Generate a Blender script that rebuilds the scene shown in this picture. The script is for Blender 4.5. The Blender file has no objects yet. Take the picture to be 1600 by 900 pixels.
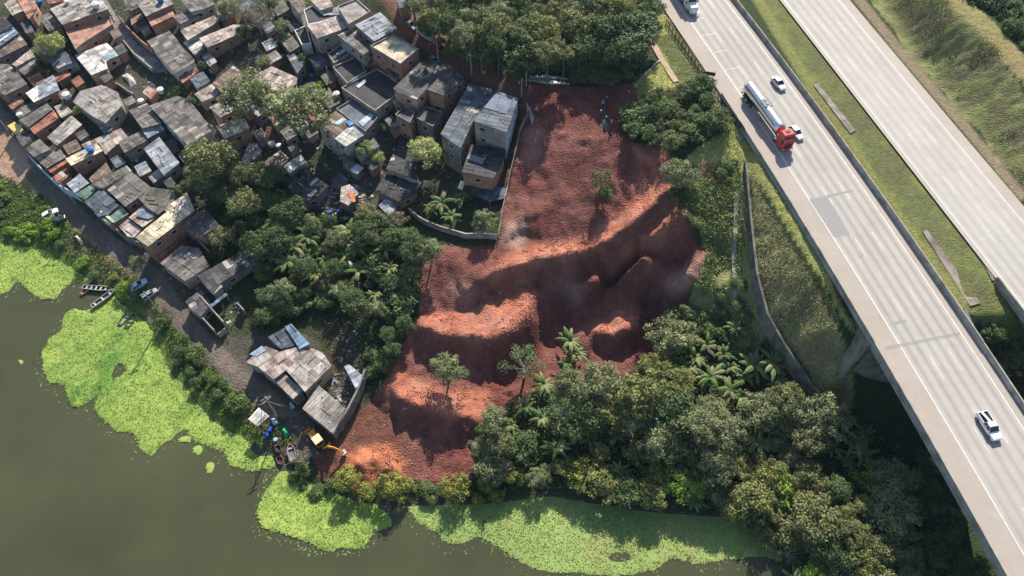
import bpy, math, random
import numpy as np
from mathutils import Vector, Matrix
from mathutils.geometry import delaunay_2d_cdt
R = math.radians
scene = bpy.context.scene
col = scene.collection

# ---------------------------------------------------------------- camera, sky, sun, exposure
H = 120.0
PITCH = R(55)
FPX = 1100.0
cd = bpy.data.cameras.new('camera'); cam = bpy.data.objects.new('camera', cd); col.objects.link(cam)
cam.location = (0, 0, H); cam.rotation_euler = (math.pi/2-PITCH, 0, 0)
cd.sensor_width = 36; cd.lens = FPX/1600*36; cd.clip_start = 1; cd.clip_end = 6000
scene.camera = cam
SUN_EL, SUN_AZ = R(34.5), R(10)
w = bpy.data.worlds.new('World'); scene.world = w; w.use_nodes = True
nt = w.node_tree; bg = nt.nodes['Background']
sky = nt.nodes.new('ShaderNodeTexSky'); sky.sky_type = 'NISHITA'; sky.sun_disc = False
sky.sun_elevation = SUN_EL; sky.sun_rotation = SUN_AZ; sky.air_density = 1.0; sky.dust_density = 1.0
nt.links.new(sky.outputs[0], bg.inputs[0]); bg.inputs[1].default_value = 0.092
sd = bpy.data.lights.new('sun', 'SUN'); sd.energy = 5.0; sd.angle = R(0.5); sd.color = (1, .925, .81)
sun = bpy.data.objects.new('sun', sd); col.objects.link(sun)
d = Vector((-math.sin(SUN_AZ)*math.cos(SUN_EL), -math.cos(SUN_AZ)*math.cos(SUN_EL), -math.sin(SUN_EL)))
sun.rotation_euler = d.to_track_quat('-Z', 'Y').to_euler(); sun.location = (0, 0, 200)
vs = scene.view_settings; scene.display_settings.display_device = 'sRGB'
vs.view_transform = 'Standard'; vs.look = 'None'; vs.exposure = 0.92; vs.gamma = 1; vs.use_curve_mapping = False
scene.cycles.max_bounces = 5; scene.cycles.diffuse_bounces = 3; scene.cycles.glossy_bounces = 2
scene.cycles.transmission_bounces = 2; scene.cycles.transparent_max_bounces = 4

SB, CB = math.sin(PITCH), math.cos(PITCH)
def P(px, py, z):
    """photo pixel (1600x900) and a height above the lake -> point of the place"""
    u = (px-800)/FPX; v = (py-450)/FPX
    t = (H-z)/(SB+v*CB)
    return Vector((u*t, (CB-v*SB)*t, z))
def pix(x, y, z):
    dz = H-z; depth = y*CB+dz*SB
    return 800+FPX*x/depth, 450+FPX*(dz*CB-y*SB)/depth

# ---------------------------------------------------------------- numpy noise
def vnoise(x, y, scale, seed):
    g = np.random.RandomState(seed).rand(256, 256)
    x = x/scale; y = y/scale
    xi = np.floor(x).astype(int); yi = np.floor(y).astype(int); fx = x-xi; fy = y-yi
    fx = fx*fx*(3-2*fx); fy = fy*fy*(3-2*fy); a = xi & 255; b = yi & 255; a1 = (a+1) & 255; b1 = (b+1) & 255
    return (g[a, b]*(1-fx)+g[a1, b]*fx)*(1-fy)+(g[a, b1]*(1-fx)+g[a1, b1]*fx)*fy
def fbm(x, y, scale, oc, seed):
    s = 0; amp = 1; tot = 0
    for k in range(oc):
        s = s+amp*(vnoise(x+k*17.3, y-k*9.1, scale, seed+k)-.5); tot += amp; amp *= .55; scale *= .5
    return s/tot*2
def inpoly(px, py, poly):
    ins = np.zeros(px.shape, bool); n = len(poly)
    for i in range(n):
        x0, y0 = poly[i]; x1, y1 = poly[(i+1) % n]
        if y0 == y1: continue
        c = ((y0 > py) != (y1 > py)) & (px < (x1-x0)*(py-y0)/(y1-y0)+x0)
        ins ^= c
    return ins
def seg_dist(px, py, line):
    d = np.full(px.shape, 1e9)
    for (x0, y0), (x1, y1) in zip(line[:-1], line[1:]):
        L = (x1-x0)**2+(y1-y0)**2
        t = np.clip(((px-x0)*(x1-x0)+(py-y0)*(y1-y0))/L, 0, 1)
        d = np.minimum(d, np.hypot(px-x0-t*(x1-x0), py-y0-t*(y1-y0)))
    return d

# ---------------------------------------------------------------- materials
MATS = {}
def nodes(m): return m.node_tree.nodes, m.node_tree.links
def mat(name, color=(.5, .5, .5), rough=.8, metal=0, noise=.18, nscale=1.5, bump=0, attr=False, bscale=6, trans=0, spec=.3, stain=0):
    """procedural surface: base colour (or the mesh's own colour attribute) broken up by two sizes of noise"""
    if name in MATS: return MATS[name]
    m = bpy.data.materials.new(name); m.use_nodes = True; N, L = nodes(m); b = N['Principled BSDF']
    b.inputs['Roughness'].default_value = rough; b.inputs['Metallic'].default_value = metal
    b.inputs['Specular IOR Level'].default_value = spec
    geo = N.new('ShaderNodeNewGeometry')
    if attr:
        a = N.new('ShaderNodeAttribute'); a.attribute_name = 'Col'; csock = a.outputs['Color']
    else:
        c = N.new('ShaderNodeRGB'); c.outputs[0].default_value = (*color, 1); csock = c.outputs[0]
    if noise:
        n1 = N.new('ShaderNodeTexNoise'); n1.inputs['Scale'].default_value = nscale; n1.inputs['Detail'].default_value = 6
        n1.inputs['Roughness'].default_value = .65
        L.new(geo.outputs['Position'], n1.inputs['Vector'])
        mr = N.new('ShaderNodeMapRange'); mr.inputs[1].default_value = .25; mr.inputs[2].default_value = .75
        mr.inputs[3].default_value = 1-noise; mr.inputs[4].default_value = 1+noise
        L.new(n1.outputs['Fac'], mr.inputs[0])
        mx = N.new('ShaderNodeVectorMath'); mx.operation = 'SCALE'
        L.new(csock, mx.inputs[0]); L.new(mr.outputs[0], mx.inputs['Scale']); csock = mx.outputs[0]
    if stain:
        n3 = N.new('ShaderNodeTexNoise'); n3.inputs['Scale'].default_value = .45; n3.inputs['Detail'].default_value = 8
        L.new(geo.outputs['Position'], n3.inputs['Vector'])
        r3 = N.new('ShaderNodeMapRange'); r3.inputs[1].default_value = .45; r3.inputs[2].default_value = .62
        r3.inputs[3].default_value = 1; r3.inputs[4].default_value = 1-stain
        L.new(n3.outputs['Fac'], r3.inputs[0])
        m3 = N.new('ShaderNodeVectorMath'); m3.operation = 'SCALE'
        L.new(csock, m3.inputs[0]); L.new(r3.outputs[0], m3.inputs['Scale']); csock = m3.outputs[0]
    L.new(csock, b.inputs['Base Color'])
    if bump:
        n2 = N.new('ShaderNodeTexNoise'); n2.inputs['Scale'].default_value = bscale; n2.inputs['Detail'].default_value = 5
        L.new(geo.outputs['Position'], n2.inputs['Vector'])
        bp = N.new('ShaderNodeBump'); bp.inputs['Strength'].default_value = 1; bp.inputs['Distance'].default_value = bump
        L.new(n2.outputs['Fac'], bp.inputs['Height']); L.new(bp.outputs[0], b.inputs['Normal'])
    if trans:
        out = N['Material Output']; t = N.new('ShaderNodeBsdfTranslucent'); mix = N.new('ShaderNodeMixShader')
        mix.inputs[0].default_value = trans; L.new(csock, t.inputs[0])
        L.new(b.outputs[0], mix.inputs[1]); L.new(t.outputs[0], mix.inputs[2]); L.new(mix.outputs[0], out.inputs['Surface'])
    MATS[name] = m; return m

def brick_mat(name, c1, c2, mortar):
    if name in MATS: return MATS[name]
    m = mat(name, c1, rough=.9); N, L = nodes(m); b = N['Principled BSDF']
    tc = N.new('ShaderNodeUVMap'); br = N.new('ShaderNodeTexBrick')
    br.inputs['Color1'].default_value = (*c1, 1); br.inputs['Color2'].default_value = (*c2, 1); br.inputs['Mortar'].default_value = (*mortar, 1)
    br.inputs['Scale'].default_value = 1; br.inputs['Brick Width'].default_value = .6; br.inputs['Row Height'].default_value = .4
    br.inputs['Mortar Size'].default_value = .04
    L.new(tc.outputs[0], br.inputs['Vector'])
    n = N.new('ShaderNodeTexNoise'); n.inputs['Scale'].default_value = .8; n.inputs['Detail'].default_value = 6
    g = N.new('ShaderNodeNewGeometry'); L.new(g.outputs['Position'], n.inputs['Vector'])
    mr = N.new('ShaderNodeMapRange'); mr.inputs[1].default_value = .3; mr.inputs[2].default_value = .7; mr.inputs[3].default_value = .65; mr.inputs[4].default_value = 1.2
    L.new(n.outputs['Fac'], mr.inputs[0])
    v = N.new('ShaderNodeVectorMath'); v.operation = 'SCALE'; L.new(br.outputs['Color'], v.inputs[0]); L.new(mr.outputs[0], v.inputs['Scale'])
    L.new(v.outputs[0], b.inputs['Base Color']); return m

# ---------------------------------------------------------------- mesh builder
class MB:
    def __init__(s): s.v = []; s.f = []; s.c = []; s.uv = []; s.m = []
    def face(s, pts, c=(1, 1, 1), uv=None, m=0):
        i = len(s.v); s.v += [tuple(p) for p in pts]; s.f.append(tuple(range(i, i+len(pts)))); s.c.append(c); s.uv.append(uv); s.m.append(m)
    def add(s, V, Fs, c=(1, 1, 1), m=0):
        i = len(s.v); s.v += [tuple(p) for p in V]
        for f in Fs: s.f.append(tuple(i+k for k in f)); s.c.append(c); s.uv.append(None); s.m.append(m)
    def box(s, lo, hi, c=(1, 1, 1), M=None, m=0, top=1.0):
        x0, y0, z0 = lo; x1, y1, z1 = hi; cx = (x0+x1)/2; cy = (y0+y1)/2
        V = [(x0, y0, z0), (x1, y0, z0), (x1, y1, z0), (x0, y1, z0)]
        V += [(cx+(x-cx)*top, cy+(y-cy)*top, z1) for x, y, _ in V]
        if M is not None: V = [M @ Vector(p) for p in V]
        s.add(V, [(3, 2, 1, 0), (4, 5, 6, 7), (0, 1, 5, 4), (1, 2, 6, 5), (2, 3, 7, 6), (3, 0, 4, 7)], c, m)
    def tube(s, pts, rad, n=6, c=(1, 1, 1), m=0, cap=True):
        pts = [Vector(p) for p in pts]
        if not hasattr(rad, '__len__'): rad = [rad]*len(pts)
        V = []; F = []
        for i, p in enumerate(pts):
            a = pts[min(i+1, len(pts)-1)]-pts[max(i-1, 0)]
            a = a.normalized() if a.length > 1e-9 else Vector((0, 0, 1))
            u = a.orthogonal().normalized() if abs(a.z) > .95 else a.cross(Vector((0, 0, 1))).normalized()
            v = a.cross(u)
            for k in range(n):
                t = 2*math.pi*k/n; V.append(p+(u*math.cos(t)+v*math.sin(t))*rad[i])
        for i in range(len(pts)-1):
            for k in range(n):
                F.append((i*n+k, i*n+(k+1) % n, (i+1)*n+(k+1) % n, (i+1)*n+k))
        if cap: F += [tuple(range(n))[::-1], tuple((len(pts)-1)*n+k for k in range(n))]
        s.add(V, F, c, m)
    def lathe(s, prof, o=(0, 0, 0), n=14, c=(1, 1, 1), m=0):
        V = []; F = []
        for r, z in prof:
            for k in range(n): t = 2*math.pi*k/n; V.append((o[0]+r*math.cos(t), o[1]+r*math.sin(t), o[2]+z))
        for i in range(len(prof)-1):
            for k in range(n): F.append((i*n+k, i*n+(k+1) % n, (i+1)*n+(k+1) % n, (i+1)*n+k))
        F += [tuple(range(n))[::-1], tuple((len(prof)-1)*n+k for k in range(n))]
        s.add(V, F, c, m)
    def prism(s, poly, z0, z1, c=(1, 1, 1), m=0, bottom=True):
        """z0, z1 numbers or functions of x,y; poly counter-clockwise"""
        f0 = z0 if callable(z0) else (lambda x, y: z0); f1 = z1 if callable(z1) else (lambda x, y: z1)
        n = len(poly); B = [(x, y, f0(x, y)) for x, y in poly]; T = [(x, y, f1(x, y)) for x, y in poly]
        s.face(T, c, m=m)
        if bottom: s.face(B[::-1], c, m=m)
        for i in range(n):
            j = (i+1) % n; L = math.hypot(poly[j][0]-poly[i][0], poly[j][1]-poly[i][1])
            s.face([B[i], B[j], T[j], T[i]], c, uv=[(0, B[i][2]), (L, B[j][2]), (L, T[j][2]), (0, T[i][2])], m=m)
    def build(s, name, mats, parent=None, smooth=False, loc=None):
        me = bpy.data.meshes.new(name); me.from_pydata(s.v, [], s.f)
        if not isinstance(mats, (list, tuple)): mats = [mats]
        for q in mats: me.materials.append(q)
        if len(mats) > 1: me.polygons.foreach_set('material_index', s.m)
        ca = me.color_attributes.new('Col', 'FLOAT_COLOR', 'CORNER'); uvl = me.uv_layers.new(name='UVMap')
        cc = []; uu = []
        for f, c, u in zip(s.f, s.c, s.uv):
            cc += [(*c, 1.0)]*len(f); uu += list(u) if u else [(s.v[k][0]+s.v[k][1]*.5, s.v[k][2]) for k in f]
        ca.data.foreach_set('color', np.array(cc, dtype=np.float32).ravel()); uvl.data.foreach_set('uv', np.array(uu, dtype=np.float32).ravel())
        if smooth: me.polygons.foreach_set('use_smooth', [True]*len(s.f))
        me.update()
        o = bpy.data.objects.new(name, me); col.objects.link(o)
        if parent: o.parent = parent
        if loc is not None: o.location = loc
        return o

def tag(o, label=None, cat=None, group=None, kind=None):
    if label: o['label'] = label
    if cat: o['category'] = cat
    if group: o['group'] = group
    if kind: o['kind'] = kind
    return o
def empty(name, loc=(0, 0, 0), rz=0, label=None, cat=None, group=None):
    o = bpy.data.objects.new(name, None); o.empty_display_size = .5; col.objects.link(o); o.location = loc; o.rotation_euler = (0, 0, rz)
    return tag(o, label, cat, group)
def copy_tree(o, parent=None):
    c = o.copy(); col.objects.link(c); c.parent = parent
    for ch in list(o.children): copy_tree(ch, c)
    return c

# ---------------------------------------------------------------- terrain: surveyed points (photo pixel, height above the lake)
PTS = []; EDGES = []
def pt(*a):
    for px, py, z in a:
        q = P(px, py, z); PTS.append((q.x, q.y, z))
def line(pts):
    i0 = len(PTS)
    for px, py, z in pts:
        q = P(px, py, z); PTS.append((q.x, q.y, z))
    for k in range(len(pts)-1): EDGES.append((i0+k, i0+k+1))
HW = 21.0
# shore of the lake
line([(-160, 330, .5), (0, 375, .4), (70, 385, .4), (130, 425, .4), (165, 440, .4), (195, 470, .4), (235, 495, .4), (262, 560, .4), (310, 625, .4), (345, 660, .4), (400, 690, .4), (440, 705, .4), (480, 745, .4), (560, 780, .4), (640, 785, .4), (760, 782, .4), (860, 768, .4), (1000, 792, .4), (1150, 803, .4), (1210, 840, .4), (1260, 905, .4), (1300, 1000, .4)])
line([(-160, 350, -.4), (0, 392, -.4), (66, 400, -.4), (125, 440, -.4), (155, 455, -.4), (185, 485, -.4), (220, 510, -.4), (248, 575, -.4), (296, 640, -.4), (340, 675, -.4), (395, 705, -.4), (432, 720, -.4), (474, 762, -.4), (555, 795, -.4), (640, 800, -.4), (760, 798, -.4), (860, 786, -.4), (1000, 808, -.4), (1140, 820, -.4), (1195, 852, -.4), (1240, 920, -.4), (1270, 1000, -.4)])
pt((0, 600, -3), (200, 700, -3), (350, 850, -3), (600, 900, -3), (900, 900, -3), (1100, 890, -2), (0, 900, -3), (-200, 600, -3), (500, 1100, -3), (900, 1100, -3), (1150, 1000, -2))
# lakeside dirt road and bank
line([(-160, 80, 6.5), (0, 192, 4.6), (45, 262, 3.8), (110, 335, 3), (170, 385, 2.6), (230, 430, 2.4), (275, 490, 2.2), (330, 550, 2.1), (390, 608, 2), (440, 650, 1.9), (490, 690, 1.7)])
pt((20, 300, 2.2), (70, 350, 1.6), (120, 380, 1.5), (170, 420, 1.6), (220, 460, 1.9), (270, 530, 1.5), (340, 610, 1.6))
# hillside settlement
pt((150, 250, 4.8), (250, 350, 3.6), (300, 300, 5.5), (200, 150, 8), (100, 50, 10), (0, 0, 11), (0, 100, 8), (80, 170, 6.5), (300, 50, 12), (400, 100, 12.5), (450, 200, 11), (380, 300, 7), (350, 400, 4),
   (450, 350, 7), (520, 300, 9), (550, 200, 12.5), (600, 200, 13.5), (480, 50, 15), (520, 130, 13.5), (600, 120, 16), (640, 250, 11.5), (250, 220, 6.5), (330, 190, 8.5), (150, 50, 10.5), (420, 0, 15),
   (300, 450, 2.8), (380, 500, 2.8), (450, 560, 2.6), (500, 620, 2.2), (700, 330, 11), (740, 300, 11.5), (650, 340, 9.5), (690, 120, 18), (760, 200, 15), (700, 240, 12.5))
line([(575, -30, 20.5), (650, 45, 20), (700, 85, 19.8), (760, 118, 19.8), (815, 140, 20)])
line([(545, -20, 18), (620, 50, 18.3), (665, 85, 18.3)])
pt((500, 400, 5.5), (600, 400, 8), (640, 440, 8.2), (560, 500, 5), (600, 540, 4.8), (520, 540, 3.6), (470, 470, 3.8), (420, 430, 4.2), (560, 610, 2.4), (520, 670, 1.8), (570, 670, 1.8), (540, 730, 1.5), (640, 660, 2))
# excavated red slope: benches and cuts
pt((830, 150, 20.2), (900, 160, 20.3), (960, 170, 20.2), (990, 150, 20.6), (830, 200, 19), (900, 215, 19.3), (960, 215, 19.6), (1000, 215, 20), (815, 235, 16.8), (800, 300, 14))
line([(820, 335, 14.0), (870, 318, 14.6), (930, 298, 15.4), (975, 262, 17.4), (1000, 240, 19.0)])
line([(818, 375, 11.4), (880, 379, 11.5), (920, 371, 11.9), (960, 347, 13.2), (990, 322, 14.6), (1026, 272, 17.4), (1036, 250, 18.4)])
line([(742, 444, 11.5), (770, 428, 11.9), (800, 420, 12.2), (850, 402, 12.9), (925, 386, 13.5), (960, 366, 14.5), (990, 345, 16.1), (1042, 294, 18.9)])
line([(740, 474, 8.1), (790, 449, 8.0), (820, 440, 8)])
line([(850, 448, 8), (890, 436, 8.4), (935, 413, 10.1), (1000, 374, 12.9), (1052, 319, 16.2)])
line([(860, 456, 7.8), (900, 446, 8.2), (937, 434, 11.0), (1000, 398, 14.1), (1040, 366, 16.0), (1072, 344, 17.0)])
line([(850, 522, 2.5), (900, 500, 2.6), (950, 462, 2.8), (1000, 430, 4.4), (1050, 404, 8.6), (1085, 385, 12)])
pt((1078, 428, 10.6), (1052, 452, 7.8), (1100, 400, 12))
line([(925, 504, 3.0), (955, 484, 4.2), (988, 470, 5.0)])
line([(925, 517, 4.4), (960, 520, 5.6), (990, 507, 6.2)])
line([(930, 545, 2.2), (965, 556, 2.2), (1003, 545, 2.4), (1012, 480, 3.4)])
line([(690, 388, 11.4), (740, 385, 11.8), (785, 380, 12)])
line([(662, 490, 7.6), (700, 487, 7.6), (735, 484, 7.8)])
line([(655, 507, 8.5), (700, 522, 8.8), (760, 528, 9.0), (800, 517, 9.0), (826, 494, 9.0), (834, 464, 8.6)])
line([(636, 545, 4.9), (690, 566, 4.3), (760, 578, 3.9), (835, 560, 2.8)])
line([(612, 574, 4.4), (655, 594, 4.2), (700, 614, 4.2), (765, 616, 3.7)])
line([(603, 602, 4.9), (640, 629, 5.2), (700, 647, 5.3), (755, 654, 4.6)])
line([(588, 632, 2.2), (625, 664, 1.8), (690, 690, 1.7), (750, 700, 1.5)])
pt((640, 720, 1.2), (700, 740, .9), (600, 690, 1.6), (850, 580, 2.3), (900, 575, 2.1), (1000, 575, 2.3), (800, 600, 2.6), (860, 480, 6))
line([(535, 712, 1.5), (560, 702, 1.4), (600, 696, 1.5), (628, 722, 1.3), (630, 750, 1.0)])
pt((560, 722, 2.9), (585, 716, 3.6), (605, 728, 2.8), (590, 738, 2.2), (572, 730, 2.6))
# mound right of the slope, verge, embankment and retaining wall
pt((1040, 160, 21), (1090, 160, 20.6), (1060, 200, 20.2), (1010, 200, 19.9), (1050, 232, 19.8), (1100, 225, 20.4), (1130, 225, 20.5))
VL = [(1000, -20), (1045, 60), (1085, 125), (1130, 190), (1185, 262), (1230, 335), (1290, 430), (1338, 505)]
line([(a, b, 20.6) for a, b in VL])
WT = [(1166, 250, 19.6), (1170, 300, 18.8), (1176, 360, 17.6), (1184, 430, 16), (1200, 490, 14), (1225, 535, 12), (1252, 575, 10.2), (1280, 618, 8.4)]
line([(a+3, b, z-.3) for a, b, z in WT])
i0 = len(PTS)
for (a_, b_, z_), zb_ in zip(WT, (18.4, 16.2, 13.6, 11, 8.6, 6.8, 5.4, 4.2)):
    q = P(a_, b_, z_); PTS.append((q.x-1.1, q.y-.3, zb_))
for k in range(7): EDGES.append((i0+k, i0+k+1))
pt((1120, 300, 16.8), (1100, 350, 14), (1130, 400, 10.8), (1100, 440, 10), (1100, 465, 8.4), (1130, 500, 6.4), (1070, 490, 4.6), (1045, 530, 3.4), (1100, 560, 3.4), (1150, 560, 4), (1000, 650, 3), (1200, 650, 3), (1200, 700, 2.8), (1050, 740, 1.8), (1150, 760, 1.8), (860, 640, 2.6), (800, 700, 1.6), (900, 720, 1.6))
pt((1345, 520, 18.6), (1352, 545, 15), (1345, 600, 9), (1300, 600, 10), (1330, 650, 3.6), (1420, 650, 3), (1400, 580, 9), (1480, 620, 3), (1300, 760, 2), (1400, 760, 2.6), (1350, 880, 1.6), (1480, 800, 2.4), (1550, 800, 2.6), (1500, 900, 2), (1600, 700, 3), (1750, 700, 3), (1700, 900, 3), (1300, 920, 1.4), (1500, 1000, 2))
# highway platform, median, far side
for (px, py) in [(1040, -20), (1180, 215), (1270, 360), (1365, 515), (1200, -20), (1350, 230), (1495, 480), (1330, -20), (1440, 150), (1560, 320), (1610, 400), (1250, 120), (1400, 300)]:
    pt((px, py, HW-.3))
pt((1500, 500, 20.2), (1540, 500, 19.8), (1530, 530, 15), (1590, 520, 17), (1560, 580, 6), (1620, 480, 20), (1650, 560, 10), (1800, 560, 8), (1440, 540, 16), (1470, 545, 14))
line([(1345, -10, 20.6), (1410, 75, 20.6), (1520, 200, 20.6), (1604, 305, 20.6), (1700, 430, 20.4)])
line([(1378, -10, 20.2), (1440, 95, 20.2), (1540, 220, 20.2), (1625, 330, 20.2)])
line([(1455, -20, 28.5), (1500, 25, 28.5), (1560, 80, 28), (1610, 135, 27.5), (1700, 240, 27)])
line([(1500, -20, 28.6), (1540, 20, 28.6), (1600, 80, 28), (1700, 190, 27)])
pt((1580, -10, 25), (1650, 60, 25), (1800, 150, 24))
pt((650, -20, 20.6), (750, 60, 20.6), (900, 40, 21.5), (1000, 30, 21), (850, 115, 20.8), (960, 120, 21), (1010, 110, 21))
for x, y, z in [(-330, 420, 20), (-150, 420, 24), (0, 420, 28), (150, 420, 30), (330, 420, 32), (330, 200, 24), (330, 60, 10), (330, -80, 6), (180, -80, 4), (100, -20, 2.5), (60, -80, 1), (0, -80, -3), (-150, -80, -3), (-330, -80, -3), (-330, 60, -3), (-330, 110, 1), (-330, 200, 12), (-170, 240, 14), (0, 240, 24), (150, 240, 25), (-80, 240, 20)]:
    PTS.append((x, y, z))
res = delaunay_2d_cdt([Vector(p[:2]) for p in PTS], EDGES, [], 0, 1e-4)
TV = np.array([tuple(v) for v in res[0]]); TF = res[2]
TZ = np.zeros(len(TV))
for i, orig in enumerate(res[3]):
    if orig: TZ[i] = np.mean([PTS[k][2] for k in orig])
    else:
        D = [(math.hypot(p[0]-TV[i][0], p[1]-TV[i][1]), p[2]) for p in PTS]; D.sort(); D = D[:3]
        TZ[i] = sum(z/(dd+.01) for dd, z in D)/sum(1/(dd+.01) for dd, z in D)
def axis(lo, hi, a, b, st, edge):
    core = list(np.arange(a, b+1e-6, st)); left = []; s = st; x = a
    while x > lo: s *= 1.35; x -= s; left.append(x)
    right = []; s = st; x = core[-1]
    while x < hi: s *= 1.35; x += s; right.append(x)
    return np.array(left[::-1]+core+right)
GX = axis(-2500, 2500, -160, 170, .5, 0); GY = axis(-600, 3500, 14, 200, .5, 0)
X, Y = np.meshgrid(GX, GY, indexing='ij')
XC = np.clip(X, -329, 329); YC = np.clip(Y, -79, 419)
Z = np.full(X.shape, -3.0)
for f in TF:
    if len(f) != 3: continue
    (x0, y0), (x1, y1), (x2, y2) = TV[f[0]], TV[f[1]], TV[f[2]]
    det = (y1-y2)*(x0-x2)+(x2-x1)*(y0-y2)
    if abs(det) < 1e-9: continue
    i0 = np.searchsorted(GX, min(x0, x1, x2)) if min(x0, x1, x2) > -329 else 0; i1 = np.searchsorted(GX, max(x0, x1, x2)) if max(x0, x1, x2) < 329 else len(GX)
    j0 = np.searchsorted(GY, min(y0, y1, y2)) if min(y0, y1, y2) > -79 else 0; j1 = np.searchsorted(GY, max(y0, y1, y2)) if max(y0, y1, y2) < 419 else len(GY)
    xs = XC[i0:i1+1, j0:j1+1]; ys = YC[i0:i1+1, j0:j1+1]
    a = ((y1-y2)*(xs-x2)+(x2-x1)*(ys-y2))/det; b = ((y2-y0)*(xs-x2)+(x0-x2)*(ys-y2))/det; c = 1-a-b
    ok = (a >= -1e-6) & (b >= -1e-6) & (c >= -1e-6)
    zz = a*TZ[f[0]]+b*TZ[f[1]]+c*TZ[f[2]]; sub = Z[i0:i1+1, j0:j1+1]; sub[ok] = zz[ok]
PX, PY = pix(X, Y, Z)
SOIL = [(818, 135), (862, 131), (925, 136), (992, 132), (1000, 150), (985, 190), (990, 222), (1040, 238), (1062, 262), (1078, 300), (1072, 335), (1088, 375), (1108, 395), (1095, 425), (1074, 455), (1070, 485), (1038, 515), (1028, 555), (985, 585), (930, 605), (870, 600), (830, 612), (800, 628), (768, 660), (742, 700), (738, 745), (700, 762), (640, 752), (600, 757), (560, 765), (505, 752), (488, 712), (512, 690), (545, 655), (575, 632), (598, 600), (612, 575), (630, 540), (655, 492), (655, 440), (668, 405), (692, 384), (780, 386), (786, 300), (800, 235), (815, 190)]
def wob(a): return a
WX = PX+6*fbm(X, Y, 6, 3, 5); WY = PY+6*fbm(X, Y, 6, 3, 9)
soil = inpoly(WX, WY, SOIL)
soilf = soil.astype(float)
def blur(A, n=1):
    for _ in range(n):
        B = A.copy(); B[1:-1, 1:-1] = (A[1:-1, 1:-1]*4+A[:-2, 1:-1]*2+A[2:, 1:-1]*2+A[1:-1, :-2]*2+A[1:-1, 2:]*2+A[:-2, :-2]+A[:-2, 2:]+A[2:, :-2]+A[2:, 2:])/16; A = B
    return A
wallmask = inpoly(PX, PY, [(1120, 230), (1215, 230), (1330, 640), (1180, 640)])
ZB = blur(Z, 5); Z = np.where(soil, blur(Z, 1), np.where(wallmask, Z, ZB))
gx, gy = np.gradient(Z, GX, GY); slope = np.hypot(gx, gy)
core = (X > -170) & (X < 180) & (Y < 215) & (Y > 10)
dry = Z > .5
ncoarse = fbm(X, Y, 5, 4, 21)
Z += np.where(soil & core, .24*ncoarse+.20*fbm(X, Y, 1.3, 2, 31)+np.clip(slope*1.5, 0, 1)*(.75*fbm(X*1.0+Y*.25+1.5*fbm(X, Y, 6, 2, 78), Y*.10, 1.4, 2, 77)-.35*np.abs(fbm(X+Y*.2, Y*.15, 2.6, 2, 79)))+.14*np.abs(fbm(X, Y, 2.4, 3, 311)), 0)
LIT_SOIL = [[(742, 445), (800, 392), (850, 380), (925, 368), (985, 305), (1040, 240), (1052, 262), (1045, 292), (992, 345), (928, 390), (850, 408), (800, 425)], [(932, 432), (1000, 368), (1060, 310), (1080, 335), (1000, 398)], [(652, 508), (664, 488), (735, 482), (790, 444), (832, 432), (834, 470), (826, 500), (800, 520), (758, 532), (700, 526)], [(918, 518), (990, 468), (998, 508), (960, 524)], [(600, 600), (615, 570), (700, 608), (768, 612), (765, 656), (700, 652), (640, 634)], [(535, 715), (560, 698), (605, 692), (635, 722), (630, 752), (560, 760)], [(985, 225), (1050, 232), (1060, 300), (1000, 290)]]  # benches and pile that catch the sun, drawn brighter further down
lam = 1.5; aa = np.clip(.45+1.2*fbm(X, Y, 6, 3, 88), 0, 1.05)
Z += np.where(soil & core, aa*np.sin(2*np.pi*(Z+1.1*fbm(X, Y, 7, 4, 87)+.012*X)/lam)*lam/(2*np.pi)*np.clip(slope*3-.2, 0, 1), 0)
highway_flat = inpoly(PX, PY, [(1000, -60), (1090, 100), (1180, 225), (1345, 500), (1380, 520), (1620, 520), (1640, 330), (1330, -60)])
pl_ = blur(inpoly(PX, PY, LIT_SOIL[5]).astype(float), 2); Z += pl_*.45*fbm(X, Y, 1.1, 2, 301)
Z += np.where(~soil & core & dry & ~highway_flat, .22*ncoarse+.12*fbm(X, Y, 1.5, 2, 33), 0)
EMB = [(1172, 262), (1192, 320), (1290, 480), (1335, 560), (1330, 640), (1285, 620), (1230, 540), (1190, 470), (1175, 380)]
emb = inpoly(WX, WY, EMB)
RB = [(1350, -20), (1412, 75), (1520, 200), (1620, 318), (1700, 300), (1560, 80), (1455, -30)]
rbank = inpoly(WX, WY, RB)
STRIP = [(1060, 262), (1150, 250), (1165, 300), (1176, 420), (1200, 510), (1180, 560), (1120, 560), (1045, 550), (1035, 515), (1070, 480), (1105, 400), (1085, 340)]
strip = inpoly(WX, WY, STRIP)
Z += np.where(emb | rbank | strip, .35*fbm(X, Y, 1.2, 3, 55), 0)

# ground colours: what the ground is made of, plus light and shade painted into the soil
C = np.zeros(X.shape+(3,)); C[:] = (.035, .05, .02)
def paint(mask, c, c2=None, sc=4, seed=3, k=1.0):
    m = mask.astype(float)[..., None] if mask.dtype == bool else mask[..., None]
    cc = np.array(c)
    if c2 is not None:
        t = np.clip(.5+fbm(X, Y, sc, 4, seed)*1.3, 0, 1)[..., None]; cc = np.array(c)*(1-t)+np.array(c2)*t
    global C
    C = C*(1-m*k)+cc*m*k
paint(Z < .3, (.05, .055, .035))
TOWN = [(-60, -60), (590, -60), (700, 90), (810, 140), (790, 290), (770, 340), (640, 330), (560, 345), (480, 330), (430, 300), (350, 270), (330, 330), (300, 420), (420, 480), (580, 590), (540, 680), (480, 690), (260, 470), (0, 200), (-60, 100)]
paint(inpoly(WX, WY, TOWN), (.085, .075, .06), (.05, .06, .03), 5, 8)
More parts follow.
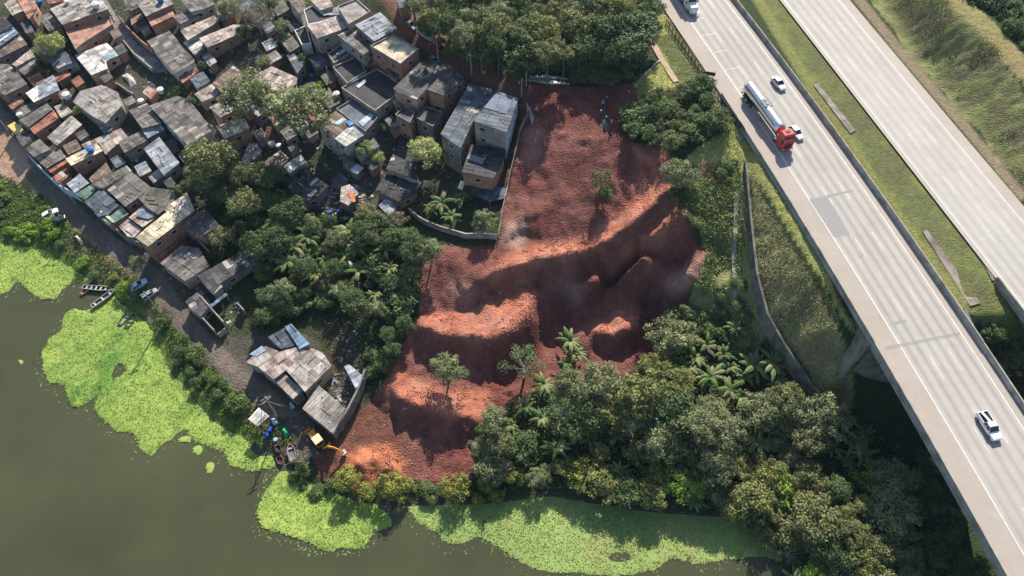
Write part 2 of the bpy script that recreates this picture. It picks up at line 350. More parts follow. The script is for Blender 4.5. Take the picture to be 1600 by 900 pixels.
paint(inpoly(WX, WY, [(300, 480), (420, 400), (520, 300), (660, 370), (620, 560), (560, 600), (500, 520), (420, 520), (340, 530)]), (.03, .05, .018), (.07, .075, .04), 6, 12)
paint(inpoly(WX, WY, [(500, 480), (575, 470), (600, 540), (570, 600), (500, 560)]), (.06, .05, .035), (.035, .05, .02), 4, 14)
BANK = [(-200, 200), (0, 275), (50, 300), (110, 340), (165, 390), (235, 445), (270, 500), (320, 560), (400, 640), (470, 700), (420, 700), (340, 670), (250, 560), (200, 480), (120, 425), (0, 385), (-200, 330)]
paint(inpoly(WX, WY, BANK), (.12, .17, .04), (.07, .11, .03), 4, 16)
paint(inpoly(WX, WY, [(95, 365), (130, 345), (170, 390), (215, 425), (200, 460), (150, 430), (110, 400)]), (.3, .22, .14), (.18, .15, .08), 3, 18)
paint(inpoly(WX, WY, [(225, 455), (250, 450), (262, 480), (240, 505), (225, 490)]), (.30, .22, .14), (.18, .15, .08), 3, 18)
paint(inpoly(WX, WY, [(20, 285), (60, 270), (75, 300), (40, 320)]), (.26, .2, .12))
rd = seg_dist(PX, PY, [(-60, 120), (20, 210), (52, 268), (110, 330), (170, 380), (238, 434), (278, 492), (330, 548), (390, 605), (440, 648), (500, 700)])
wid = np.clip(14+PY*.008, 12, 22)+3*fbm(X, Y, 5, 3, 40)
paint(np.clip((wid-rd)/3, 0, 1), (.17, .135, .11), (.12, .10, .085), 4, 20)
paint(inpoly(WX, WY, [(-80, 190), (10, 205), (35, 230), (50, 262), (25, 290), (-80, 270)]), (.40, .28, .20), (.34, .22, .15), 4, 22)
paint(inpoly(WX, WY, [(398, 650), (470, 650), (500, 690), (470, 720), (420, 700)]), (.11, .09, .075), (.05, .06, .03), 3, 23)
rd2 = seg_dist(PX, PY, [(570, -50), (650, 42), (705, 85), (760, 118), (830, 140)])
paint(np.clip((19+3*fbm(X, Y, 5, 3, 41)-rd2)/3, 0, 1), (.19, .095, .07), (.14, .08, .06), 4, 24)
paint(inpoly(WX, WY, [(400, 195), (450, 190), (440, 225), (385, 240)]), (.14, .07, .05))
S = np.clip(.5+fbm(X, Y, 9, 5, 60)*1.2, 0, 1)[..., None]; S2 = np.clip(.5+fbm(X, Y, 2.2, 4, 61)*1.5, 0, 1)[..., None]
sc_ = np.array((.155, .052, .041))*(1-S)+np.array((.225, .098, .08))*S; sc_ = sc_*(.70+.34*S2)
LIT_SOIL = [[(742, 445), (800, 392), (850, 380), (925, 368), (985, 305), (1040, 240), (1052, 262), (1045, 292), (992, 345), (928, 390), (850, 408), (800, 425)], [(932, 432), (1000, 368), (1060, 310), (1080, 335), (1000, 398)], [(652, 508), (664, 488), (735, 482), (790, 444), (832, 432), (834, 470), (826, 500), (800, 520), (758, 532), (700, 526)], [(918, 518), (990, 468), (998, 508), (960, 524)], [(600, 600), (615, 570), (700, 608), (768, 612), (765, 656), (700, 652), (640, 634)], [(535, 715), (560, 698), (605, 692), (635, 722), (630, 752), (560, 760)], [(985, 225), (1050, 232), (1060, 300), (1000, 290)]]
lit_ = np.zeros(X.shape)
for fp in LIT_SOIL: lit_ = np.maximum(lit_, blur(inpoly(WX, WY, fp).astype(float), 3))
lit_ = np.clip(lit_*(.75+.7*fbm(X, Y, 2.5, 4, 63)), 0, 1)[..., None]
sc_ = sc_*(1-lit_)+(np.array((.37, .13, .078))*(1-S2)+np.array((.45, .20, .135))*S2)*lit_  # sunlit strips painted brighter, remaining soil kept darker to stand in for shade
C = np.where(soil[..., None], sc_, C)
for poly, c, k in [([(790, 345), (822, 340), (824, 385), (800, 392), (785, 380)], (.36, .25, .20), .7), ([(700, 440), (745, 440), (745, 475), (710, 480)], (.33, .2, .16), .5), ([(1035, 440), (1080, 405), (1110, 390), (1095, 430), (1060, 460)], (.46, .27, .2), .7), ([(880, 440), (915, 445), (910, 480), (890, 470)], (.35, .24, .19), .5), ([(815, 200), (850, 200), (840, 250), (815, 260)], (.40, .2, .16), .6), ([(500, 650), (600, 620), (640, 680), (640, 760), (500, 755)], (.13, .06, .04), .85)]:  # paler soil patches; the last polygon paints the shaded ground round the pile dark
    paint(blur(inpoly(WX, WY, poly).astype(float), 4), c, k=k)
pile = blur(inpoly(WX, WY, LIT_SOIL[5]).astype(float), 3)[..., None]; C = C*(1-pile)+(np.array((.40, .15, .075))*(1-S2)+np.array((.30, .11, .06))*S2)*pile
GR = [(1000, -60), (1045, -60), (1060, 20), (1120, 120), (1175, 205), (1240, 290), (1345, 470), (1350, 520), (1325, 505), (1285, 440), (1225, 350), (1180, 275), (1150, 262), (1095, 285), (1070, 245), (1110, 215), (1140, 205), (1100, 130), (1060, 130), (1000, 190), (990, 130), (1035, 95), (1010, 50)]
paint(inpoly(WX, WY, GR), (.34, .33, .11), (.24, .26, .085), 3, 26)
paint(inpoly(WX, WY, [(1025, 60), (1060, 55), (1110, 130), (1070, 150)]), (.13, .14, .06), (.08, .1, .04), 2, 29)
MED = [(1150, -80), (1220, -80), (1620, 500), (1640, 560), (1500, 480), (1140, -60)]
paint(inpoly(PX, PY, MED), (.15, .17, .05), (.11, .12, .05), 3, 27)
M2 = seg_dist(PX, PY, [(1160, -40), (1300, 190), (1420, 360), (1520, 500)]); paint(np.clip((10-M2)/4, 0, 1)*.8, (.19, .19, .065))
M3 = seg_dist(PX, PY, [(1200, -20), (1300, 130), (1440, 330), (1540, 480)]); paint(np.clip((18-M3)/6, 0, 1)*np.clip(.6+fbm(X, Y, 7, 3, 28), 0, 1)*.8, (.10, .085, .05), (.10, .12, .05), 3, 30)
paint(emb, (.27, .265, .115), (.20, .165, .095), 2, 32); paint(rbank, (.185, .20, .075), (.13, .12, .065), 3, 34); paint(strip, (.22, .24, .09), (.16, .16, .075), 2, 36)
paint(inpoly(WX, WY, [(1090, 255), (1125, 258), (1140, 330), (1128, 335), (1105, 300)]), (.26, .13, .08), (.15, .1, .05), 2, 37)
paint(seg_dist(PX, PY, [(1455, -20), (1500, 10), (1540, 42), (1600, 110), (1660, 180)]) < 15, (.2, .2, .07), (.25, .2, .1), 4, 38)
paint(np.clip((9-seg_dist(PX, PY, [(1335, -10), (1405, 78), (1512, 203), (1596, 305)]))/3, 0, 1), (.2, .16, .11))
nX, nY = X.shape
verts = np.stack([X, Y, Z], -1).reshape(-1, 3).astype(np.float32)
idx = np.arange(nX*nY).reshape(nX, nY)
fc = np.stack([idx[:-1, :-1], idx[1:, :-1], idx[1:, 1:], idx[:-1, 1:]], -1).reshape(-1, 4)
def np_mesh(name, V, Q, C3, m, smooth=False):
    me = bpy.data.meshes.new(name); k = Q.shape[1]
    me.vertices.add(len(V)); me.vertices.foreach_set('co', V.astype(np.float32).ravel())
    me.loops.add(Q.size); me.loops.foreach_set('vertex_index', Q.astype(np.int32).ravel())
    me.polygons.add(len(Q)); me.polygons.foreach_set('loop_start', np.arange(0, Q.size, k, dtype=np.int32)); me.polygons.foreach_set('loop_total', np.full(len(Q), k, dtype=np.int32))
    me.update(calc_edges=True)
    ca = me.color_attributes.new('Col', 'FLOAT_COLOR', 'POINT'); ca.data.foreach_set('color', np.concatenate([C3, np.ones((len(V), 1))], 1).astype(np.float32).ravel())
    if smooth: me.polygons.foreach_set('use_smooth', np.ones(len(Q), bool))
    me.materials.append(m); return me
def link(name, me, parent=None):
    o = bpy.data.objects.new(name, me); col.objects.link(o); o.parent = parent; return o
M_GROUND = mat('ground', attr=True, rough=.95, noise=.34, nscale=1.1, bump=.34, bscale=2.8, spec=.12)
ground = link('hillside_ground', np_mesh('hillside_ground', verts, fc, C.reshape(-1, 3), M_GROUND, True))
tag(ground, kind='structure')

def Tz(x, y):
    i = int(np.clip(np.searchsorted(GX, x)-1, 0, nX-2)); j = int(np.clip(np.searchsorted(GY, y)-1, 0, nY-2))
    a = min(max((x-GX[i])/(GX[i+1]-GX[i]), 0), 1); b = min(max((y-GY[j])/(GY[j+1]-GY[j]), 0), 1)
    return float((Z[i, j]*(1-a)+Z[i+1, j]*a)*(1-b)+(Z[i, j+1]*(1-a)+Z[i+1, j+1]*a)*b)
def W(px, py, h=0, floor=None):
    """the point seen at a photo pixel that lies h above the ground"""
    z = 28.0; pz = z; q = P(px, py, z)
    while z > -1:   # march down the ray until it is h above the ground
        q = P(px, py, z); t = Tz(q.x, q.y)
        if floor is not None: t = max(t, floor)
        if z <= t+h: break
        z -= .25
    return q

# ---------------------------------------------------------------- lake
def water_mat():
    m = mat('lake_water', (.052, .056, .026), rough=.2, noise=.3, nscale=.035, spec=.35); N, L = nodes(m); b = N['Principled BSDF']
    n = N.new('ShaderNodeTexNoise'); n.inputs['Scale'].default_value = 1.2; n.inputs['Detail'].default_value = 4
    g = N.new('ShaderNodeNewGeometry'); L.new(g.outputs['Position'], n.inputs['Vector'])
    bp = N.new('ShaderNodeBump'); bp.inputs['Distance'].default_value = .02; bp.inputs['Strength'].default_value = .5
    L.new(n.outputs['Fac'], bp.inputs['Height']); L.new(bp.outputs[0], b.inputs['Normal']); return m
mb = MB(); mb.face([(-2500, -600, 0), (2500, -600, 0), (2500, 110, 0), (-2500, 110, 0)]); lake = mb.build('lake', water_mat()); tag(lake, kind='structure')

# ---------------------------------------------------------------- highway
def fit(pts, z=HW):
    q = [P(a, b, z) for a, b in pts]; return np.poly1d(np.polyfit([p.y for p in q], [p.x for p in q], 2))
LS = fit([(1053, 0), (1125, 97), (1233, 263), (1302, 372), (1380, 500), (1502, 700), (1600, 865)])
RS = fit([(1133, 0), (1207, 97), (1283, 200), (1353, 300), (1420, 400), (1498, 520), (1600, 667)])
L2 = fit([(1225, 0), (1300, 95), (1373, 190), (1460, 300), (1530, 390), (1600, 480)])
R2 = fit([(1313, 0), (1343, 43), (1467, 187), (1560, 300), (1600, 350)])
def fx(f, y):
    ye = min(max(y, 20), 158); return float(f(ye)+f.deriv()(ye)*(y-ye))
def conc_mat():
    m = mat('road_concrete', attr=True, rough=.85, noise=.07, nscale=.7, spec=.2); return m
def ribbon(name, f0, f1, o0, o1, y0, y1, z, th, base, dark, seed, lanes):
    """a concrete carriageway with the grey tyre tracks and stained slabs that traffic leaves along its lanes"""
    ys = np.arange(y0, y1+.1, 1.5); nu = 90; V = []; CC = []
    for y in ys:
        a = fx(f0, y)+o0; b = fx(f1, y)+o1; s0 = fx(f0, y); s1 = fx(f1, y)
        for k in range(nu+1):
            x = a+(b-a)*k/nu; V.append((x, y, z)); CC.append(((x-s0)/(s1-s0)))
    V = np.array(V); t = np.array(CC)
    lane = (t*lanes) % 1; inl = (t > 0) & (t < 1)
    trk = np.exp(-((lane-.27)/.10)**2)+np.exp(-((lane-.73)/.10)**2)
    along = .5+.5*fbm(V[:, 1], t*3, 30, 3, seed)
    dk = np.where(inl, trk*dark*(.4+along), 0)+.05*fbm(V[:, 0]*6, V[:, 1], 12, 4, seed+5)
    slab = np.floor(V[:, 1]/7.5+seed); rs = np.random.RandomState(seed).rand(400)
    dk += (rs[(np.abs(slab).astype(int)*5+np.floor(t*lanes).astype(int)+2) % 400]-.5)*.08
    shoulder = ((t <= 0) | (t >= 1))
    c = np.array(base)[None]*(1-dk)[:, None]; c[shoulder] *= np.array((.93, .87, .82))
    n = len(ys); ix = np.arange(n*(nu+1)).reshape(n, nu+1)
    Q = np.stack([ix[:-1, :-1], ix[:-1, 1:], ix[1:, 1:], ix[1:, :-1]], -1).reshape(-1, 4)
    o = link(name, np_mesh(name, V, Q, np.clip(c, 0, 1), conc_mat())); return tag(o, kind='structure')
BR = 58.0   # where the ground ends and the viaduct begins
ribbon('highway_carriageway', LS, RS, -4.1, 1.5, -120, 420, HW, .3, (.355, .335, .31), .24, 3, 3)
ribbon('highway_carriageway', L2, R2, -1.0, 2.6, -120, 420, HW, .3, (.385, .365, .34), .17, 8, 3)
M_PAINT = mat('road_paint', (.58, .57, .54), rough=.6, noise=.3, nscale=1.5)
mb = MB()
def stripe(mb, f, g, t, y0, y1, wd=.14, dz=.008):
    y = y0
    while y < y1:
        ye = min(y+4, y1); a = fx(f, y)*(1-t)+fx(g, y)*t; b = fx(f, ye)*(1-t)+fx(g, ye)*t
        mb.face([(a-wd, y, HW+dz), (a+wd, y, HW+dz), (b+wd, ye, HW+dz), (b-wd, ye, HW+dz)]); y = ye
for f, g, ph in ((LS, RS, 2.0), (L2, R2, 5.0)):
    stripe(mb, f, g, 0, -60, 300, .085); stripe(mb, f, g, 1, -60, 300, .085)
    for t in (1/3, 2/3):
        y = -60+ph+(t > .5)*1.4
        while y < 300: stripe(mb, f, g, t, y, y+4.2, .05); y += 12.2
for k in range(6):    # short rumble bars by the left lane
    y = 146-k*6.1; a = fx(LS, y); b = a+(fx(RS, y)-a)*.3
    mb.face([(a+.5, y-.06, HW+.008), (b, y+.9-.06, HW+.008), (b, y+.9+.05, HW+.008), (a+.5, y+.05, HW+.008)])
mark = mb.build('road_markings', M_PAINT); tag(mark, kind='structure')
mb = MB(); M_PATCH = mat('asphalt_patch', (.25, .24, .235), rough=.9, noise=.12, nscale=2, bump=.01)
def patch(pts, dz): mb.face([P(a, b, HW+dz) for a, b in pts][::-1])
patch([(1264, 311), (1292, 306), (1328, 366), (1303, 371)], .014)
patch([(1292, 305), (1332, 296), (1333, 299), (1294, 309)], .014)
patch([(1397, 503), (1415, 499), (1417, 503), (1400, 507)], .014); patch([(1341, 399), (1347, 397), (1349, 400), (1343, 402)], .014)
patch([(1382, 542), (1499, 519), (1500, 521), (1383, 544)], .014); patch([(1384, 545), (1500, 522.5), (1500, 523.5), (1384, 546.5)], .012)
o = mb.build('road_patches', M_PATCH); tag(o, kind='structure')

M_CONC = mat('concrete', (.33, .31, .28), rough=.9, noise=.25, nscale=.6, stain=.35)
M_CONCD = mat('old_concrete', (.22, .205, .18), rough=.95, noise=.3, nscale=.7, stain=.45)
def barrier(name, f, off, y0, y1, hh, label, zb=HW-.2, lean=.18, group=None):
    mb = MB(); n = int((y1-y0)/3)
    prof = [(-.32, 0), (.32, 0), (.12, .35), (.1, hh), (-.1, hh), (-.12, .35)]
    V = []; F = []
    for i in range(n+1):
        y = y0+(y1-y0)*i/n; x = fx(f, y)+off
        for a, b in prof: V.append((x+a, y, zb+b))
    for i in range(n):
        for k in range(6): F.append((i*6+k, i*6+(k+1) % 6, (i+1)*6+(k+1) % 6, (i+1)*6+k))
    F += [tuple(range(6))[::-1], tuple(n*6+k for k in range(6))]
    mb.add(V, F); o = mb.build(name, M_CONC); return tag(o, label, 'barrier')
barrier('concrete_barrier', LS, -4.35, BR, 119, 1.15, 'low concrete barrier between the shoulder and the weedy embankment, ending at the metal fence')
barrier('concrete_barrier', RS, 1.8, BR, 420, 1.35, 'long low concrete barrier between the truck carriageway and the grassy median')

# viaducts: deck, girders, piers
def viaduct(label, f0, f1, o0, o1, ytop, lr):
    root = empty('viaduct', (fx(f0, ytop-40), ytop-40, 3), label=label, cat='viaduct')
    bx, by, bz = root.location
    def loft(name, prof_l, m):
        mb = MB(); V = []; F = []; n = 30; k = len(prof_l)
        for i in range(n+1):
            y = ytop-(ytop+120)*i/n; a = fx(f0, y)+o0; b = fx(f1, y)+o1
            for side, off, z in prof_l: V.append(((a if side == 0 else b)+off-bx, y-by, z-bz))
        for i in range(n):
            for j in range(k): F.append((i*k+j, (i+1)*k+j, (i+1)*k+(j+1) % k, i*k+(j+1) % k))
        F += [tuple(range(k)), tuple(n*k+j for j in range(k))[::-1]]
        mb.add(V, F); return mb.build(name, m, root)
    loft('deck', [(0, 0, HW-.02), (1, 0, HW-.02), (1, .5, HW-.35), (1, .5, HW-.7), (0, -.5, HW-.7), (0, -.5, HW-.35)], M_CONC)
    for sd, sg in ((0, -1), (1, 1)):
        loft('parapet', [(sd, sg*.12, HW-.05), (sd, sg*.52, HW-.05), (sd, sg*.46, HW+1.0), (sd, sg*.26, HW+1.0)][::(1 if sg > 0 else -1)], M_CONC)
    for t in (.08, .38, .66, .92):
        mb = MB(); V = []; F = []; n = 30
        for i in range(n+1):
            y = ytop-(ytop+120)*i/n; a = fx(f0, y)+o0; b = fx(f1, y)+o1; x = a+(b-a)*t-bx
            V += [(x-.9, y-by, HW-.7-bz), (x+.9, y-by, HW-.7-bz), (x+.45, y-by, HW-2.6-bz), (x-.45, y-by, HW-2.6-bz)]
        for i in range(n):
            for j in range(4): F.append((i*4+j, (i+1)*4+j, (i+1)*4+(j+1) % 4, i*4+(j+1) % 4))
        F += [(0, 1, 2, 3), (n*4+3, n*4+2, n*4+1, n*4)]
        mb.add(V, F); mb.build('girder', M_CONCD, root)
    for y in (ytop-14, ytop-100):
        a = fx(f0, y)+o0; b = fx(f1, y)+o1
        mb = MB(); mb.box((a+6-bx, y-1-by, HW-3.9-bz), (b-.6-bx, y+1-by, HW-2.6-bz)); mb.build('crossbeam', M_CONCD, root)
        for t in (.55, .85):
            x = a+(b-a)*t-bx; mb = MB(); mb.lathe([(.9, -8), (.9, HW-3.9-bz)], (x, y-by, 0), 16); mb.build('pier', M_CONCD, root, smooth=False)
    a = fx(f0, ytop)+o0; b = fx(f1, ytop)+o1
    mb = MB(); mb.box((a-.3-bx, ytop-.1-by, -12), (b+.3-bx, ytop+1.2-by, HW-.75-bz)); mb.build('abutment', M_CONCD, root)
    for xx, sg in ((a-.3, -1), (b+.3, 1)):
        mb = MB(); V = [(xx, ytop, HW-.1), (xx+sg*.5, ytop, HW-.1), (xx+sg*.5, ytop+7, HW-.1), (xx, ytop+7, HW-.1), (xx+sg*2.2, ytop-1.5, HW-9), (xx+sg*2.9, ytop-1.5, HW-9), (xx+sg*.8, ytop+7.5, HW-4), (xx+sg*.1, ytop+7.5, HW-4)]
        V = [(p[0]-bx, p[1]-by, p[2]-bz) for p in V]
        mb.add(V, [(0, 1, 2, 3), (7, 6, 5, 4), (0, 4, 5, 1), (1, 5, 6, 2), (2, 6, 7, 3), (3, 7, 4, 0)]); mb.build('wing_wall', M_CONCD, root)
    return root
viaduct('concrete viaduct carrying the carriageway of the white pickup over the dark wooded valley', LS, RS, -4.1, 1.5, BR, 0)
viaduct('second concrete viaduct at the right edge of the photo, across the median from the pickup', L2, R2, -1.0, 2.6, 71, 1)

def polywall(name, label, pts, h, th, m, cat='wall', world=False, base=None, group=None, top=None, step=1.2, sink=.4):
    """a wall that follows the ground along a line of photo points"""
    q = pts if world else [W(a, b) for a, b in pts]; L = []
    for a, b in zip(q[:-1], q[1:]):
        n = max(1, int((Vector(b)-Vector(a)).xy.length/step))
        for i in range(n): L.append(Vector(a).lerp(Vector(b), i/n))
    L.append(Vector(q[-1])); mb = MB(); V = []; F = []; n = len(L)
    for i, p in enumerate(L):
        dv = (L[min(i+1, n-1)]-L[max(i-1, 0)]).xy.normalized(); nx, ny = -dv.y*th/2, dv.x*th/2
        g = Tz(p.x, p.y); zt = (p.z if top else g+h)
        zl = (g if base is None else min(Tz(p.x-1.6, p.y), g))-sink
        V += [(p.x+nx, p.y+ny, zl), (p.x-nx, p.y-ny, zl), (p.x-nx, p.y-ny, zt), (p.x+nx, p.y+ny, zt)]
    for i in range(n-1):
        for k in range(4): F.append((i*4+k, (i+1)*4+k, (i+1)*4+(k+1) % 4, i*4+(k+1) % 4))
    F += [(3, 2, 1, 0), ((n-1)*4, (n-1)*4+1, (n-1)*4+2, (n-1)*4+3)]
    mb.add(V, F); o = mb.build(name, m); return tag(o, label, cat, group)
M_WALLP = mat('grey_retaining', (.17, .165, .14), rough=.95, noise=.3, nscale=.8, stain=.5, bump=.05)
polywall('retaining_wall', 'tall curved grey retaining wall between the weedy strip and the highway embankment', [P(a, b, z+.5) for a, b, z in WT], 0, .42, M_WALLP, world=True, base='low', top=True, step=.8, sink=1.2)
polywall('drain_channel', 'long straight concrete gutter running down the weedy strip beside the retaining wall', [(1150, 303), (1149, 345), (1147, 380), (1147, 430), (1146, 485)], .35, .75, M_CONC, 'gutter')
polywall('drain_channel', 'brown concrete drainage gutter descending through grass below the fence by the highway', [(1010, 52), (1030, 88), (1056, 130)], .3, 1.3, mat('brown_concrete', (.36, .25, .17), noise=.2), 'gutter')
polywall('kerb', 'thin pale kerb running from the brown gutter down to the red slope', [(1030, 97), (1008, 118), (992, 137)], .3, .35, M_CONC, 'kerb')
def slab(name, label, pts, m, th=.2, cat='slab'):
    q = [W(a, b) for a, b in pts]; mb = MB(); z = lambda x, y: Tz(x, y)
    poly = [(p.x, p.y) for p in q]
    if sum(a[0]*b[1]-b[0]*a[1] for a, b in zip(poly, poly[1:]+poly[:1])) < 0: poly = poly[::-1]
    zz = max(Tz(*p) for p in poly)
    mb.prism(poly, lambda x, y: Tz(x, y)-.6, lambda x, y: Tz(x, y)+th); o = mb.build(name, m); return tag(o, label, cat)
M_DRAIN = mat('drain_concrete', (.24, .2, .17), noise=.25, nscale=1, stain=.5)
slab('drain_slab', 'brownish concrete drainage trough in the median beside the silver car', [(1270, 135), (1277, 133), (1336, 206), (1328, 211)], M_DRAIN, cat='drain')
slab('drain_slab', 'brownish concrete drainage trough low in the median near the viaduct joint', [(1440, 364), (1447, 361), (1531, 475), (1514, 480)], M_DRAIN, cat='drain')
slab('concrete_apron', 'grey concrete strip between the dark metal fence and the grass verge', [(1112, 150), (1119, 148), (1164, 216), (1156, 222)], mat('apron', (.25, .22, .19), noise=.2), cat='paving')

# dark metal pedestrian fence along the verge, with the back of a sign
M_DARKM = mat('dark_metal', (.035, .037, .04), rough=.6, noise=.1)
fr = [W(a, b) for a, b in [(1040, 39), (1070, 80), (1100, 125), (1132, 172), (1166, 218)]]
root = empty('metal_fence', fr[0], label='dark metal railing along the grass verge at the left edge of the highway', cat='fence')
b0 = Vector(fr[0]); pts = []
for a, b in zip(fr[:-1], fr[1:]):
    for i in range(6): pts.append(a.lerp(b, i/6))
pts.append(fr[-1]); pts = [Vector((p.x, p.y, Tz(p.x, p.y))) for p in pts]
for p in pts:
    mb = MB(); mb.box((p.x-.07-b0.x, p.y-.07-b0.y, p.z-.3-b0.z), (p.x+.07-b0.x, p.y+.07-b0.y, p.z+1.5-b0.z)); mb.build('post', M_DARKM, root)
for hh in (.15, 1.45):
    mb = MB(); mb.tube([p+Vector((0, 0, hh))-b0 for p in pts], .09, 5); mb.build('rail', M_DARKM, root)
mb = MB()
for a, b in zip(pts[:-1], pts[1:]):
    for i in range(1, 8): p = a.lerp(b, i/8)-b0; mb.tube([p+Vector((0, 0, .1)), p+Vector((0, 0, 1.45))], .022, 4)
mb.build('infill_bars', M_DARKM, root)
p = W(1104, 130); root = empty('road_sign', p, R(-15), label='small dark board on two legs standing at the metal fence, seen from behind', cat='sign')
mb = MB(); mb.box((-1.3, -.05, 2.1), (1.3, .05, 3.0)); mb.build('sign_board', M_DARKM, root)
for x in (-.9, .9):
    mb = MB(); mb.tube([(x, .08, -.3), (x, .08, 2.9)], .06, 6); mb.build('leg', M_DARKM, root)

# ---------------------------------------------------------------- houses
CR = {'A': (0, 0, 4.5), 'B': (200, 0, 4.5), 'C': (400, 0, 4.5), 'D': (600, 0, 4.5), 'E': (0, 150, 4.5), 'F': (200, 150, 4.5), 'G': (400, 150, 4.5), 'I': (600, 150, 4.5), 'J': (0, 300, 4.5), 'K': (200, 300, 4.5), 'L': (400, 300, 4.5), 'M': (330, 480, 4.093), 'N': (400, 600, 4.5), 'Q': (360, 590, 5), 'T': (0, 180, 7.5), 'U': (0, 0, 9.18), 'V': (550, 0, 7.03), 'O': (240, 440, 5.4545), 'S': (1000, 0, 3), '-': (0, 0, 1)}
def conv(c, pts): ox, oy, s = CR[c]; return [(ox+x/s, oy+y/s) for x, y in pts]
def area(p): return sum(a[0]*b[1]-b[0]*a[1] for a, b in zip(p, p[1:]+p[:1]))/2
def inset(poly, d):
    n = len(poly); out = []
    for i in range(n):
        a, b, c = (Vector(poly[i-1]), Vector(poly[i]), Vector(poly[(i+1) % n]))
        e1 = (b-a).normalized(); e2 = (c-b).normalized(); n1 = Vector((-e1.y, e1.x)); n2 = Vector((-e2.y, e2.x))
        m = n1+n2
        if m.length < .3: out.append(tuple(b+n1*d)); continue
        m.normalize(); out.append(tuple(b+m*(d/max(.35, m.dot(n1)))))
    return out
def clip(poly, a, b):   # keep the part of poly left of the line a-b
    out = []; n = len(poly); s = lambda p: (b[0]-a[0])*(p[1]-a[1])-(b[1]-a[1])*(p[0]-a[0])
    for i in range(n):
        p, q = poly[i], poly[(i+1) % n]; sp, sq = s(p), s(q)
        if sp >= 0: out.append(p)
        if (sp >= 0) != (sq >= 0): t = sp/(sp-sq); out.append((p[0]+(q[0]-p[0])*t, p[1]+(q[1]-p[1])*t))
    return out
ROOFC = {'grey': (.165, .152, .14), 'dark': (.085, .082, .085), 'light': (.33, .30, .275), 'beige': (.37, .31, .265), 'pink': (.40, .325, .29), 'white': (.62, .60, .56), 'cream': (.52, .46, .33),
         'tile': (.30, .125, .085), 'blue': (.16, .23, .34), 'slate': (.10, .12, .15), 'brown': (.17, .13, .10), 'green': (.12, .19, .15), 'conc': (.25, .23, .21), 'black': (.045, .045, .05), 'mossy': (.15, .145, .115), 'terra': (.40, .21, .15), 'metal': (.30, .33, .37)}
M_SHEET = mat('roof_sheet', attr=True, rough=.75, noise=.4, nscale=1.6, stain=.45, spec=.25)
WALLM = {'brick': brick_mat('hollow_brick', (.38, .18, .11), (.30, .135, .085), (.30, .25, .21)), 'plaster': mat('plaster', (.33, .30, .265), noise=.25, nscale=.7, stain=.3), 'white': mat('white_wall', (.62, .61, .58), noise=.15, nscale=.7, stain=.25),
         'block': mat('grey_render', (.22, .205, .185), noise=.3, nscale=.8, stain=.4), 'blue': mat('pale_blue_wall', (.36, .47, .58), noise=.12, nscale=.6), 'salmon': mat('salmon_wall', (.52, .32, .23), noise=.2, nscale=.7, stain=.25), 'wood': mat('weathered_boards', (.20, .16, .12), noise=.35, nscale=1.5), 'green': mat('green_wall', (.17, .27, .22), noise=.2)}
M_FRAME = mat('window_frame', (.45, .43, .4), noise=.1); M_PANE = mat('window_glass', (.02, .025, .03), rough=.15, noise=0, spec=.5)
M_DOOR = mat('door_paint', (.16, .12, .09), noise=.2)
HOUSES = []; rng = random.Random(7)
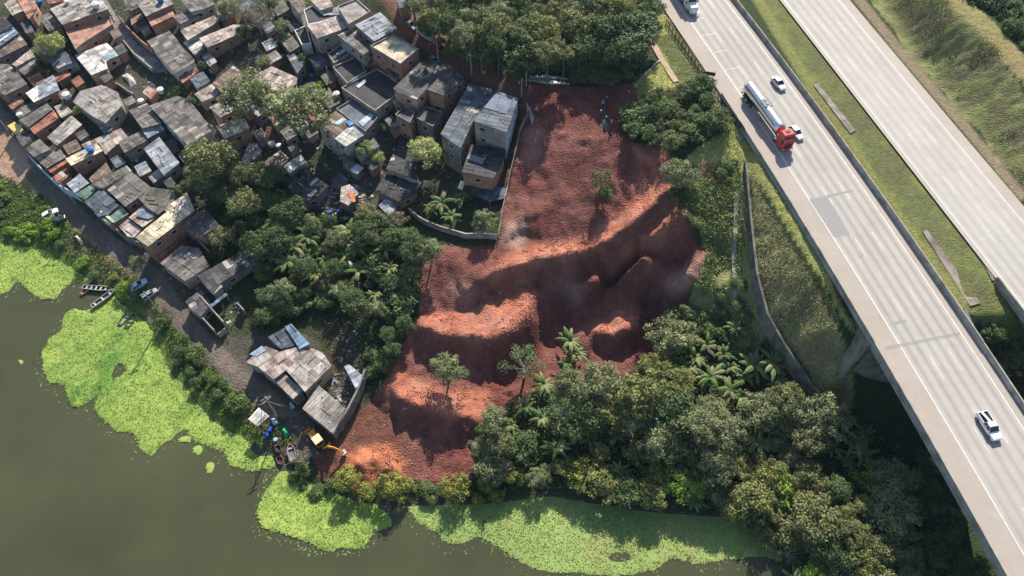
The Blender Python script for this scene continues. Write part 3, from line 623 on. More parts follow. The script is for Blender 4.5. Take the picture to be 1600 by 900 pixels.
def house(label, c, pts, h, roof='grey', wall='brick', slab=False, tilt=.05, name='house', cat=None, win=True, group=None, sheets=None, raise_=0, frame=False, east=None):
    px = conv(c, pts); cx = sum(p[0] for p in px)/len(px); cy = sum(p[1] for p in px)/len(px)
    w0 = W(cx, cy, h); zr = w0.z+raise_
    poly = [tuple(P(a, b, zr).xy) for a, b in px]
    if area(poly) < 0: poly = poly[::-1]; px = px[::-1]
    n = len(poly); k = max(range(n), key=lambda i: math.dist(poly[i], poly[(i+1) % n]))
    e = Vector((poly[(k+1) % n][0]-poly[k][0], poly[(k+1) % n][1]-poly[k][1])).normalized(); nn = Vector((-e.y, e.x))
    C0 = Vector((sum(p[0] for p in poly)/n, sum(p[1] for p in poly)/n)); sgn = 1 if nn.y < 0 else -1
    tl = 0 if slab else tilt
    zf = lambda x, y: zr-sgn*tl*((x-C0.x)*nn.x+(y-C0.y)*nn.y)
    poly = []
    for a, b in px:
        z = zr
        for _ in range(4): q = P(a, b, z); z = zf(q.x, q.y)
        poly.append((q.x, q.y))
    zb = min(Tz(*p) for p in poly); base = Vector((C0.x, C0.y, min(zb, zr-1.5)))
    root = empty(name, base, label=label, cat=cat or name.replace('_', ' '), group=group)
    sh = lambda mb: setattr(mb, 'v', [(p[0]-base.x, p[1]-base.y, p[2]-base.z) for p in mb.v])
    rc = ROOFC[roof]; mb = MB(); rr = random.Random(len(HOUSES)*13+5)
    jit = lambda c, a: tuple(max(0, v*(1+a)) for v in c)
    if slab:
        ins = inset(poly, .18)
        mb.prism(ins, lambda x, y: zf(x, y)-.5, lambda x, y: zf(x, y)-.35, rc)
        for _ in range(3):   # darker and lighter patches of screed
            pass
        sh(mb); mb.build('roof', M_SHEET, root)
        pb = MB()
        for i in range(n):
            j = (i+1) % n; A, B, Cc, D = poly[i], poly[j], ins[j], ins[i]
            pb.prism([A, B, Cc, D], lambda x, y: zf(x, y)-.55, lambda x, y: zf(x, y), (1, 1, 1))
        sh(pb); pb.build('parapet', WALLM['block' if wall == 'brick' else wall], root)
        wt = lambda x, y: zf(x, y)-.56
        inner = inset(poly, .02)
    else:
        mb.prism(poly, lambda x, y: zf(x, y)-.14, lambda x, y: zf(x, y)-.05, jit(rc, -.6))
        us = [(p[0]-poly[k][0])*e.x+(p[1]-poly[k][1])*e.y for p in poly]; vv = [(p[0]-poly[k][0])*nn.x+(p[1]-poly[k][1])*nn.y for p in poly]
        su, sv = (sheets or (1.05, 2.3)); O = Vector(poly[k]); u = min(us); big = area(poly) > 60
        while u < max(us):
            v = min(vv); 
            while v < max(vv):
                rect = [O+e*(u+.03)+nn*(v+.04), O+e*(u+su-.03)+nn*(v+.04), O+e*(u+su-.03)+nn*(v+sv-.04), O+e*(u+.03)+nn*(v+sv-.04)]
                pc = [tuple(p) for p in poly]
                for a, b in zip(rect, rect[1:]+rect[:1]):
                    if len(pc) >= 3: pc = clip(pc, a, b)
                if len(pc) >= 3 and abs(area(pc)) > .05:
                    dz = rr.uniform(0, .05); s1 = rr.uniform(-.03, .03); s2 = rr.uniform(-.02, .02)
                    cc = jit(rc, rr.gauss(0, .17))
                    q = rr.random()
                    if q < .05: cc = jit(ROOFC['light'], .1)
                    elif q < .16: cc = jit(rc, -.4)
                    f = lambda x, y: zf(x, y)+dz+s1*((x-rect[0].x)*e.x+(y-rect[0].y)*e.y)+s2*((x-rect[0].x)*nn.x+(y-rect[0].y)*nn.y)
                    if q < .99: mb.face([(x, y, f(x, y)) for x, y in pc], cc); mb.face([(x, y, f(x, y)-.02) for x, y in pc][::-1], cc)
                v += sv
            u += su
        for _ in range(int(abs(area(poly))/9)):   # stones, bricks and battens that hold the sheets down
            i = rr.randrange(n); t = rr.random(); s = rr.uniform(.1, .6); x = C0.x+(poly[i][0]-C0.x)*s; y = C0.y+(poly[i][1]-C0.y)*s
            L = rr.choice([.25, .3, 1.4, 2.2]); a = rr.uniform(0, 3.14) if L < 1 else math.atan2(e.y, e.x)
            M = Matrix.Translation((x, y, zf(x, y)+.05)) @ Matrix.Rotation(a, 4, 'Z')
            mb.box((-L/2, -.06 if L > 1 else -.12, 0), (L/2, .06 if L > 1 else .12, .1), rr.choice([(.3, .15, .1) if L < 1 else (.2, .15, .1), (.26, .24, .2), (.12, .1, .08), (.4, .38, .35)]), M)
        sh(mb); mb.build('roof', M_SHEET, root)
        wt = lambda x, y: zf(x, y)-.15
        inner = inset(poly, .22)
    if frame:
        for i, p in enumerate(inner):
            mb = MB(); mb.box((p[0]-.07, p[1]-.07, Tz(*p)-.2), (p[0]+.07, p[1]+.07, wt(*p))); sh(mb); mb.build('post', WALLM['wood'], root)
    else:
        mb = MB(); mb.prism(inner, lambda x, y: zb-.4, wt, bottom=False); sh(mb); mb.build('wall', WALLM[wall], root)
        if east:
            for i in range(n):
                a, b = Vector(inner[i]), Vector(inner[(i+1) % n]); L = (b-a).length; t = (b-a)/L; no = Vector((t.y, -t.x))
                if no.x > .75: mb = MB(); q0 = a+no*.03; q1 = b+no*.03; q2 = b-no*.02; q3 = a-no*.02; mb.prism([tuple(q3), tuple(q0), tuple(q1), tuple(q2)], lambda x, y: zb-.3, wt, bottom=False); sh(mb); mb.build('side_wall', WALLM[east], root)
        if win:
            for i in range(n):
                a, b = Vector(inner[i]), Vector(inner[(i+1) % n]); L = (b-a).length
                if L < 2.3: continue
                t = (b-a)/L; no = Vector((t.y, -t.x))
                if no.dot(-C0.normalized()) < .2: continue
                ang = math.atan2(t.y, t.x); nw = min(4, max(1, int(L/3.4)))
                ztop = min(wt(*a), wt(*b)); stor = 1 if h < 4.6 else 2
                for s in range(stor):
                    for q in range(nw):
                        if rr.random() < .18: continue
                        m_ = a+t*(L*(q+.5)/nw); zc = ztop-1.25-2.8*s
                        if zc-.6 < Tz(m_.x+no.x*.5, m_.y+no.y*.5): continue
                        m_ = m_+no*(.035 if east and no.x > .75 else 0); M = Matrix.Translation((m_.x-base.x, m_.y-base.y, zc-base.z)) @ Matrix.Rotation(ang, 4, 'Z')
                        door = (s == stor-1 and q == nw//2 and stor == 1 and zc-1.3 > zb-.5 and nw > 1)
                        fw, fh = (.5, 1.05) if door else (.62, .5)
                        fb = MB(); zz = -.3 if door else 0
                        for lo, hi in (((-fw, -.07, zz-fh), (fw, .0, zz-fh+.08)), ((-fw, -.07, zz+fh-.08), (fw, 0, zz+fh)), ((-fw, -.07, zz-fh+.08), (-fw+.08, 0, zz+fh-.08)), ((fw-.08, -.07, zz-fh+.08), (fw, 0, zz+fh-.08))): fb.box(lo, hi, M=M)
                        fo = fb.build('door_frame' if door else 'window', M_FRAME, root)
                        gb = MB(); gb.box((-fw+.08, -.03, zz-fh+.08), (fw-.08, 0.01, zz+fh-.08), M=M); gb.build('door' if door else 'pane', M_DOOR if door else M_PANE, fo)
    HOUSES.append((px, zf, root, poly)); return root
def top_at(px, py):
    """the surface seen at a photo pixel: a roof if one is there, else the ground"""
    best = None
    for hp, zf, root, poly in HOUSES:
        if inpoly(np.array([px]), np.array([py]), hp)[0]:
            z = 10
            for _ in range(5): q = P(px, py, z); z = zf(q.x, q.y)
            if best is None or z > best.z: best = P(px, py, z)
    return best or W(px, py)

h = house
GH = 'houses of the hillside settlement'
def hh(label, c, pts, z, *a, **k): k.setdefault('group', GH); return house(label, c, pts, z, *a, **k)
# top left corner
hh('small house with a beige grey roof and orange south wall, in the top left corner', 'U', [(55, 50), (200, -40), (330, 155), (180, 225)], 3.2, 'beige')
hh('house with a flat salmon roof next to the beige roof in the top left corner', 'U', [(210, -60), (470, -60), (528, 78), (470, 215), (410, 275), (330, 150)], 3.4, 'terra', 'salmon', tilt=.02)
hh('low lean-to with a blue sheet roof at the left edge near the top corner', 'U', [(-60, 520), (185, 385), (275, 478), (-60, 700)], 2.8, 'blue', 'block', win=False)
hh('low shed with a ribbed brown grey awning, at the left edge below the blue lean-to', 'U', [(-60, 700), (285, 490), (395, 640), (-60, 860)], 2.6, 'brown', 'block', name='shed')
hh('dark house with a nearly black roof cut by the left edge near the top corner', 'U', [(-80, 300), (50, 235), (180, 370), (-80, 510)], 3.2, 'black', 'blue')
hh('tiny dark grey lean-to beside the yellow green tree in the top left', 'U', [(290, 330), (405, 280), (500, 465), (375, 490)], 2.6, 'dark', 'brick', name='shed')
hh('worn house with a mossy grey roof just above the shaggy yellow green tree', 'U', [(555, 255), (690, 160), (885, 370), (700, 450)], 2.8, 'grey', 'brick')
hh('house with a dark red roof cut by the top edge beside blue sheeting', 'U', [(650, -60), (950, -60), (940, 10), (700, 62)], 3.2, 'tile')
hh('wide house with a worn grey roof above two terracotta terraces and a blue water tank', 'A', [(350, 62), (540, -20), (700, -40), (765, 62), (600, 118), (438, 176)], 4.2, 'light', 'brick')
hh('flat terracotta terrace house joined below the wide grey roof with the blue tank', 'A', [(440, 178), (685, 98), (765, 75), (790, 170), (600, 290), (530, 345)], 3.0, 'terra', 'brick', slab=True)
hh('low house with a bright off-white sagging roof beside the small green lawn', 'A', [(525, 390), (750, 300), (838, 385), (745, 435), (757, 480), (640, 528)], 3.0, 'white', 'salmon', tilt=.03)
hh('narrow shed with a navy sheet roof left of the off-white roof', 'A', [(335, 420), (460, 362), (545, 428), (388, 492)], 2.8, 'slate', 'plaster', name='shed')
hh('small house with a white and blue painted roof, left side of the settlement', 'A', [(180, 655), (375, 520), (418, 632), (240, 722)], 3.0, 'metal', 'brick')
hh('house with a broad plain grey roof and reddish front wall at the left edge', 'A', [(-60, 440), (70, 455), (195, 590), (35, 672), (-60, 610)], 3.0, 'grey', 'brick')
hh('small beige lean-to just above the broad plain grey roof at the left edge', 'A', [(80, 452), (215, 345), (245, 400), (115, 468)], 2.8, 'beige', 'plaster')
hh('little grey hut squeezed between the beige lean-to and the navy shed', 'A', [(130, 492), (240, 415), (262, 455), (172, 530)], 2.4, 'grey', 'block', name='shed', win=False)
hh('house with grey rear roof and two white water tanks above its red tile front', 'E', [(130, 172), (330, 50), (372, 92), (198, 222)], 3.4, 'grey', 'brick')
hh('red tiled lower roof in front of the grey roof with white water tanks', 'E', [(200, 217), (374, 96), (422, 150), (242, 272)], 2.9, 'tile', 'brick')
hh('back lean-to with a grey roof just above the house with white water tanks', 'E', [(112, 105), (300, -5), (332, 45), (130, 162)], 2.8, 'grey', 'plaster')
hh('large angular house with a patchwork grey roof below the small green lawn', 'A', [(510, 715), (565, 640), (720, 595), (830, 650), (858, 742), (745, 868), (640, 812)], 3.4, 'light', 'plaster')
hh('long house with a pinkish grey roof running diagonally toward the lakeside road', 'E', [(330, 290), (500, 135), (580, 200), (400, 350)], 3.0, 'light', 'brick')
hh('small house with a beige roof beside the big patchwork grey roof', 'E', [(378, 75), (450, 48), (512, 112), (430, 157)], 2.8, 'beige', 'brick')
hh('house at the road with a plain grey roof littered with white scrap', 'E', [(175, 370), (275, 300), (360, 375), (240, 430)], 3.2, 'grey', 'plaster')
hh('roadside house with a smooth grey roof and a short red tile edge', 'E', [(277, 470), (410, 360), (468, 428), (330, 506)], 3.2, 'grey', 'brick')
hh('low red tile roof in front of the smooth grey roadside roof', 'E', [(332, 508), (462, 428), (478, 465), (356, 542)], 2.8, 'tile', 'brick')
hh('house with a cream slab roof carrying a round blue water tank', 'E', [(460, 440), (680, 330), (722, 386), (500, 490)], 3.6, 'cream', 'brick', tilt=.01)
hh('low rambling house with a pale pink patched roof beside the cream slab', 'E', [(570, 340), (850, 225), (900, 290), (800, 360), (742, 412), (692, 330), (590, 365)], 2.8, 'pink', 'brick')
hh('grey roofed house wedged between the pink patched roof and the tall roofs above', 'E', [(832, 322), (985, 248), (1050, 305), (875, 402)], 3.0, 'grey', 'block')
hh('long low roof of narrow mossy strips above the green translucent awning', 'E', [(640, 620), (890, 488), (930, 530), (720, 652)], 2.8, 'mossy', 'plaster', sheets=(.5, 2.4))
hh('brown grey lean-to above the roof of mossy strips', 'E', [(625, 580), (745, 465), (790, 540), (645, 612)], 2.6, 'brown', 'brick')
hh('green translucent awning over the gate by the lakeside road', 'E', [(530, 688), (640, 622), (670, 662), (600, 732)], 2.6, 'green', 'green', name='awning', frame=True)
hh('small house with a patched grey roof right above the green translucent awning', 'E', [(468, 618), (560, 545), (628, 612), (525, 682)], 2.8, 'metal', 'block')
hh('large grey sheet roof in the middle of the lakeside row, left of the mossy roof', 'E', [(755, 660), (920, 530), (1062, 640), (970, 718), (880, 778)], 3.4, 'grey', 'brick')
hh('broad mossy grey roof under the tree, right above the cream L shaped roof', 'F', [(75, 720), (165, 640), (395, 672), (268, 792), (212, 835), (140, 790)], 3.4, 'mossy', 'block')
hh('roadside house with a dark slate awning and a grey front strip', 'E', [(595, 742), (712, 648), (842, 765), (760, 835), (690, 850)], 3.2, 'slate', 'block')
hh('roadside lean-to with a faded green sheet roof beside the dark slate awning', 'E', [(700, 850), (850, 765), (905, 828), (800, 900), (765, 905)], 3.0, 'green', 'brick')
hh('small pale roof with a grey pyramid shaped cover next to the cream L shaped roof', 'J', [(905, 180), (1010, 88), (1112, 165), (1005, 250)], 3.2, 'beige', 'brick')
hh('low grey brown roof by the road in front of the small pyramid roof', 'J', [(835, 242), (900, 190), (1000, 262), (940, 320), (900, 315)], 2.8, 'pink', 'block')
hh('two storey brick house with a cream L shaped roof, largest by the lakeside road', 'K', [(50, 320), (275, 137), (250, 125), (415, 0), (470, 130), (142, 385)], 5.6, 'cream', 'brick', sheets=(1.1, 6))
hh('dark roofed brick house just right of the cream L shaped roof', 'K', [(370, 225), (540, 115), (650, 240), (512, 310)], 4.6, 'dark', 'brick')
hh('large dark grey roof with a pale corner, below the cream L shaped roof', 'K', [(225, 502), (375, 375), (500, 395), (575, 520), (398, 628)], 3.0, 'grey', 'plaster')
hh('low reddish tiled lean-to in front of the cream L shaped roof', 'K', [(180, 430), (350, 300), (395, 275), (410, 320), (225, 475)], 2.0, 'tile', 'brick', win=False)
hh('long dark roof with a blue water tank at its upper end', 'K', [(485, 592), (830, 398), (958, 452), (650, 642), (592, 716)], 3.0, 'dark', 'block')
hh('small pale cement roof at the lower end of the long dark roof', 'O', [(480, 85), (560, 15), (590, 42), (512, 112)], 3.3, 'light', 'plaster')
hh('roadside shack with a dark sheet roof and pale front strip, below the long dark roof', 'O', [(270, 170), (405, 62), (500, 190), (402, 300), (330, 245)], 2.6, 'dark', 'plaster')
hh('light blue metal awning strip over the walled yard by the road', 'O', [(470, 203), (612, 97), (636, 112), (492, 222)], 2.5, 'blue', 'block', name='awning', frame=True)
# compound by the water
CG = 'buildings of the lakeside compound'
hh('pale patched roof at the left end of the lakeside compound, beside the dirt road', 'M', [(220, 352), (345, 248), (440, 285), (300, 382)], 3.2, 'light', 'plaster', group=CG)
hh('main sunlit pinkish roof of the lakeside compound with jagged tree shadows', 'M', [(300, 384), (440, 286), (560, 250), (640, 292), (478, 402), (400, 462)], 3.6, 'pink', 'plaster', group=CG)
hh('patchwork grey and white roof at the right of the lakeside compound', 'M', [(480, 404), (640, 262), (715, 290), (770, 378), (600, 542)], 3.8, 'light', 'salmon', group=CG)
hh('narrow striped front roof of the lakeside compound, facing the dirt road', 'M', [(404, 468), (458, 412), (588, 532), (520, 590)], 3.2, 'beige', 'block', group=CG)
hh('dark ribbed metal roof at the back of the lakeside compound', 'M', [(362, 192), (468, 132), (556, 238), (448, 268)], 3.2, 'slate', 'block', group=CG)
hh('light blue metal strip roof at the back of the lakeside compound', 'M', [(470, 125), (513, 104), (632, 235), (565, 266)], 3.5, 'blue', 'block', group=CG)
hh('separate grey plank-like roof nearest to the yellow backhoe', 'M', [(582, 650), (690, 500), (862, 652), (780, 812)], 3.2, 'light', 'block', sheets=(.6, 5), group=CG)
hh('dark sagging sheet roof at the top of the walled junk yard by the red earth', 'M', [(848, 378), (882, 366), (985, 452), (922, 520)], 2.8, 'metal', 'block', group=CG)
hh('small shack with a white board roof standing at the edge of the water', 'Q', [(140, 325), (222, 233), (308, 300), (212, 382)], 2.6, 'white', 'wood', name='shack', frame=True, group=CG, sheets=(.8, 3))
# upper middle
hh('house with a grey green roof above a terracotta front, cut by the top edge', 'B', [(-10, 70), (-30, 0), (120, -60), (160, 0), (130, 30), (25, 75)], 3.4, 'grey', 'brick')
hh('terracotta faced lower block left of the roof with the bright blue tank', 'B', [(0, 78), (62, 36), (112, 115), (25, 178)], 2.6, 'terra', 'plaster')
hh('house with a smooth grey roof and bright blue tank, cut by the top edge', 'B', [(72, 36), (160, -40), (280, -40), (318, 30), (125, 116)], 3.8, 'light', 'brick')
hh('terracotta terrace under the smooth grey roof with the bright blue tank', 'B', [(128, 118), (290, 46), (332, 108), (165, 186)], 2.8, 'terra', 'brick')
hh('house with an olive grey roof right of the bright blue tank', 'B', [(312, 116), (420, 70), (500, 62), (520, 95), (372, 170)], 3.0, 'grey', 'plaster')
hh('grey roofed house at the top edge beside the shaggy trees', 'B', [(370, 0), (560, -60), (608, 30), (545, 62), (440, 85)], 3.6, 'grey', 'plaster')
hh('pale roofed wing dappled with leaf shadows above the long pinkish roof', 'B', [(365, 212), (608, 108), (640, 150), (420, 285)], 3.0, 'beige', 'plaster')
hh('long house with a pinkish roof ending in blue tarpaulin, beside the vegetable garden', 'B', [(500, 268), (740, 172), (852, 178), (862, 205), (560, 336)], 3.0, 'pink', 'brick')
hh('small annex with a bright white ribbed roof left of the long pinkish roof', 'B', [(384, 296), (500, 258), (546, 340), (466, 386)], 2.9, 'white', 'plaster', sheets=(.6, 4))
hh('long house with a roof in three tones of grey, right of the concrete alley', 'B', [(130, 290), (290, 215), (470, 422), (458, 445), (325, 522)], 3.2, 'grey', 'white')
hh('low roofless looking terracotta terrace at the lower end of the three tone roof', 'B', [(345, 520), (500, 440), (522, 482), (385, 588)], 2.0, 'terra', 'brick', win=False)
hh('small house with a clean cream roof below the lime green bush', 'B', [(465, 660), (590, 590), (652, 660), (520, 716)], 2.8, 'beige', 'plaster', sheets=(1.1, 4))
hh('grey ribbed roof adjoining the clean cream roof on its upper right', 'B', [(592, 582), (740, 462), (832, 530), (790, 602), (660, 652)], 2.9, 'brown', 'block')
hh('gabled house with a beige grey roof directly above the two big grey green trees', 'B', [(820, 572), (1010, 466), (1190, 545), (1185, 590), (1060, 648)], 3.2, 'pink', 'block')
hh('left half of the twin grey roofs with a white ridge line, carrying white tanks', 'F', [(5, 100), (135, 50), (240, 192), (100, 228)], 3.2, 'grey', 'block')
hh('right half of the twin grey roofs, a long roof with sharp dark shadows', 'F', [(145, 68), (350, 0), (430, 28), (602, 242), (415, 346)], 3.6, 'grey', 'white')
hh('low roof with a deep blue sheet between the twin grey roofs and the pink roof', 'F', [(90, 235), (225, 195), (262, 235), (140, 298)], 2.8, 'metal', 'block')
hh('house with two blue grey translucent roof panels beside the dark olive tree', 'F', [(110, 372), (220, 288), (362, 470), (250, 562)], 3.0, 'metal', 'plaster')
hh('two storey orange house with a pale cream roof beside the dark olive tree', 'F', [(620, 215), (742, 170), (822, 160), (858, 230), (682, 302)], 5.4, 'cream', 'brick', sheets=(1.1, 5))
hh('narrow house with a pale roof and red striped front, partly under the grey green tree', 'F', [(572, 82), (655, 35), (765, 95), (650, 152)], 4.8, 'light', 'brick')
hh('collapsed roof of crumpled grey sheets below the two storey orange house', 'F', [(790, 458), (852, 330), (905, 330), (942, 390), (822, 522)], 2.4, 'light', 'block', sheets=(.7, 1.2), tilt=.15)
hh('house with a brown ribbed roof and white tanks, left of the white sheet roof', 'F', [(950, 470), (1070, 380), (1136, 440), (1040, 546)], 3.0, 'brown', 'block')
hh('white sheet roof adjoining the brown ribbed roof with white tanks', 'G', [(190, 492), (312, 410), (356, 465), (232, 546)], 2.9, 'white', 'block', sheets=(.7, 3))
hh('brown roof with dappled shade on the left part of the big central house', 'G', [(430, 205), (560, 104), (680, 185), (550, 298)], 5.0, 'brown', 'plaster')
hh('bright white patch of roof at the lower corner of the big central house', 'G', [(552, 300), (682, 186), (772, 265), (632, 356)], 5.0, 'white', 'plaster')
hh('dark terrace with pale blue translucent strips right above the big central house', 'G', [(562, 88), (690, 10), (855, 150), (770, 250)], 4.0, 'slate', 'block', slab=True)
hh('wide black flat roof with a pale parapet, left of the orange block house', 'C', [(600, 615), (850, 478), (1000, 575), (985, 665), (840, 775), (800, 752)], 3.6, 'black', 'plaster', slab=True)
hh('smaller black flat roof with brick parapet above the wide black flat roof', 'C', [(540, 470), (722, 382), (772, 500), (642, 585)], 3.6, 'black', 'plaster', slab=True)
hh('small flat roof with a beige corner and a pale plank, above the smaller black roof', 'C', [(502, 372), (600, 308), (662, 370), (548, 442)], 3.6, 'dark', 'plaster', slab=True)
hh('tall house with half sunlit grey roof between the striped junk roof and black roof', 'C', [(570, 245), (720, 188), (850, 310), (755, 388), (705, 350)], 5.6, 'grey', 'plaster')
hh('house roofed with loose striped planks and a round blue tank', 'C', [(695, 175), (872, 84), (992, 200), (830, 292)], 5.8, 'metal', 'brick', sheets=(.45, 5))
hh('tall orange block house with flat cream roof and two dark windows', 'C', [(802, 320), (962, 238), (1142, 342), (1015, 448)], 6.0, 'cream', 'brick', slab=True)
hh('tall house with a pink roof and orange side wall, right of the shaggy trees', 'C', [(358, 178), (570, 112), (662, 188), (430, 272)], 5.8, 'pink', 'plaster')
hh('dark flat roof directly above the tall house with the pink roof', 'C', [(335, 70), (400, 34), (482, 98), (590, 96), (600, 118), (365, 172)], 5.0, 'black', 'white', slab=True)
hh('flat roofed house half beige and half dark, upper middle beside the dirt street', 'C', [(572, 42), (705, -10), (805, 78), (652, 168)], 6.0, 'conc', 'plaster', slab=True)
hh('cream roofed house cut by the top edge left of the half beige flat roof', 'C', [(380, 0), (505, -45), (545, 45), (452, 72)], 5.4, 'beige', 'plaster')
hh('light blue sheet lean-to right below the cream roof at the top edge', 'C', [(465, 72), (580, 48), (592, 86), (475, 112)], 4.4, 'metal', 'block')
hh('tan roofed house with a white side wall at the top edge beside the shaggy trees', 'C', [(225, 0), (330, -40), (350, 55), (315, 112)], 4.0, 'brown', 'white')
hh('dark low terrace with a white wall, left of the tall pink roofed house', 'C', [(270, 212), (350, 178), (388, 300), (320, 312)], 3.0, 'black', 'white', slab=True)
hh('purple grey shed with a ragged sheet roof at the top of the dirt street', 'V', [(470, -40), (650, -40), (645, 70), (520, 88)], 3.0, 'slate', 'wood')
hh('low house with a mottled dark roof just left of the big blue walled building', 'D', [(62, 622), (262, 430), (420, 440), (468, 458), (300, 625), (232, 702), (105, 652)], 4.4, 'dark', 'salmon')
hh('dark roofed house with a long orange side wall beside the big blue walled building', 'D', [(302, 630), (462, 458), (566, 545), (420, 672)], 5.2, 'dark', 'brick')
hh('small orange two storey block with a dark flat roof above the pale yellow tree', 'I', [(78, 128), (138, 68), (215, 112), (185, 188)], 5.0, 'dark', 'brick', slab=True)
hh('low dark terrace full of blue barrels beside the big blue walled building', 'I', [(222, 150), (300, 68), (415, 108), (345, 212)], 4.0, 'dark', 'block', slab=True)
BG = None
hh('left wing of the big blue walled building, a long grey blue roof', '-', [(687.8, 209.5), (733.3, 130), (776.7, 141.8), (739, 190), (720, 232)], 6.5, 'slate', 'block', group=BG)
hh('big building with grey blue roof and pale blue side wall beside the red earth', '-', [(739, 189), (777, 142), (810.5, 153.5), (792, 207)], 7.5, 'slate', 'plaster', group=BG, east='blue')
hh('front block with a dark ribbed roof and orange walls below the big blue walled building', 'I', [(545, 536), (612, 342), (852, 376), (850, 432), (770, 582)], 5.2, 'black', 'brick', group=BG)
hh('low dark blue grey awning below the orange front block of the big building', 'I', [(498, 640), (540, 596), (872, 650), (842, 722), (742, 745)], 2.2, 'slate', 'plaster', name='awning', frame=True)
hh('black roof beside a cream gable wall, left of the pale yellow tree', 'G', [(912, 515), (1020, 290), (1125, 320), (1135, 590)], 3.0, 'black', 'plaster')
hh('dark low roof with a blue tarpaulin corner above the curved white wall', 'G', [(842, 660), (900, 548), (1140, 605), (1125, 685), (1000, 742)], 2.8, 'black', 'brick')
hh('tiny hut with a light blue patched roof above the curved white wall', 'G', [(860, 772), (905, 722), (1002, 765), (940, 852)], 2.4, 'metal', 'wood', name='shed', win=False)
hh('tiny hut with two light blue roof sheets below the big central house', 'G', [(648, 520), (700, 470), (762, 505), (710, 552)], 2.4, 'metal', 'block', name='shed', win=False)
hh('ruined hut with white and bright orange roof scraps in the littered yard', 'G', [(598, 640), (660, 620), (722, 682), (650, 770), (590, 740)], 2.4, 'pink', 'wood', name='shed', win=False, sheets=(.7, 1.0))
hh('dark collapsed roof overgrown with creepers, right of the dark olive tree', 'G', [(195, 600), (332, 508), (512, 630), (440, 705), (350, 742)], 2.4, 'black', 'block', tilt=.1)
hh('low dark shed beside the ruined hut with the orange roof scraps', 'G', [(520, 600), (600, 540), (650, 590), (590, 640)], 2.2, 'slate', 'wood', name='shed', win=False)
hh('small dark lean-to between the brown ribbed roof and the collapsed roofs', 'F', [(905, 560), (1010, 500), (1030, 560), (960, 620)], 2.2, 'slate', 'block', name='shed', win=False)
hh('little reddish lean-to below the white tank at the foot of the alley', 'A', [(1000, 650), (1040, 600), (1110, 640), (1060, 700)], 2.2, 'terra', 'brick', name='shed', win=False)
hh('blue grey roof beside the gabled beige roof above the big grey green trees', 'C', [(215, 390), (250, 365), (350, 440), (290, 520)], 3.0, 'slate', 'block')

# small lean-tos and sheds that fill the gaps between the houses
INF = []; irg = random.Random(21); k = 0
GAP = [(0, 15), (560, 0), (630, 90), (640, 130), (600, 250), (540, 300), (470, 300), (440, 250), (330, 210), (300, 300), (330, 430), (300, 440), (200, 360), (60, 250), (20, 190), (0, 160)]
LAWN = [[(180, 80), (262, 80), (300, 150), (285, 165), (200, 150)], [(158, 0), (180, 0), (300, 130), (285, 140), (190, 60)], conv('A', [(760, 480), (900, 370), (1070, 520), (1060, 600), (960, 690), (760, 600)]), conv('B', [(560, 330), (850, 200), (1000, 300), (880, 480), (700, 470)]), conv('G', [(350, 350), (450, 300), (650, 450), (560, 600), (380, 500)]), conv('G', [(780, 260), (930, 150), (1000, 280), (880, 400)])]
while k < 5000 and len(INF) < 62:
    k += 1; a, b = irg.uniform(0, 640), irg.uniform(0, 440); one = lambda pl: inpoly(np.array([a]), np.array([b]), pl)[0]
    if not one(GAP) or any(one(l) for l in LAWN) or seg_dist(np.array([a]), np.array([b]), conv('A', [(700, -20), (830, 130), (960, 300), (1150, 510)]))[0] < 9: continue
    wx, wy = irg.uniform(8, 15), irg.uniform(7, 12); an = R(irg.choice([-33, -33, -33, 57])+irg.uniform(-5, 5)); ca, sa = math.cos(an), math.sin(an)
    q = [(a+(sx*wx*ca-sy*wy*sa), b+(sx*wx*sa+sy*wy*ca)*.9) for sx, sy in ((-.9, -.9), (.9, -.9), (.9, .9), (-.9, .9))]
    test = q+[(a, b)]+[((q[i][0]+q[(i+1) % 4][0])/2, (q[i][1]+q[(i+1) % 4][1])/2) for i in range(4)]
    if any(inpoly(np.array([t[0]]), np.array([t[1]]), H_[0])[0] for t in test[:5] for H_ in HOUSES): continue
    if sum(inpoly(np.array([t[0]]), np.array([t[1]]), H_[0])[0] for t in test for H_ in HOUSES) > 1: continue
    rt = irg.choices(['grey', 'dark', 'brown', 'tile', 'light', 'slate', 'mossy', 'metal'], [4, 4, 2, 1, 1, 2, 2, .6])[0]
    r_ = house(None, '-', q, irg.uniform(2.1, 2.9), rt, irg.choice(['brick', 'block', 'plaster', 'wood']), name='shed', cat='shed', group='small lean-tos filling the gaps of the settlement')
    INF.append((r_, a, b, rt))

# patches of other material lying on roofs
def sheet_on(label, c, pts, colr, name='roof_panel', cat='roof panel', dz=.12):
    px = conv(c, pts); q = [top_at(a, b) for a, b in px]; z = sum(p.z for p in q)/len(q)
    hp = None
    cx = sum(p[0] for p in px)/len(px); cy = sum(p[1] for p in px)/len(px)
    for H_ in HOUSES:
        if inpoly(np.array([cx]), np.array([cy]), H_[0])[0]: hp = H_
    P3 = []
    for a, b in px:
        zz = z
        if hp:
            for _ in range(4): p = P(a, b, zz); zz = hp[1](p.x, p.y)+dz
        p = P(a, b, zz); P3.append(p)
    if hp:
        base = hp[2].location; P3 = [p-base for p in P3]
    mb = MB(); mb.face(P3, colr); mb.face([p-Vector((0, 0, .04)) for p in P3][::-1], colr)
    n = len(P3)
    for i in range(n): mb.face([P3[i], P3[(i+1) % n], P3[(i+1) % n]-Vector((0, 0, .04)), P3[i]-Vector((0, 0, .04))], colr)
    return mb.build(name, M_SHEET, hp[2] if hp else None)
sheet_on('', 'U', [(0, 560), (205, 425), (225, 440), (0, 600)], (.5, .55, .62))
sheet_on('', 'U', [(380, 460), (450, 445), (490, 495), (430, 520)], (.45, .55, .68), dz=.5)
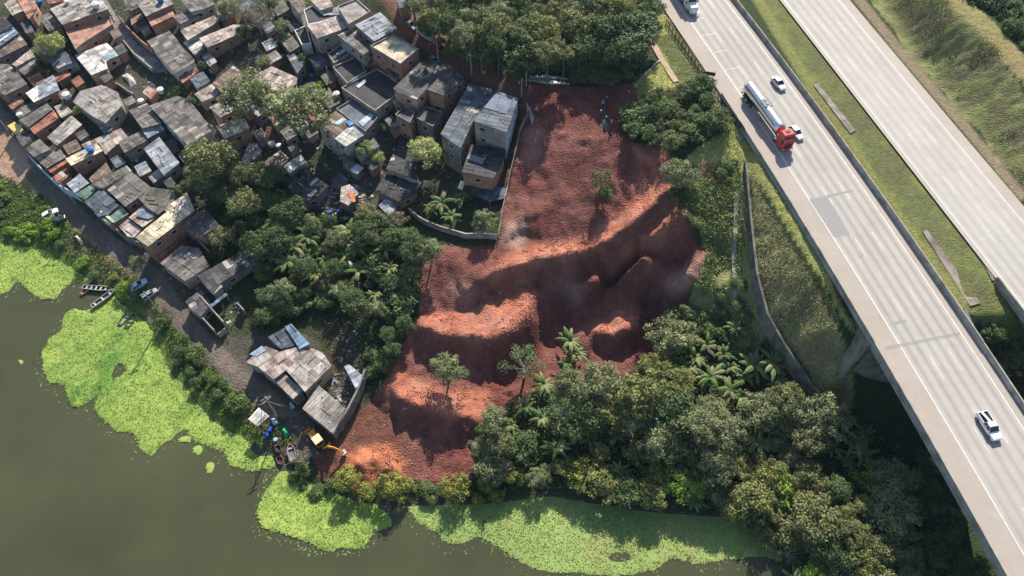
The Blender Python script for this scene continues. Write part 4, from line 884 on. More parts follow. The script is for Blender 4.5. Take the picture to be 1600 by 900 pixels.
sheet_on('', 'A', [(725, 395), (808, 362), (832, 390), (750, 425)], (.3, .42, .46))
sheet_on('', 'A', [(180, 655), (262, 602), (270, 700), (238, 720)], (.62, .62, .6))
sheet_on('', 'J', [(955, 170), (1012, 92), (1108, 162), (1040, 190)], (.16, .2, .24), dz=.3)
sheet_on('', 'E', [(700, 810), (725, 805), (810, 880), (790, 890)], (.55, .48, .3), dz=.3)
sheet_on('', 'G', [(548, 190), (610, 150), (632, 165), (575, 205)], (.42, .5, .56))
sheet_on('', 'G', [(628, 180), (660, 170), (690, 195), (655, 210)], (.1, .3, .6), dz=.3)
sheet_on('', 'G', [(640, 255), (690, 222), (745, 270), (720, 290)], (.34, .35, .34), dz=.1)
sheet_on('', 'G', [(720, 185), (800, 120), (830, 140), (750, 215)], (.36, .44, .52), dz=-.2)
sheet_on('', 'C', [(705, 605), (760, 560), (775, 575), (722, 620)], (.4, .46, .5), dz=-.2)
sheet_on('', 'C', [(565, 378), (620, 338), (640, 352), (585, 392)], (.45, .52, .58), dz=-.2)
sheet_on('', 'D', [(700, 755), (790, 660), (905, 700), (860, 800)], (.13, .16, .22), dz=.15)
sheet_on('', 'I', [(578, 440), (600, 405), (710, 440), (690, 480)], (.17, .19, .22), dz=.1)
sheet_on('', 'M', [(520, 330), (610, 285), (660, 320), (575, 375)], (.24, .22, .2), dz=.1)
sheet_on('', 'M', [(650, 390), (700, 350), (730, 385), (690, 430)], (.5, .45, .4), dz=.1)
sheet_on('', 'M', [(245, 300), (325, 245), (355, 275), (290, 315)], (.3, .38, .48), dz=.12)
sheet_on('', 'G', [(890, 740), (925, 725), (970, 750), (930, 780)], (.45, .55, .55), dz=.1)
sheet_on('', 'G', [(640, 680), (690, 680), (700, 740), (680, 745)], (.62, .2, .08), dz=.1)
sheet_on('', 'K', [(390, 450), (430, 420), (442, 432), (402, 462)], (.4, .42, .48), dz=.1)
sheet_on('', 'K', [(700, 530), (735, 508), (742, 516), (708, 536)], (.45, .45, .5), dz=.1)

# water tanks
M_TANKB = mat('blue_plastic', (.03, .13, .38), rough=.4, noise=.1); M_TANKW = mat('white_plastic', (.62, .62, .6), rough=.5, noise=.12)
def tank(px, py, kind, r, label):
    p = top_at(px, py+r*2)
    root = empty('water_tank', p, label=label, cat='water tank', group='round water tanks on the roofs')
    mb = MB(); mb.lathe([(r*.82, 0), (r, r*1.2), (r*1.02, r*1.25)], n=18); mb.build('tank_body', M_TANKB if kind == 'b' else M_TANKW, root)
    mb = MB(); mb.lathe([(r*1.06, r*1.25), (r*1.04, r*1.38), (r*.35, r*1.6), (r*.3, r*1.66)], n=18); mb.build('lid', M_TANKW if kind in 'wm' else M_TANKB, root)
    return root
for px, py, k, r, l in [(63, 5, 'b', .8, 'blue water tank by the top edge, left corner of the photo'), (106, 4.5, 'w', .6, 'small white water tank near the top edge on the wide grey roof'), (152, 10, 'm', .9, 'blue water tank with a white lid on the wide worn grey roof'), (252, 2, 'b', .8, 'bright blue water tank cut by the top edge on the smooth grey roof'),
    (46, 176, 'w', .85, 'larger white water tank above the red tile front'), (33, 181, 'w', .65, 'smaller white water tank left of the larger one above the red tiles'), (106, 151, 'w', .85, 'white water tank on a grey stand above the dark tree yard'), (253, 143, 'w', .8, 'white water tank standing by the foot of the concrete alley'), (222, 160, 'm', .7, 'white and blue water tank on the twin grey roofs'),
    (143, 236, 'b', .8, 'bright blue water tank on the cream slab roof'), (333, 112, 'w', .7, 'pale blue and white tank in the junk yard by the lime bush'), (403, 94, 'b', .9, 'dark blue tank standing on the dark olive ground by the gabled roof') if False else (402, 93.5, 'b', .6, 'small blue tank behind the long dark shed roofs') , (426, 227, 'w', .8, 'white water tank on the left side of the brown ribbed roof'), (436, 229, 'w', .6, 'small white tank right beside the larger one on the brown ribbed roof'),
    (402, 394, 'b', .85, 'blue water tank at the upper end of the long dark roof'), (562, 33, 'b', .9, 'round blue water tank on the striped plank roof'), (527, 149, 'w', .7, 'round white tank in the small yard above the big central house'), (488, 120, 'b', .6, 'dark blue tank by the orange scrap beside the gabled roof'),
    (740, 188, 'm', 1.0, 'blue tank with a white lid on the edge of the big blue walled building'), (673, 151, 'b', .7, 'dark blue tank on the terrace between the two orange walled houses'), (172, 29, 'w', .5, 'tiny white tank right of the wide grey roof') if False else (532, 117, 'w', .5, 'small white tank beside the wide black flat roof')]:
    tank(px, py, k, r, l)

# free-standing walls and fences of the settlement
polywall('garden_wall', 'curved whitish wall between the banana garden and the bare red slope', [(640, 333), (662, 350), (690, 362), (728, 373), (776, 375)], 1.5, .25, WALLM['plaster'])
polywall('boundary_fence', 'thin pale fence along the edge of the red slope beside the big blue walled building', [(829, 176), (812, 210), (806, 240), (796, 282), (786, 330), (779, 374)], 1.4, .12, WALLM['plaster'], 'fence')
polywall('alley_wall', 'long white wall between the small green lawn and the concrete alley', conv('A', [(882, 315), (960, 410), (1090, 520)]), 1.5, .3, WALLM['plaster'])
polywall('alley_wall', 'brick wall along the right side of the concrete alley', conv('A', [(860, 165), (920, 240), (1010, 330), (1090, 390)]), 2.0, .25, WALLM['brick'])
polywall('street_wall', 'long pale wall lining the lakeside road below the grey roofed houses', conv('E', [(232, 460), (300, 530), (380, 610), (470, 690), (590, 752)]), 2.4, .2, WALLM['blue'])
polywall('street_wall', 'grey wall lining the lakeside road below the cream L shaped roof', conv('J', [(600, 80), (700, 170), (800, 255), (900, 350), (1010, 400)]), 2.2, .2, WALLM['block'])
polywall('street_wall', 'pale wall on the road side of the walled yard', conv('O', [(340, 270), (435, 340), (548, 462)]), 2.2, .2, WALLM['plaster'])
polywall('yard_wall', 'long pale dividing wall standing in the walled yard by the road', conv('O', [(444, 188), (530, 290), (634, 402)]), 2.6, .2, WALLM['plaster'])
polywall('yard_wall', 'short pale wall at the right side of the walled yard', conv('O', [(740, 228), (798, 290)]), 2.0, .2, WALLM['plaster'])
polywall('yard_wall', 'low fence closing the lower end of the walled yard', conv('O', [(568, 484), (634, 430)]), 1.6, .15, WALLM['plaster'])
polywall('yard_wall', 'tall brown boundary wall between the junk yard and the red earth', conv('M', [(1000, 450), (960, 560), (900, 680), (832, 792)]), 3.0, .35, WALLM['block'])
polywall('lane_wall', 'grey wall running up the lane beside the trees at the top', conv('C', [(225, 0), (290, 90), (330, 110)]), 2.0, .25, WALLM['white'])
polywall('lane_wall', 'pale path wall climbing through the dark garden beside the shaggy trees', conv('C', [(190, 110), (230, 180), (270, 250), (345, 400)]), 1.4, .25, WALLM['plaster'])
polywall('garden_fence', 'two thin rails crossing the shaded grass beside the small orange block', conv('G', [(830, 265), (895, 200)]), 1.0, .1, WALLM['plaster'], 'fence')
polywall('yard_wall', 'thin white edge wall of the overgrown collapsed house', conv('G', [(180, 585), (250, 680), (320, 735), (380, 800)]), 2.2, .2, WALLM['brick'])
polywall('yard_wall', 'narrow brick wall between the cream roof and the dark roofs below it', conv('K', [(385, 240), (470, 330), (600, 470)]), 2.2, .25, WALLM['brick'])
polywall('garden_wall', 'grey stepped wall round the upper left of the dark garden, ending at the wood', conv('A', [(750, 575), (850, 620), (950, 685)]), 1.0, .3, WALLM['block'])
# concrete alley
def laid_strip(name, label, pts, m, dz=.06, kind=None, cat=None):
    q = [W(a, b) for a, b in pts]; mb = MB(); n = len(q)//2
    L, Rr = q[:n], q[n:][::-1]
    for i in range(n-1):
        for s in range(4):
            a0 = L[i].lerp(L[i+1], s/4); a1 = L[i].lerp(L[i+1], (s+1)/4); b0_ = Rr[i].lerp(Rr[i+1], s/4); b1 = Rr[i].lerp(Rr[i+1], (s+1)/4)
            z0 = max(Tz(*a0.xy), Tz(*b0_.xy), Tz(*((a0+b0_)/2).xy))+dz; z1 = max(Tz(*a1.xy), Tz(*b1.xy), Tz(*((a1+b1)/2).xy))+dz
            f = [(a0.x, a0.y, z0), (a1.x, a1.y, z1), (b1.x, b1.y, z1), (b0_.x, b0_.y, z0)]
            mb.face(f if (Vector(f[1])-Vector(f[0])).cross(Vector(f[3])-Vector(f[0])).z > 0 else f[::-1])
    o = mb.build(name, m); return tag(o, label, cat, kind=kind)
laid_strip('path', None, conv('A', [(720, 0), (800, 110), (870, 170), (960, 290), (1080, 410), (1170, 490), (1190, 520), (1120, 520), (1010, 440), (900, 310), (820, 220), (760, 130), (690, 0)][:12] if False else [(740, -20), (830, 130), (960, 300), (1090, 400), (1190, 500), (1110, 525), (1010, 440), (890, 315), (790, 190), (700, -20)]), mat('alley_concrete', (.20, .20, .20), noise=.3, nscale=.8, stain=.4), kind='structure')
# things in yards
rr_ = random.Random(11)
mb = MB(); cols = [(.35, .33, .3), (.3, .3, .3), (.12, .1, .08), (.3, .14, .09), (.45, .43, .4), (.12, .1, .08), (.1, .09, .08), (.2, .18, .15), (.08, .16, .4), (.2, .17, .13), (.42, .3, .2), (.1, .1, .1)]
def clutter(mb, poly, n, s=1.0, avoid=True):
    xs = [p[0] for p in poly]; ys = [p[1] for p in poly]; k = 0
    while k < n:
        a, b = rr_.uniform(min(xs), max(xs)), rr_.uniform(min(ys), max(ys)); k += 1
        if not inpoly(np.array([a]), np.array([b]), poly)[0]: continue
        if avoid and any(inpoly(np.array([a]), np.array([b]), H_[0])[0] for H_ in HOUSES): continue
        p = W(a, b); M = Matrix.Translation((p.x, p.y, Tz(p.x, p.y)-.05)) @ Matrix.Rotation(rr_.uniform(0, 3.1), 4, 'Z') @ Matrix.Rotation(rr_.uniform(-.2, .2), 4, 'X')
        t = rr_.random(); c = rr_.choice(cols); q = rr_.uniform(.35, .8)*s
        if t < .35: mb.box((-.06, -q*1.2, 0), (.06, q*1.2, .1), c, M)
        elif t < .7: mb.box((-q*.3, -q*.25, 0), (q*.3, q*.25, q*.35), c, M, top=.9)
        else: mb.box((-q*.6, -q*.45, .02), (q*.6, q*.45, .08), c, M)
clutter(mb, [(0, 20), (560, 0), (640, 120), (780, 300), (640, 330), (560, 330), (430, 300), (330, 340), (380, 480), (300, 470), (0, 200)], 2600)
clutter(mb, conv('G', [(420, 690), (600, 600), (760, 640), (760, 860), (450, 860)]), 260, 1.1, False)
clutter(mb, conv('M', [(700, 500), (850, 380), (960, 520), (870, 680), (850, 650)]), 130, 1.0, False)
clutter(mb, [(500, 490), (590, 500), (590, 600), (560, 600), (520, 560)], 240, .6)
clutter(mb, [(370, 600), (500, 660), (480, 740), (420, 710), (380, 660)], 90, .7)
clutter(mb, [(100, 375), (170, 385), (200, 440), (150, 440), (110, 410)], 60, .8)
clutter(mb, conv('O', [(540, 130), (740, 130), (800, 300), (640, 380)]), 60, .7)
o = mb.build('yard_litter', mat('litter', attr=True, rough=.8, noise=.2)); tag(o, kind='stuff')

# ---------------------------------------------------------------- vehicles
M_TYRE = mat('tyre_rubber', (.02, .02, .02), rough=.85, noise=.1); M_RIM = mat('wheel_rim', (.4, .4, .42), rough=.35, metal=.7, noise=.1)
M_GLASS = mat('car_glass', (.015, .022, .035), rough=.08, noise=0, spec=.6); M_LAMP = mat('headlight_lens', (.65, .66, .68), rough=.2, noise=0); M_TAIL = mat('tail_light_lens', (.4, .02, .02), rough=.3, noise=0)
M_BLACK = mat('black_trim', (.02, .02, .022), rough=.6, noise=.1); M_STEEL = mat('polished_steel', (.62, .63, .65), rough=.22, metal=.9, noise=.08, nscale=.8)
def paintm(n, c): return mat(n+'_paint', c, rough=.3, noise=.05, nscale=1.5, spec=.5)
def wheel(root, x, y, r, w, M=None, sidew=1):
    mb = MB(); T = lambda pts: [(x+px_, y+s*sidew*py_, r+pz_) for px_, s, py_, pz_ in pts]
    def ring(rad, yy): return [(x+rad*math.cos(t*math.pi/8), y+yy, r+rad*math.sin(t*math.pi/8)) for t in range(16)]
    V = ring(r*.9, -w/2)+ring(r, -w*.38)+ring(r, w*.38)+ring(r*.9, w/2); F = [(i*16+k, i*16+(k+1) % 16, (i+1)*16+(k+1) % 16, (i+1)*16+k) for i in range(3) for k in range(16)]+[tuple(range(16))[::-1], tuple(48+k for k in range(16))]
    mb.add(V, F); o = mb.build('wheel', M_TYRE, root)
    mb = MB(); V = ring(r*.58, -w/2-.015)+ring(r*.58, w/2+.015); F = [(k, (k+1) % 16, 16+(k+1) % 16, 16+k) for k in range(16)]+[tuple(range(16))[::-1], tuple(16+k for k in range(16))]
    mb.add(V, F); mb.build('rim', M_RIM, o)
def loft(mb, secs, c=(1, 1, 1), m=0):
    k = len(secs[0]); V = [p for s in secs for p in s]; n = len(secs)
    F = [(i*k+j, i*k+(j+1) % k, (i+1)*k+(j+1) % k, (i+1)*k+j) for i in range(n-1) for j in range(k)]+[tuple(range(k))[::-1], tuple((n-1)*k+j for j in range(k))]
    mb.add(V, F, c, m)
def place(tail, nose, z=None, h=.7):
    if z is None: a = W(*tail, h); b = W(*nose, h); zz = (Tz(a.x, a.y)+Tz(b.x, b.y))/2
    else: a = P(*tail, z+h); b = P(*nose, z+h); zz = z
    c = (a+b)/2; d = b-a; pitch = 0 if z is not None else math.atan2(Tz(b.x, b.y)-Tz(a.x, a.y), d.xy.length)
    return Vector((c.x, c.y, zz)), math.atan2(d.y, d.x), d.xy.length, pitch
def car(label, tail, nose, pname, pc, z=None, kind='hatch', cat='car', group=None, L=None, name='car'):
    c, a, L0, pitch = place(tail, nose, z); L = L or L0; Wd = L*.41; Hh = {'hatch': .345, 'sedan': .33, 'van': .40, 'pickup': .33}[kind]*L
    root = empty(name, c, a, label, cat, group); root.rotation_euler = (0, -pitch, a); pm = paintm(pname, pc)
    st = {'hatch': [(-.5, .39, .50), (-.48, .44, .60), (-.40, .47, .62), (-.15, .48, .63), (.15, .48, .62), (.22, .48, .61), (.40, .46, .54), (.48, .41, .47), (.5, .36, .40)], 'pickup': [(-.5, .45, .58), (-.48, .47, .60), (-.1, .48, .60), (.12, .48, .61), (.24, .48, .60), (.42, .46, .54), (.485, .41, .48), (.5, .36, .40)]}
    prof = st['pickup' if kind == 'pickup' else 'hatch']; mb = MB()
    secs = []
    for x, w_, t in prof:
        zb, zt = .17*Hh*1.0, t*Hh; w = w_*Wd
        secs.append([(x*L, -w*.93, zb), (x*L, -w, zb+(zt-zb)*.35), (x*L, -w*.99, zb+(zt-zb)*.8), (x*L, -w*.90, zt), (x*L, w*.90, zt), (x*L, w*.99, zb+(zt-zb)*.8), (x*L, w, zb+(zt-zb)*.35), (x*L, w*.93, zb)])
    loft(mb, secs); mb.build('body', pm, root, smooth=False)
    if kind == 'sedan': cab = (-.36, -.22, .04, .22)
    elif kind == 'pickup': cab = (-.12, -.07, .10, .235)
    elif kind == 'van': cab = (-.49, -.46, .12, .28)
    else: cab = (-.47, -.36, .03, .22)
    x0, x1, x2, x3 = [v*L for v in cab]; zb = .60*Hh; zt = Hh*.985; wb = .44*Wd; wt = .355*Wd
    B = [(x0, -wb, zb), (x3, -wb, zb), (x3, wb, zb), (x0, wb, zb)]; T = [(x1, -wt, zt), (x2, -wt, zt), (x2, wt, zt), (x1, wt, zt)]
    mb = MB(); mb.add(B+T, [(0, 1, 5, 4), (2, 3, 7, 6), (4, 5, 6, 7)]); mb.build('cabin_glass', M_GLASS, root)
    mb = MB(); mb.face([B[1], B[2], T[2], T[1]]); mb.build('windscreen', M_GLASS, root)
    mb = MB(); mb.face([B[3], B[0], T[0], T[3]]); mb.build('rear_window', M_GLASS, root)
    mb = MB(); g = .012
    mb.box((x1-.02, -wt-.02, zt), (x2+.02, wt+.02, zt+.05), top=.9)
    for p, q in ((B[1], T[1]), (B[2], T[2]), (B[0], T[0]), (B[3], T[3])): mb.tube([p, q], .045, 4)
    mx_ = (x1+x2)/2-.1*L*0
    for s in (-1, 1): mb.tube([(mx_, s*(wb+.01), zb), (mx_, s*(wt+.01), zt)], .04, 4)
    mb.build('roof', pm, root)
    r = .155*Hh*1.25 if kind != 'pickup' else .2*Hh
    for x in (-.31, .31):
        for s in (-1, 1): wheel(root, x*L, s*(Wd*.44), r, Wd*.12)
    for s in (-1, 1):
        mb = MB(); mb.box((.455*L, s*.30*Wd-.13, .40*Hh), (.492*L, s*.30*Wd+.13, .475*Hh)); mb.build('headlight', M_LAMP, root)
        mb = MB(); mb.box((-.505*L, s*.37*Wd-.09, .42*Hh), (-.485*L, s*.37*Wd+.09, .56*Hh)); mb.build('tail_light', M_TAIL, root)
        mb = MB(); mb.box((.17*L, s*.5*Wd-.07, .6*Hh), (.205*L, s*.5*Wd+.07, .67*Hh)); mb.build('mirror', pm, root)
    if kind == 'pickup':
        mb = MB()   # dark open load bed: floor set into the top, with raised sides
        mb.box((-.475*L, -.41*Wd, .605*Hh), (-.135*L, .41*Wd, .612*Hh)); mb.build('load_bed', M_BLACK, root)
        mb = MB()
        for lo, hi in (((-.5*L, -.46*Wd, .6*Hh), (-.13*L, -.42*Wd, .72*Hh)), ((-.5*L, .42*Wd, .6*Hh), (-.13*L, .46*Wd, .72*Hh)), ((-.5*L, -.42*Wd, .6*Hh), (-.475*L, .42*Wd, .72*Hh))): mb.box(lo, hi)
        mb.build('bed_side', pm, root)
    return root, L, Wd, Hh
WH = (.72, .73, .74)
car('silver white car in the right lane, ahead of the median drain, alone', (1209, 120), (1225, 139), 'silver', (.62, .63, .64), HW, 'sedan', group=None)
car('white car overtaking just beside the red cab of the tanker truck', (1236, 197), (1253, 216), 'white', WH, HW, 'hatch')
pk, L, Wd, Hh = car('white pickup with a dark open load bed driving on the viaduct', (1533, 644), (1560, 687), 'pickup_white', WH, HW, 'pickup', 'pickup', name='pickup_truck')
mb = MB(); ca = pk.rotation_euler.z; M = Matrix.Translation(pk.location) @ Matrix.Rotation(ca, 4, 'Z')
mb.box((-.43*L, -.10*Wd, .76*Hh), (-.05*L, .08*Wd, .80*Hh), M=M @ Matrix.Rotation(R(6), 4, 'Z') @ Matrix.Translation((0, 0, .28)) @ Matrix.Rotation(R(-9), 4, 'Y')); tag(mb.build('board', mat('white_board', (.8, .8, .78), noise=.05)), 'long white board lying in the bed of the pickup and over its cab', 'board')
car('white hatchback parked on the green bank left of the lakeside road', (67, 341), (91, 327), 'white', WH, None, 'hatch', group='cars parked by the lake')
car('very dark car parked right beside the white hatchback on the bank', (78, 351), (103, 338), 'black', (.02, .024, .035), None, 'hatch', group='cars parked by the lake')
car('light blue car parked near the moored boats', (205, 453), (230, 436), 'light_blue', (.38, .52, .68), None, 'sedan', group='cars parked by the lake')
car('grey car parked at the road edge next to the light blue car', (224, 466), (246, 452), 'grey_metal', (.33, .34, .35), None, 'van', group='cars parked by the lake')
car('pale green pickup parked on the shaded dirt street by the wood', (655, 46), (677, 61), 'pale_green', (.42, .47, .40), None, 'pickup', 'pickup', name='pickup_truck', group='cars on the dirt street')
car('red car parked on the shaded dirt street below the pale pickup', (692, 79), (674, 66), 'red', (.42, .03, .03), None, 'hatch', group='cars on the dirt street')
car('dark blue car at the upper end of the line on the dirt street', (634, 33), (650, 45), 'dark_blue', (.04, .07, .13), None, 'sedan', group='cars on the dirt street')
car('small blue grey car squeezed beside the mottled dark roof', (672, 90), (686, 99), 'blue_grey', (.16, .24, .30), None, 'hatch', group='cars on the dirt street')

# articulated tanker truck
def axle_pair(root, x, ys, r=.52, w=.32):
    for s in (-1, 1): wheel(root, x, s*ys, r, w)
a = P(1170, 135, HW+2.3); b = P(1231, 225, HW+1.6); d = b-a; L = d.xy.length+.6; ang = math.atan2(d.y, d.x); c = (a+b)/2
root = empty('tanker_truck', (c.x, c.y, HW+.008), ang, 'articulated truck with a red cab and a long shiny steel tank trailer', 'truck')
x0 = -L/2; x1 = L/2; xt = x1-3.6
mb = MB(); n = 20; prof = [(x0+.1, .3), (x0+.12, .95), (x0+.4, 1.2), (x0+.8, 1.25), (xt-.8, 1.25), (xt-.3, 1.2), (xt-.05, .95), (xt, .3)]
loft(mb, [[(x, r*math.cos(2*math.pi*k/n), 2.35+r*math.sin(2*math.pi*k/n)) for k in range(n)] for x, r in prof]); mb.build('tank', M_STEEL, root, smooth=False)
mb = MB()
for x in np.linspace(x0+1, xt-1, 8): loft(mb, [[(x+dx, 1.275*math.cos(2*math.pi*k/n), 2.35+1.275*math.sin(2*math.pi*k/n)) for k in range(n)] for dx in (-.04, .04)])
mb.build('tank_bands', M_STEEL, root)
mb = MB(); loft(mb, [[(x, r*math.cos(2*math.pi*k/n), 2.3+r*math.sin(2*math.pi*k/n)) for k in range(n)] for x, r in ((xt-.02, 1.0), (xt+.06, .9))]); mb.build('tank_end', paintm('truck_red', (.50, .05, .045)), root)
mb = MB(); xm = (x0+xt)/2+.1
for k in range(5): mb.box((xm-1.2+k*.5, -.75, 3.64), (xm-.85+k*.5, .75, 3.70))
for s in (-1, 1): mb.box((xm-1.3, s*.8-.05, 3.55), (xm+1.3, s*.8+.05, 3.75))
for k in (-.5, .5): mb.lathe([(.28, 3.5), (.28, 3.8), (.05, 3.86)], (xm+k, 0, 0), 10)
mb.build('walkway', mat('grating', (.3, .3, .3), noise=.2), root)
mb = MB(); mb.box((x0+.3, -.5, .85), (xt+1.0, -.3, 1.15)); mb.box((x0+.3, .3, .85), (xt+1.0, .5, 1.15)); mb.box((x0, -1.2, .6), (x0+.12, 1.2, .85)); mb.box((x0+.4, -1.1, 1.05), (x0+4.2, 1.1, 1.15))
mb.tube([(x0+.05, -.4, .8), (x0-.1, -.4, 3.3), (x0+.6, -.4, 3.65)], .04, 5); mb.tube([(x0+.05, -.9, .8), (x0-.1, -.9, 3.0)], .04, 5); mb.build('chassis', M_BLACK, root)
mb = MB(); mb.box((x0+5, -1.2, .5), (x0+8.5, -1.1, 1.1)); mb.box((x0+5, 1.1, .5), (x0+8.5, 1.2, 1.1)); mb.build('side_guard', M_RIM, root)
for x in (x0+1.2, x0+2.5, x0+3.8, x1-3.3): axle_pair(root, x, 1.02)
axle_pair(root, x1-1.2, 1.02)
pm = paintm('truck_red', (.50, .05, .045)); mb = MB()
loft(mb, [[(x, -w, z0), (x, -w, z1), (x, -w*.85, z1+.2), (x, w*.85, z1+.2), (x, w, z1), (x, w, z0)] for x, w, z0, z1 in ((x1-2.5, 1.22, .9, 3.2), (x1-2.2, 1.25, .7, 3.5), (x1-.75, 1.25, .6, 3.45), (x1-.45, 1.22, .6, 2.75), (x1-.08, 1.2, .6, 2.0), (x1, 1.12, .6, 1.2))]); mb.build('cab', pm, root)
mb = MB(); mb.face([(x1-.05, -1.05, 2.02), (x1-.05, 1.05, 2.02), (x1-.42, 1.0, 2.85), (x1-.42, -1.0, 2.85)]); mb.face([(x1+.0, -1.0, 1.95), (x1+.0, 1.0, 1.95), (x1-.40, .95, 2.85), (x1-.40, -.95, 2.85)]); mb.build('windscreen', M_GLASS, root)
mb = MB(); mb.box((x1-.7, -1.1, 3.0), (x1-.25, 1.1, 3.1)); mb.build('sun_visor', M_BLACK, root)
mb = MB()
for k in range(4): mb.box((x1-.02, -.8, .85+k*.25), (x1+.06, .8, .98+k*.25))
mb.build('grille', M_BLACK, root)
mb = MB(); mb.box((x1-.3, -1.22, .35), (x1+.12, 1.22, .75)); mb.build('bumper', pm, root)
mb = MB(); mb.box((x1-1.9, -.35, 3.66), (x1-1.3, .35, 3.78)); mb.build('roof_hatch', M_BLACK, root)
for s in (-1, 1):
    mb = MB(); mb.box((x1-.45, s*1.42-.12, 1.9), (x1-.3, s*1.42+.12, 2.7)); mb.build('mirror', M_BLACK, root)
    mb = MB(); mb.box((x1+.1, s*.9-.2, .5), (x1+.14, s*.9+.2, .68)); mb.build('headlight', M_LAMP, root)
    mb = MB(); s_ = s*1.252; mb.face([(x1-1.35, s_, 2.0), (x1-.55, s_, 2.0), (x1-.75, s_, 2.75), (x1-1.35, s_, 2.75)][::s]); mb.build('side_window', M_GLASS, root)
    mb = MB(); mb.tube([(x1-3.3, s*.9, 1.0), (x1-2.6, s*.9, 1.0)], .35, 10); mb.build('fuel_tank', M_STEEL, root)
# white truck at the top edge
a = P(1079, -6, HW+1.5); dirw = (P(1088, 20, HW)-P(1030, -75, HW)).xy.normalized(); nose = P(1085, 20, HW+.8)
root = empty('box_truck', (nose.x-dirw.x*7, nose.y-dirw.y*7, HW+.008), math.atan2(dirw.y, dirw.x), 'white lorry with a sleeper cab entering at the top edge of the left carriageway', 'truck')
pm = paintm('white', WH); mb = MB(); x1 = 7
loft(mb, [[(x, -w, z0), (x, -w, z1), (x, -w*.85, z1+.15), (x, w*.85, z1+.15), (x, w, z1), (x, w, z0)] for x, w, z0, z1 in ((x1-4.2, 1.2, .8, 3.3), (x1-2.6, 1.22, .7, 3.1), (x1-2.1, 1.2, .6, 2.1), (x1-.3, .95, .6, 1.8), (x1, .8, .6, 1.4))]); mb.build('cab', pm, root)
mb = MB(); mb.face([(x1-2.04, -1.02, 2.2), (x1-2.04, 1.02, 2.2), (x1-2.5, .95, 3.05), (x1-2.5, -.95, 3.05)]); mb.build('windscreen', M_GLASS, root)
mb = MB(); mb.box((x1-.15, -1.2, .4), (x1+.12, 1.2, .75)); mb.build('bumper', M_STEEL, root)
mb = MB(); mb.box((-12, -1.3, 1.2), (2.4, 1.3, 3.9)); mb.build('cargo_box', pm, root)
mb = MB(); mb.box((-12, -.5, .8), (6, .5, 1.15)); mb.build('chassis', M_BLACK, root)
for x in (5.6, 1.4, .1, -9, -10.3): axle_pair(root, x, 1.0)
for s in (-1, 1): mb = MB(); mb.box((x1-2.3, s*1.4-.1, 1.9), (x1-2.15, s*1.4+.1, 2.6)); mb.build('mirror', M_BLACK, root)
# small yellow truck by the houses
c, a, L, pt_ = place((23, 201), (44, 220))
root = empty('small_truck', c, a, 'small yellow box truck parked on the shaded road at the left edge', 'truck'); ym = paintm('faded_yellow', (.55, .44, .12))
mb = MB(); mb.box((-L/2, -.9, .75), (L*.18, .9, 2.1)); mb.build('cargo_box', ym, root)
mb = MB(); loft(mb, [[(x, -w, .5), (x, -w, z1), (x, w, z1), (x, w, .5)] for x, w, z1 in ((L*.2, .85, 1.95), (L*.36, .85, 1.9), (L*.47, .82, 1.2), (L*.5, .78, .9))]); mb.build('cab', paintm('dull_ochre', (.28, .22, .08)), root)
mb = MB(); mb.face([(L*.375, -.7, 1.85), (L*.47, -.68, 1.25), (L*.47, .68, 1.25), (L*.375, .7, 1.85)]); mb.build('windscreen', M_GLASS, root)
for x in (-.3, .34):
    for s in (-1, 1): wheel(root, x*L, s*.8, .36, .22)

# backhoe
p0 = W(495, 686, 2.4); ad = (W(506, 702)-W(488, 678)); ang = math.atan2(ad.y, ad.x); g = Tz(p0.x, p0.y)
YB = paintm('machine_yellow', (.55, .25, .03)); root = empty('backhoe', (p0.x, p0.y, g), ang, 'yellow backhoe with its digging arm stretched towards the pile of orange earth', 'excavator')
mb = MB(); mb.box((-2.6, -.55, .7), (-.7, .55, 1.45), top=.92); mb.build('engine_hood', YB, root)
mb = MB(); mb.box((-2.8, -.5, .45), (1.3, .5, .8)); mb.build('chassis', M_BLACK, root)
mb = MB(); mb.box((-.8, -.78, 2.35), (.9, .78, 2.5), top=.93); mb.build('cab_roof', mat('cream_roof', (.62, .50, .30), noise=.08), root)
mb = MB(); mb.box((-.7, -.68, 1.2), (.8, .68, 2.35), top=.97); mb.build('cab_glass', M_GLASS, root)
mb = MB()
for x in (-.72, .82):
    for y in (-.7, .7): mb.box((x-.05, y-.05, .8), (x+.05, y+.05, 2.36))
mb.box((-.8, -.72, .75), (.9, .72, 1.2)); mb.build('cab_frame', YB, root)
for s in (-1, 1): wheel(root, .75, s*.95, .72, .45); wheel(root, -2.0, s*.85, .45, .32)
for s in (-1, 1):
    mb = MB(); mb.tube([(-.6, s*.6, 1.3), (-2.6, s*.62, 1.1), (-3.2, s*.62, .5)], .1, 6); mb.build('loader_arm', YB, root)
    mb = MB(); mb.box((1.2, s*.9-.1, .1), (1.5, s*.9+.5*s+.1, 1.0)); mb.build('stabilizer', YB, root)
mb = MB(); V = [(-3.1, -1.05, .9), (-3.1, 1.05, .9), (-3.0, -1.05, .2), (-3.0, 1.05, .2), (-3.9, -1.05, .15), (-3.9, 1.05, .15), (-3.6, -1.05, .95), (-3.6, 1.05, .95)]
mb.add(V, [(0, 2, 3, 1), (2, 4, 5, 3), (0, 4, 2), (1, 3, 5), (0, 6, 4), (1, 5, 7)]); mb.build('loader_bucket', YB, root)
e = W(538, 708, .8); inv = Matrix.Rotation(-ang, 3, 'Z'); le = inv @ Vector((e.x-p0.x, e.y-p0.y, 0)); le.z = e.z-g; s0 = Vector((1.5, 0, 1.0)); mid = s0.lerp(le, .55)+Vector((0, 0, 1.6))
mb = MB(); mb.tube([s0, s0.lerp(mid, .5)+Vector((0, 0, .5)), mid], [.24, .26, .18], 4); mb.build('boom', YB, root)
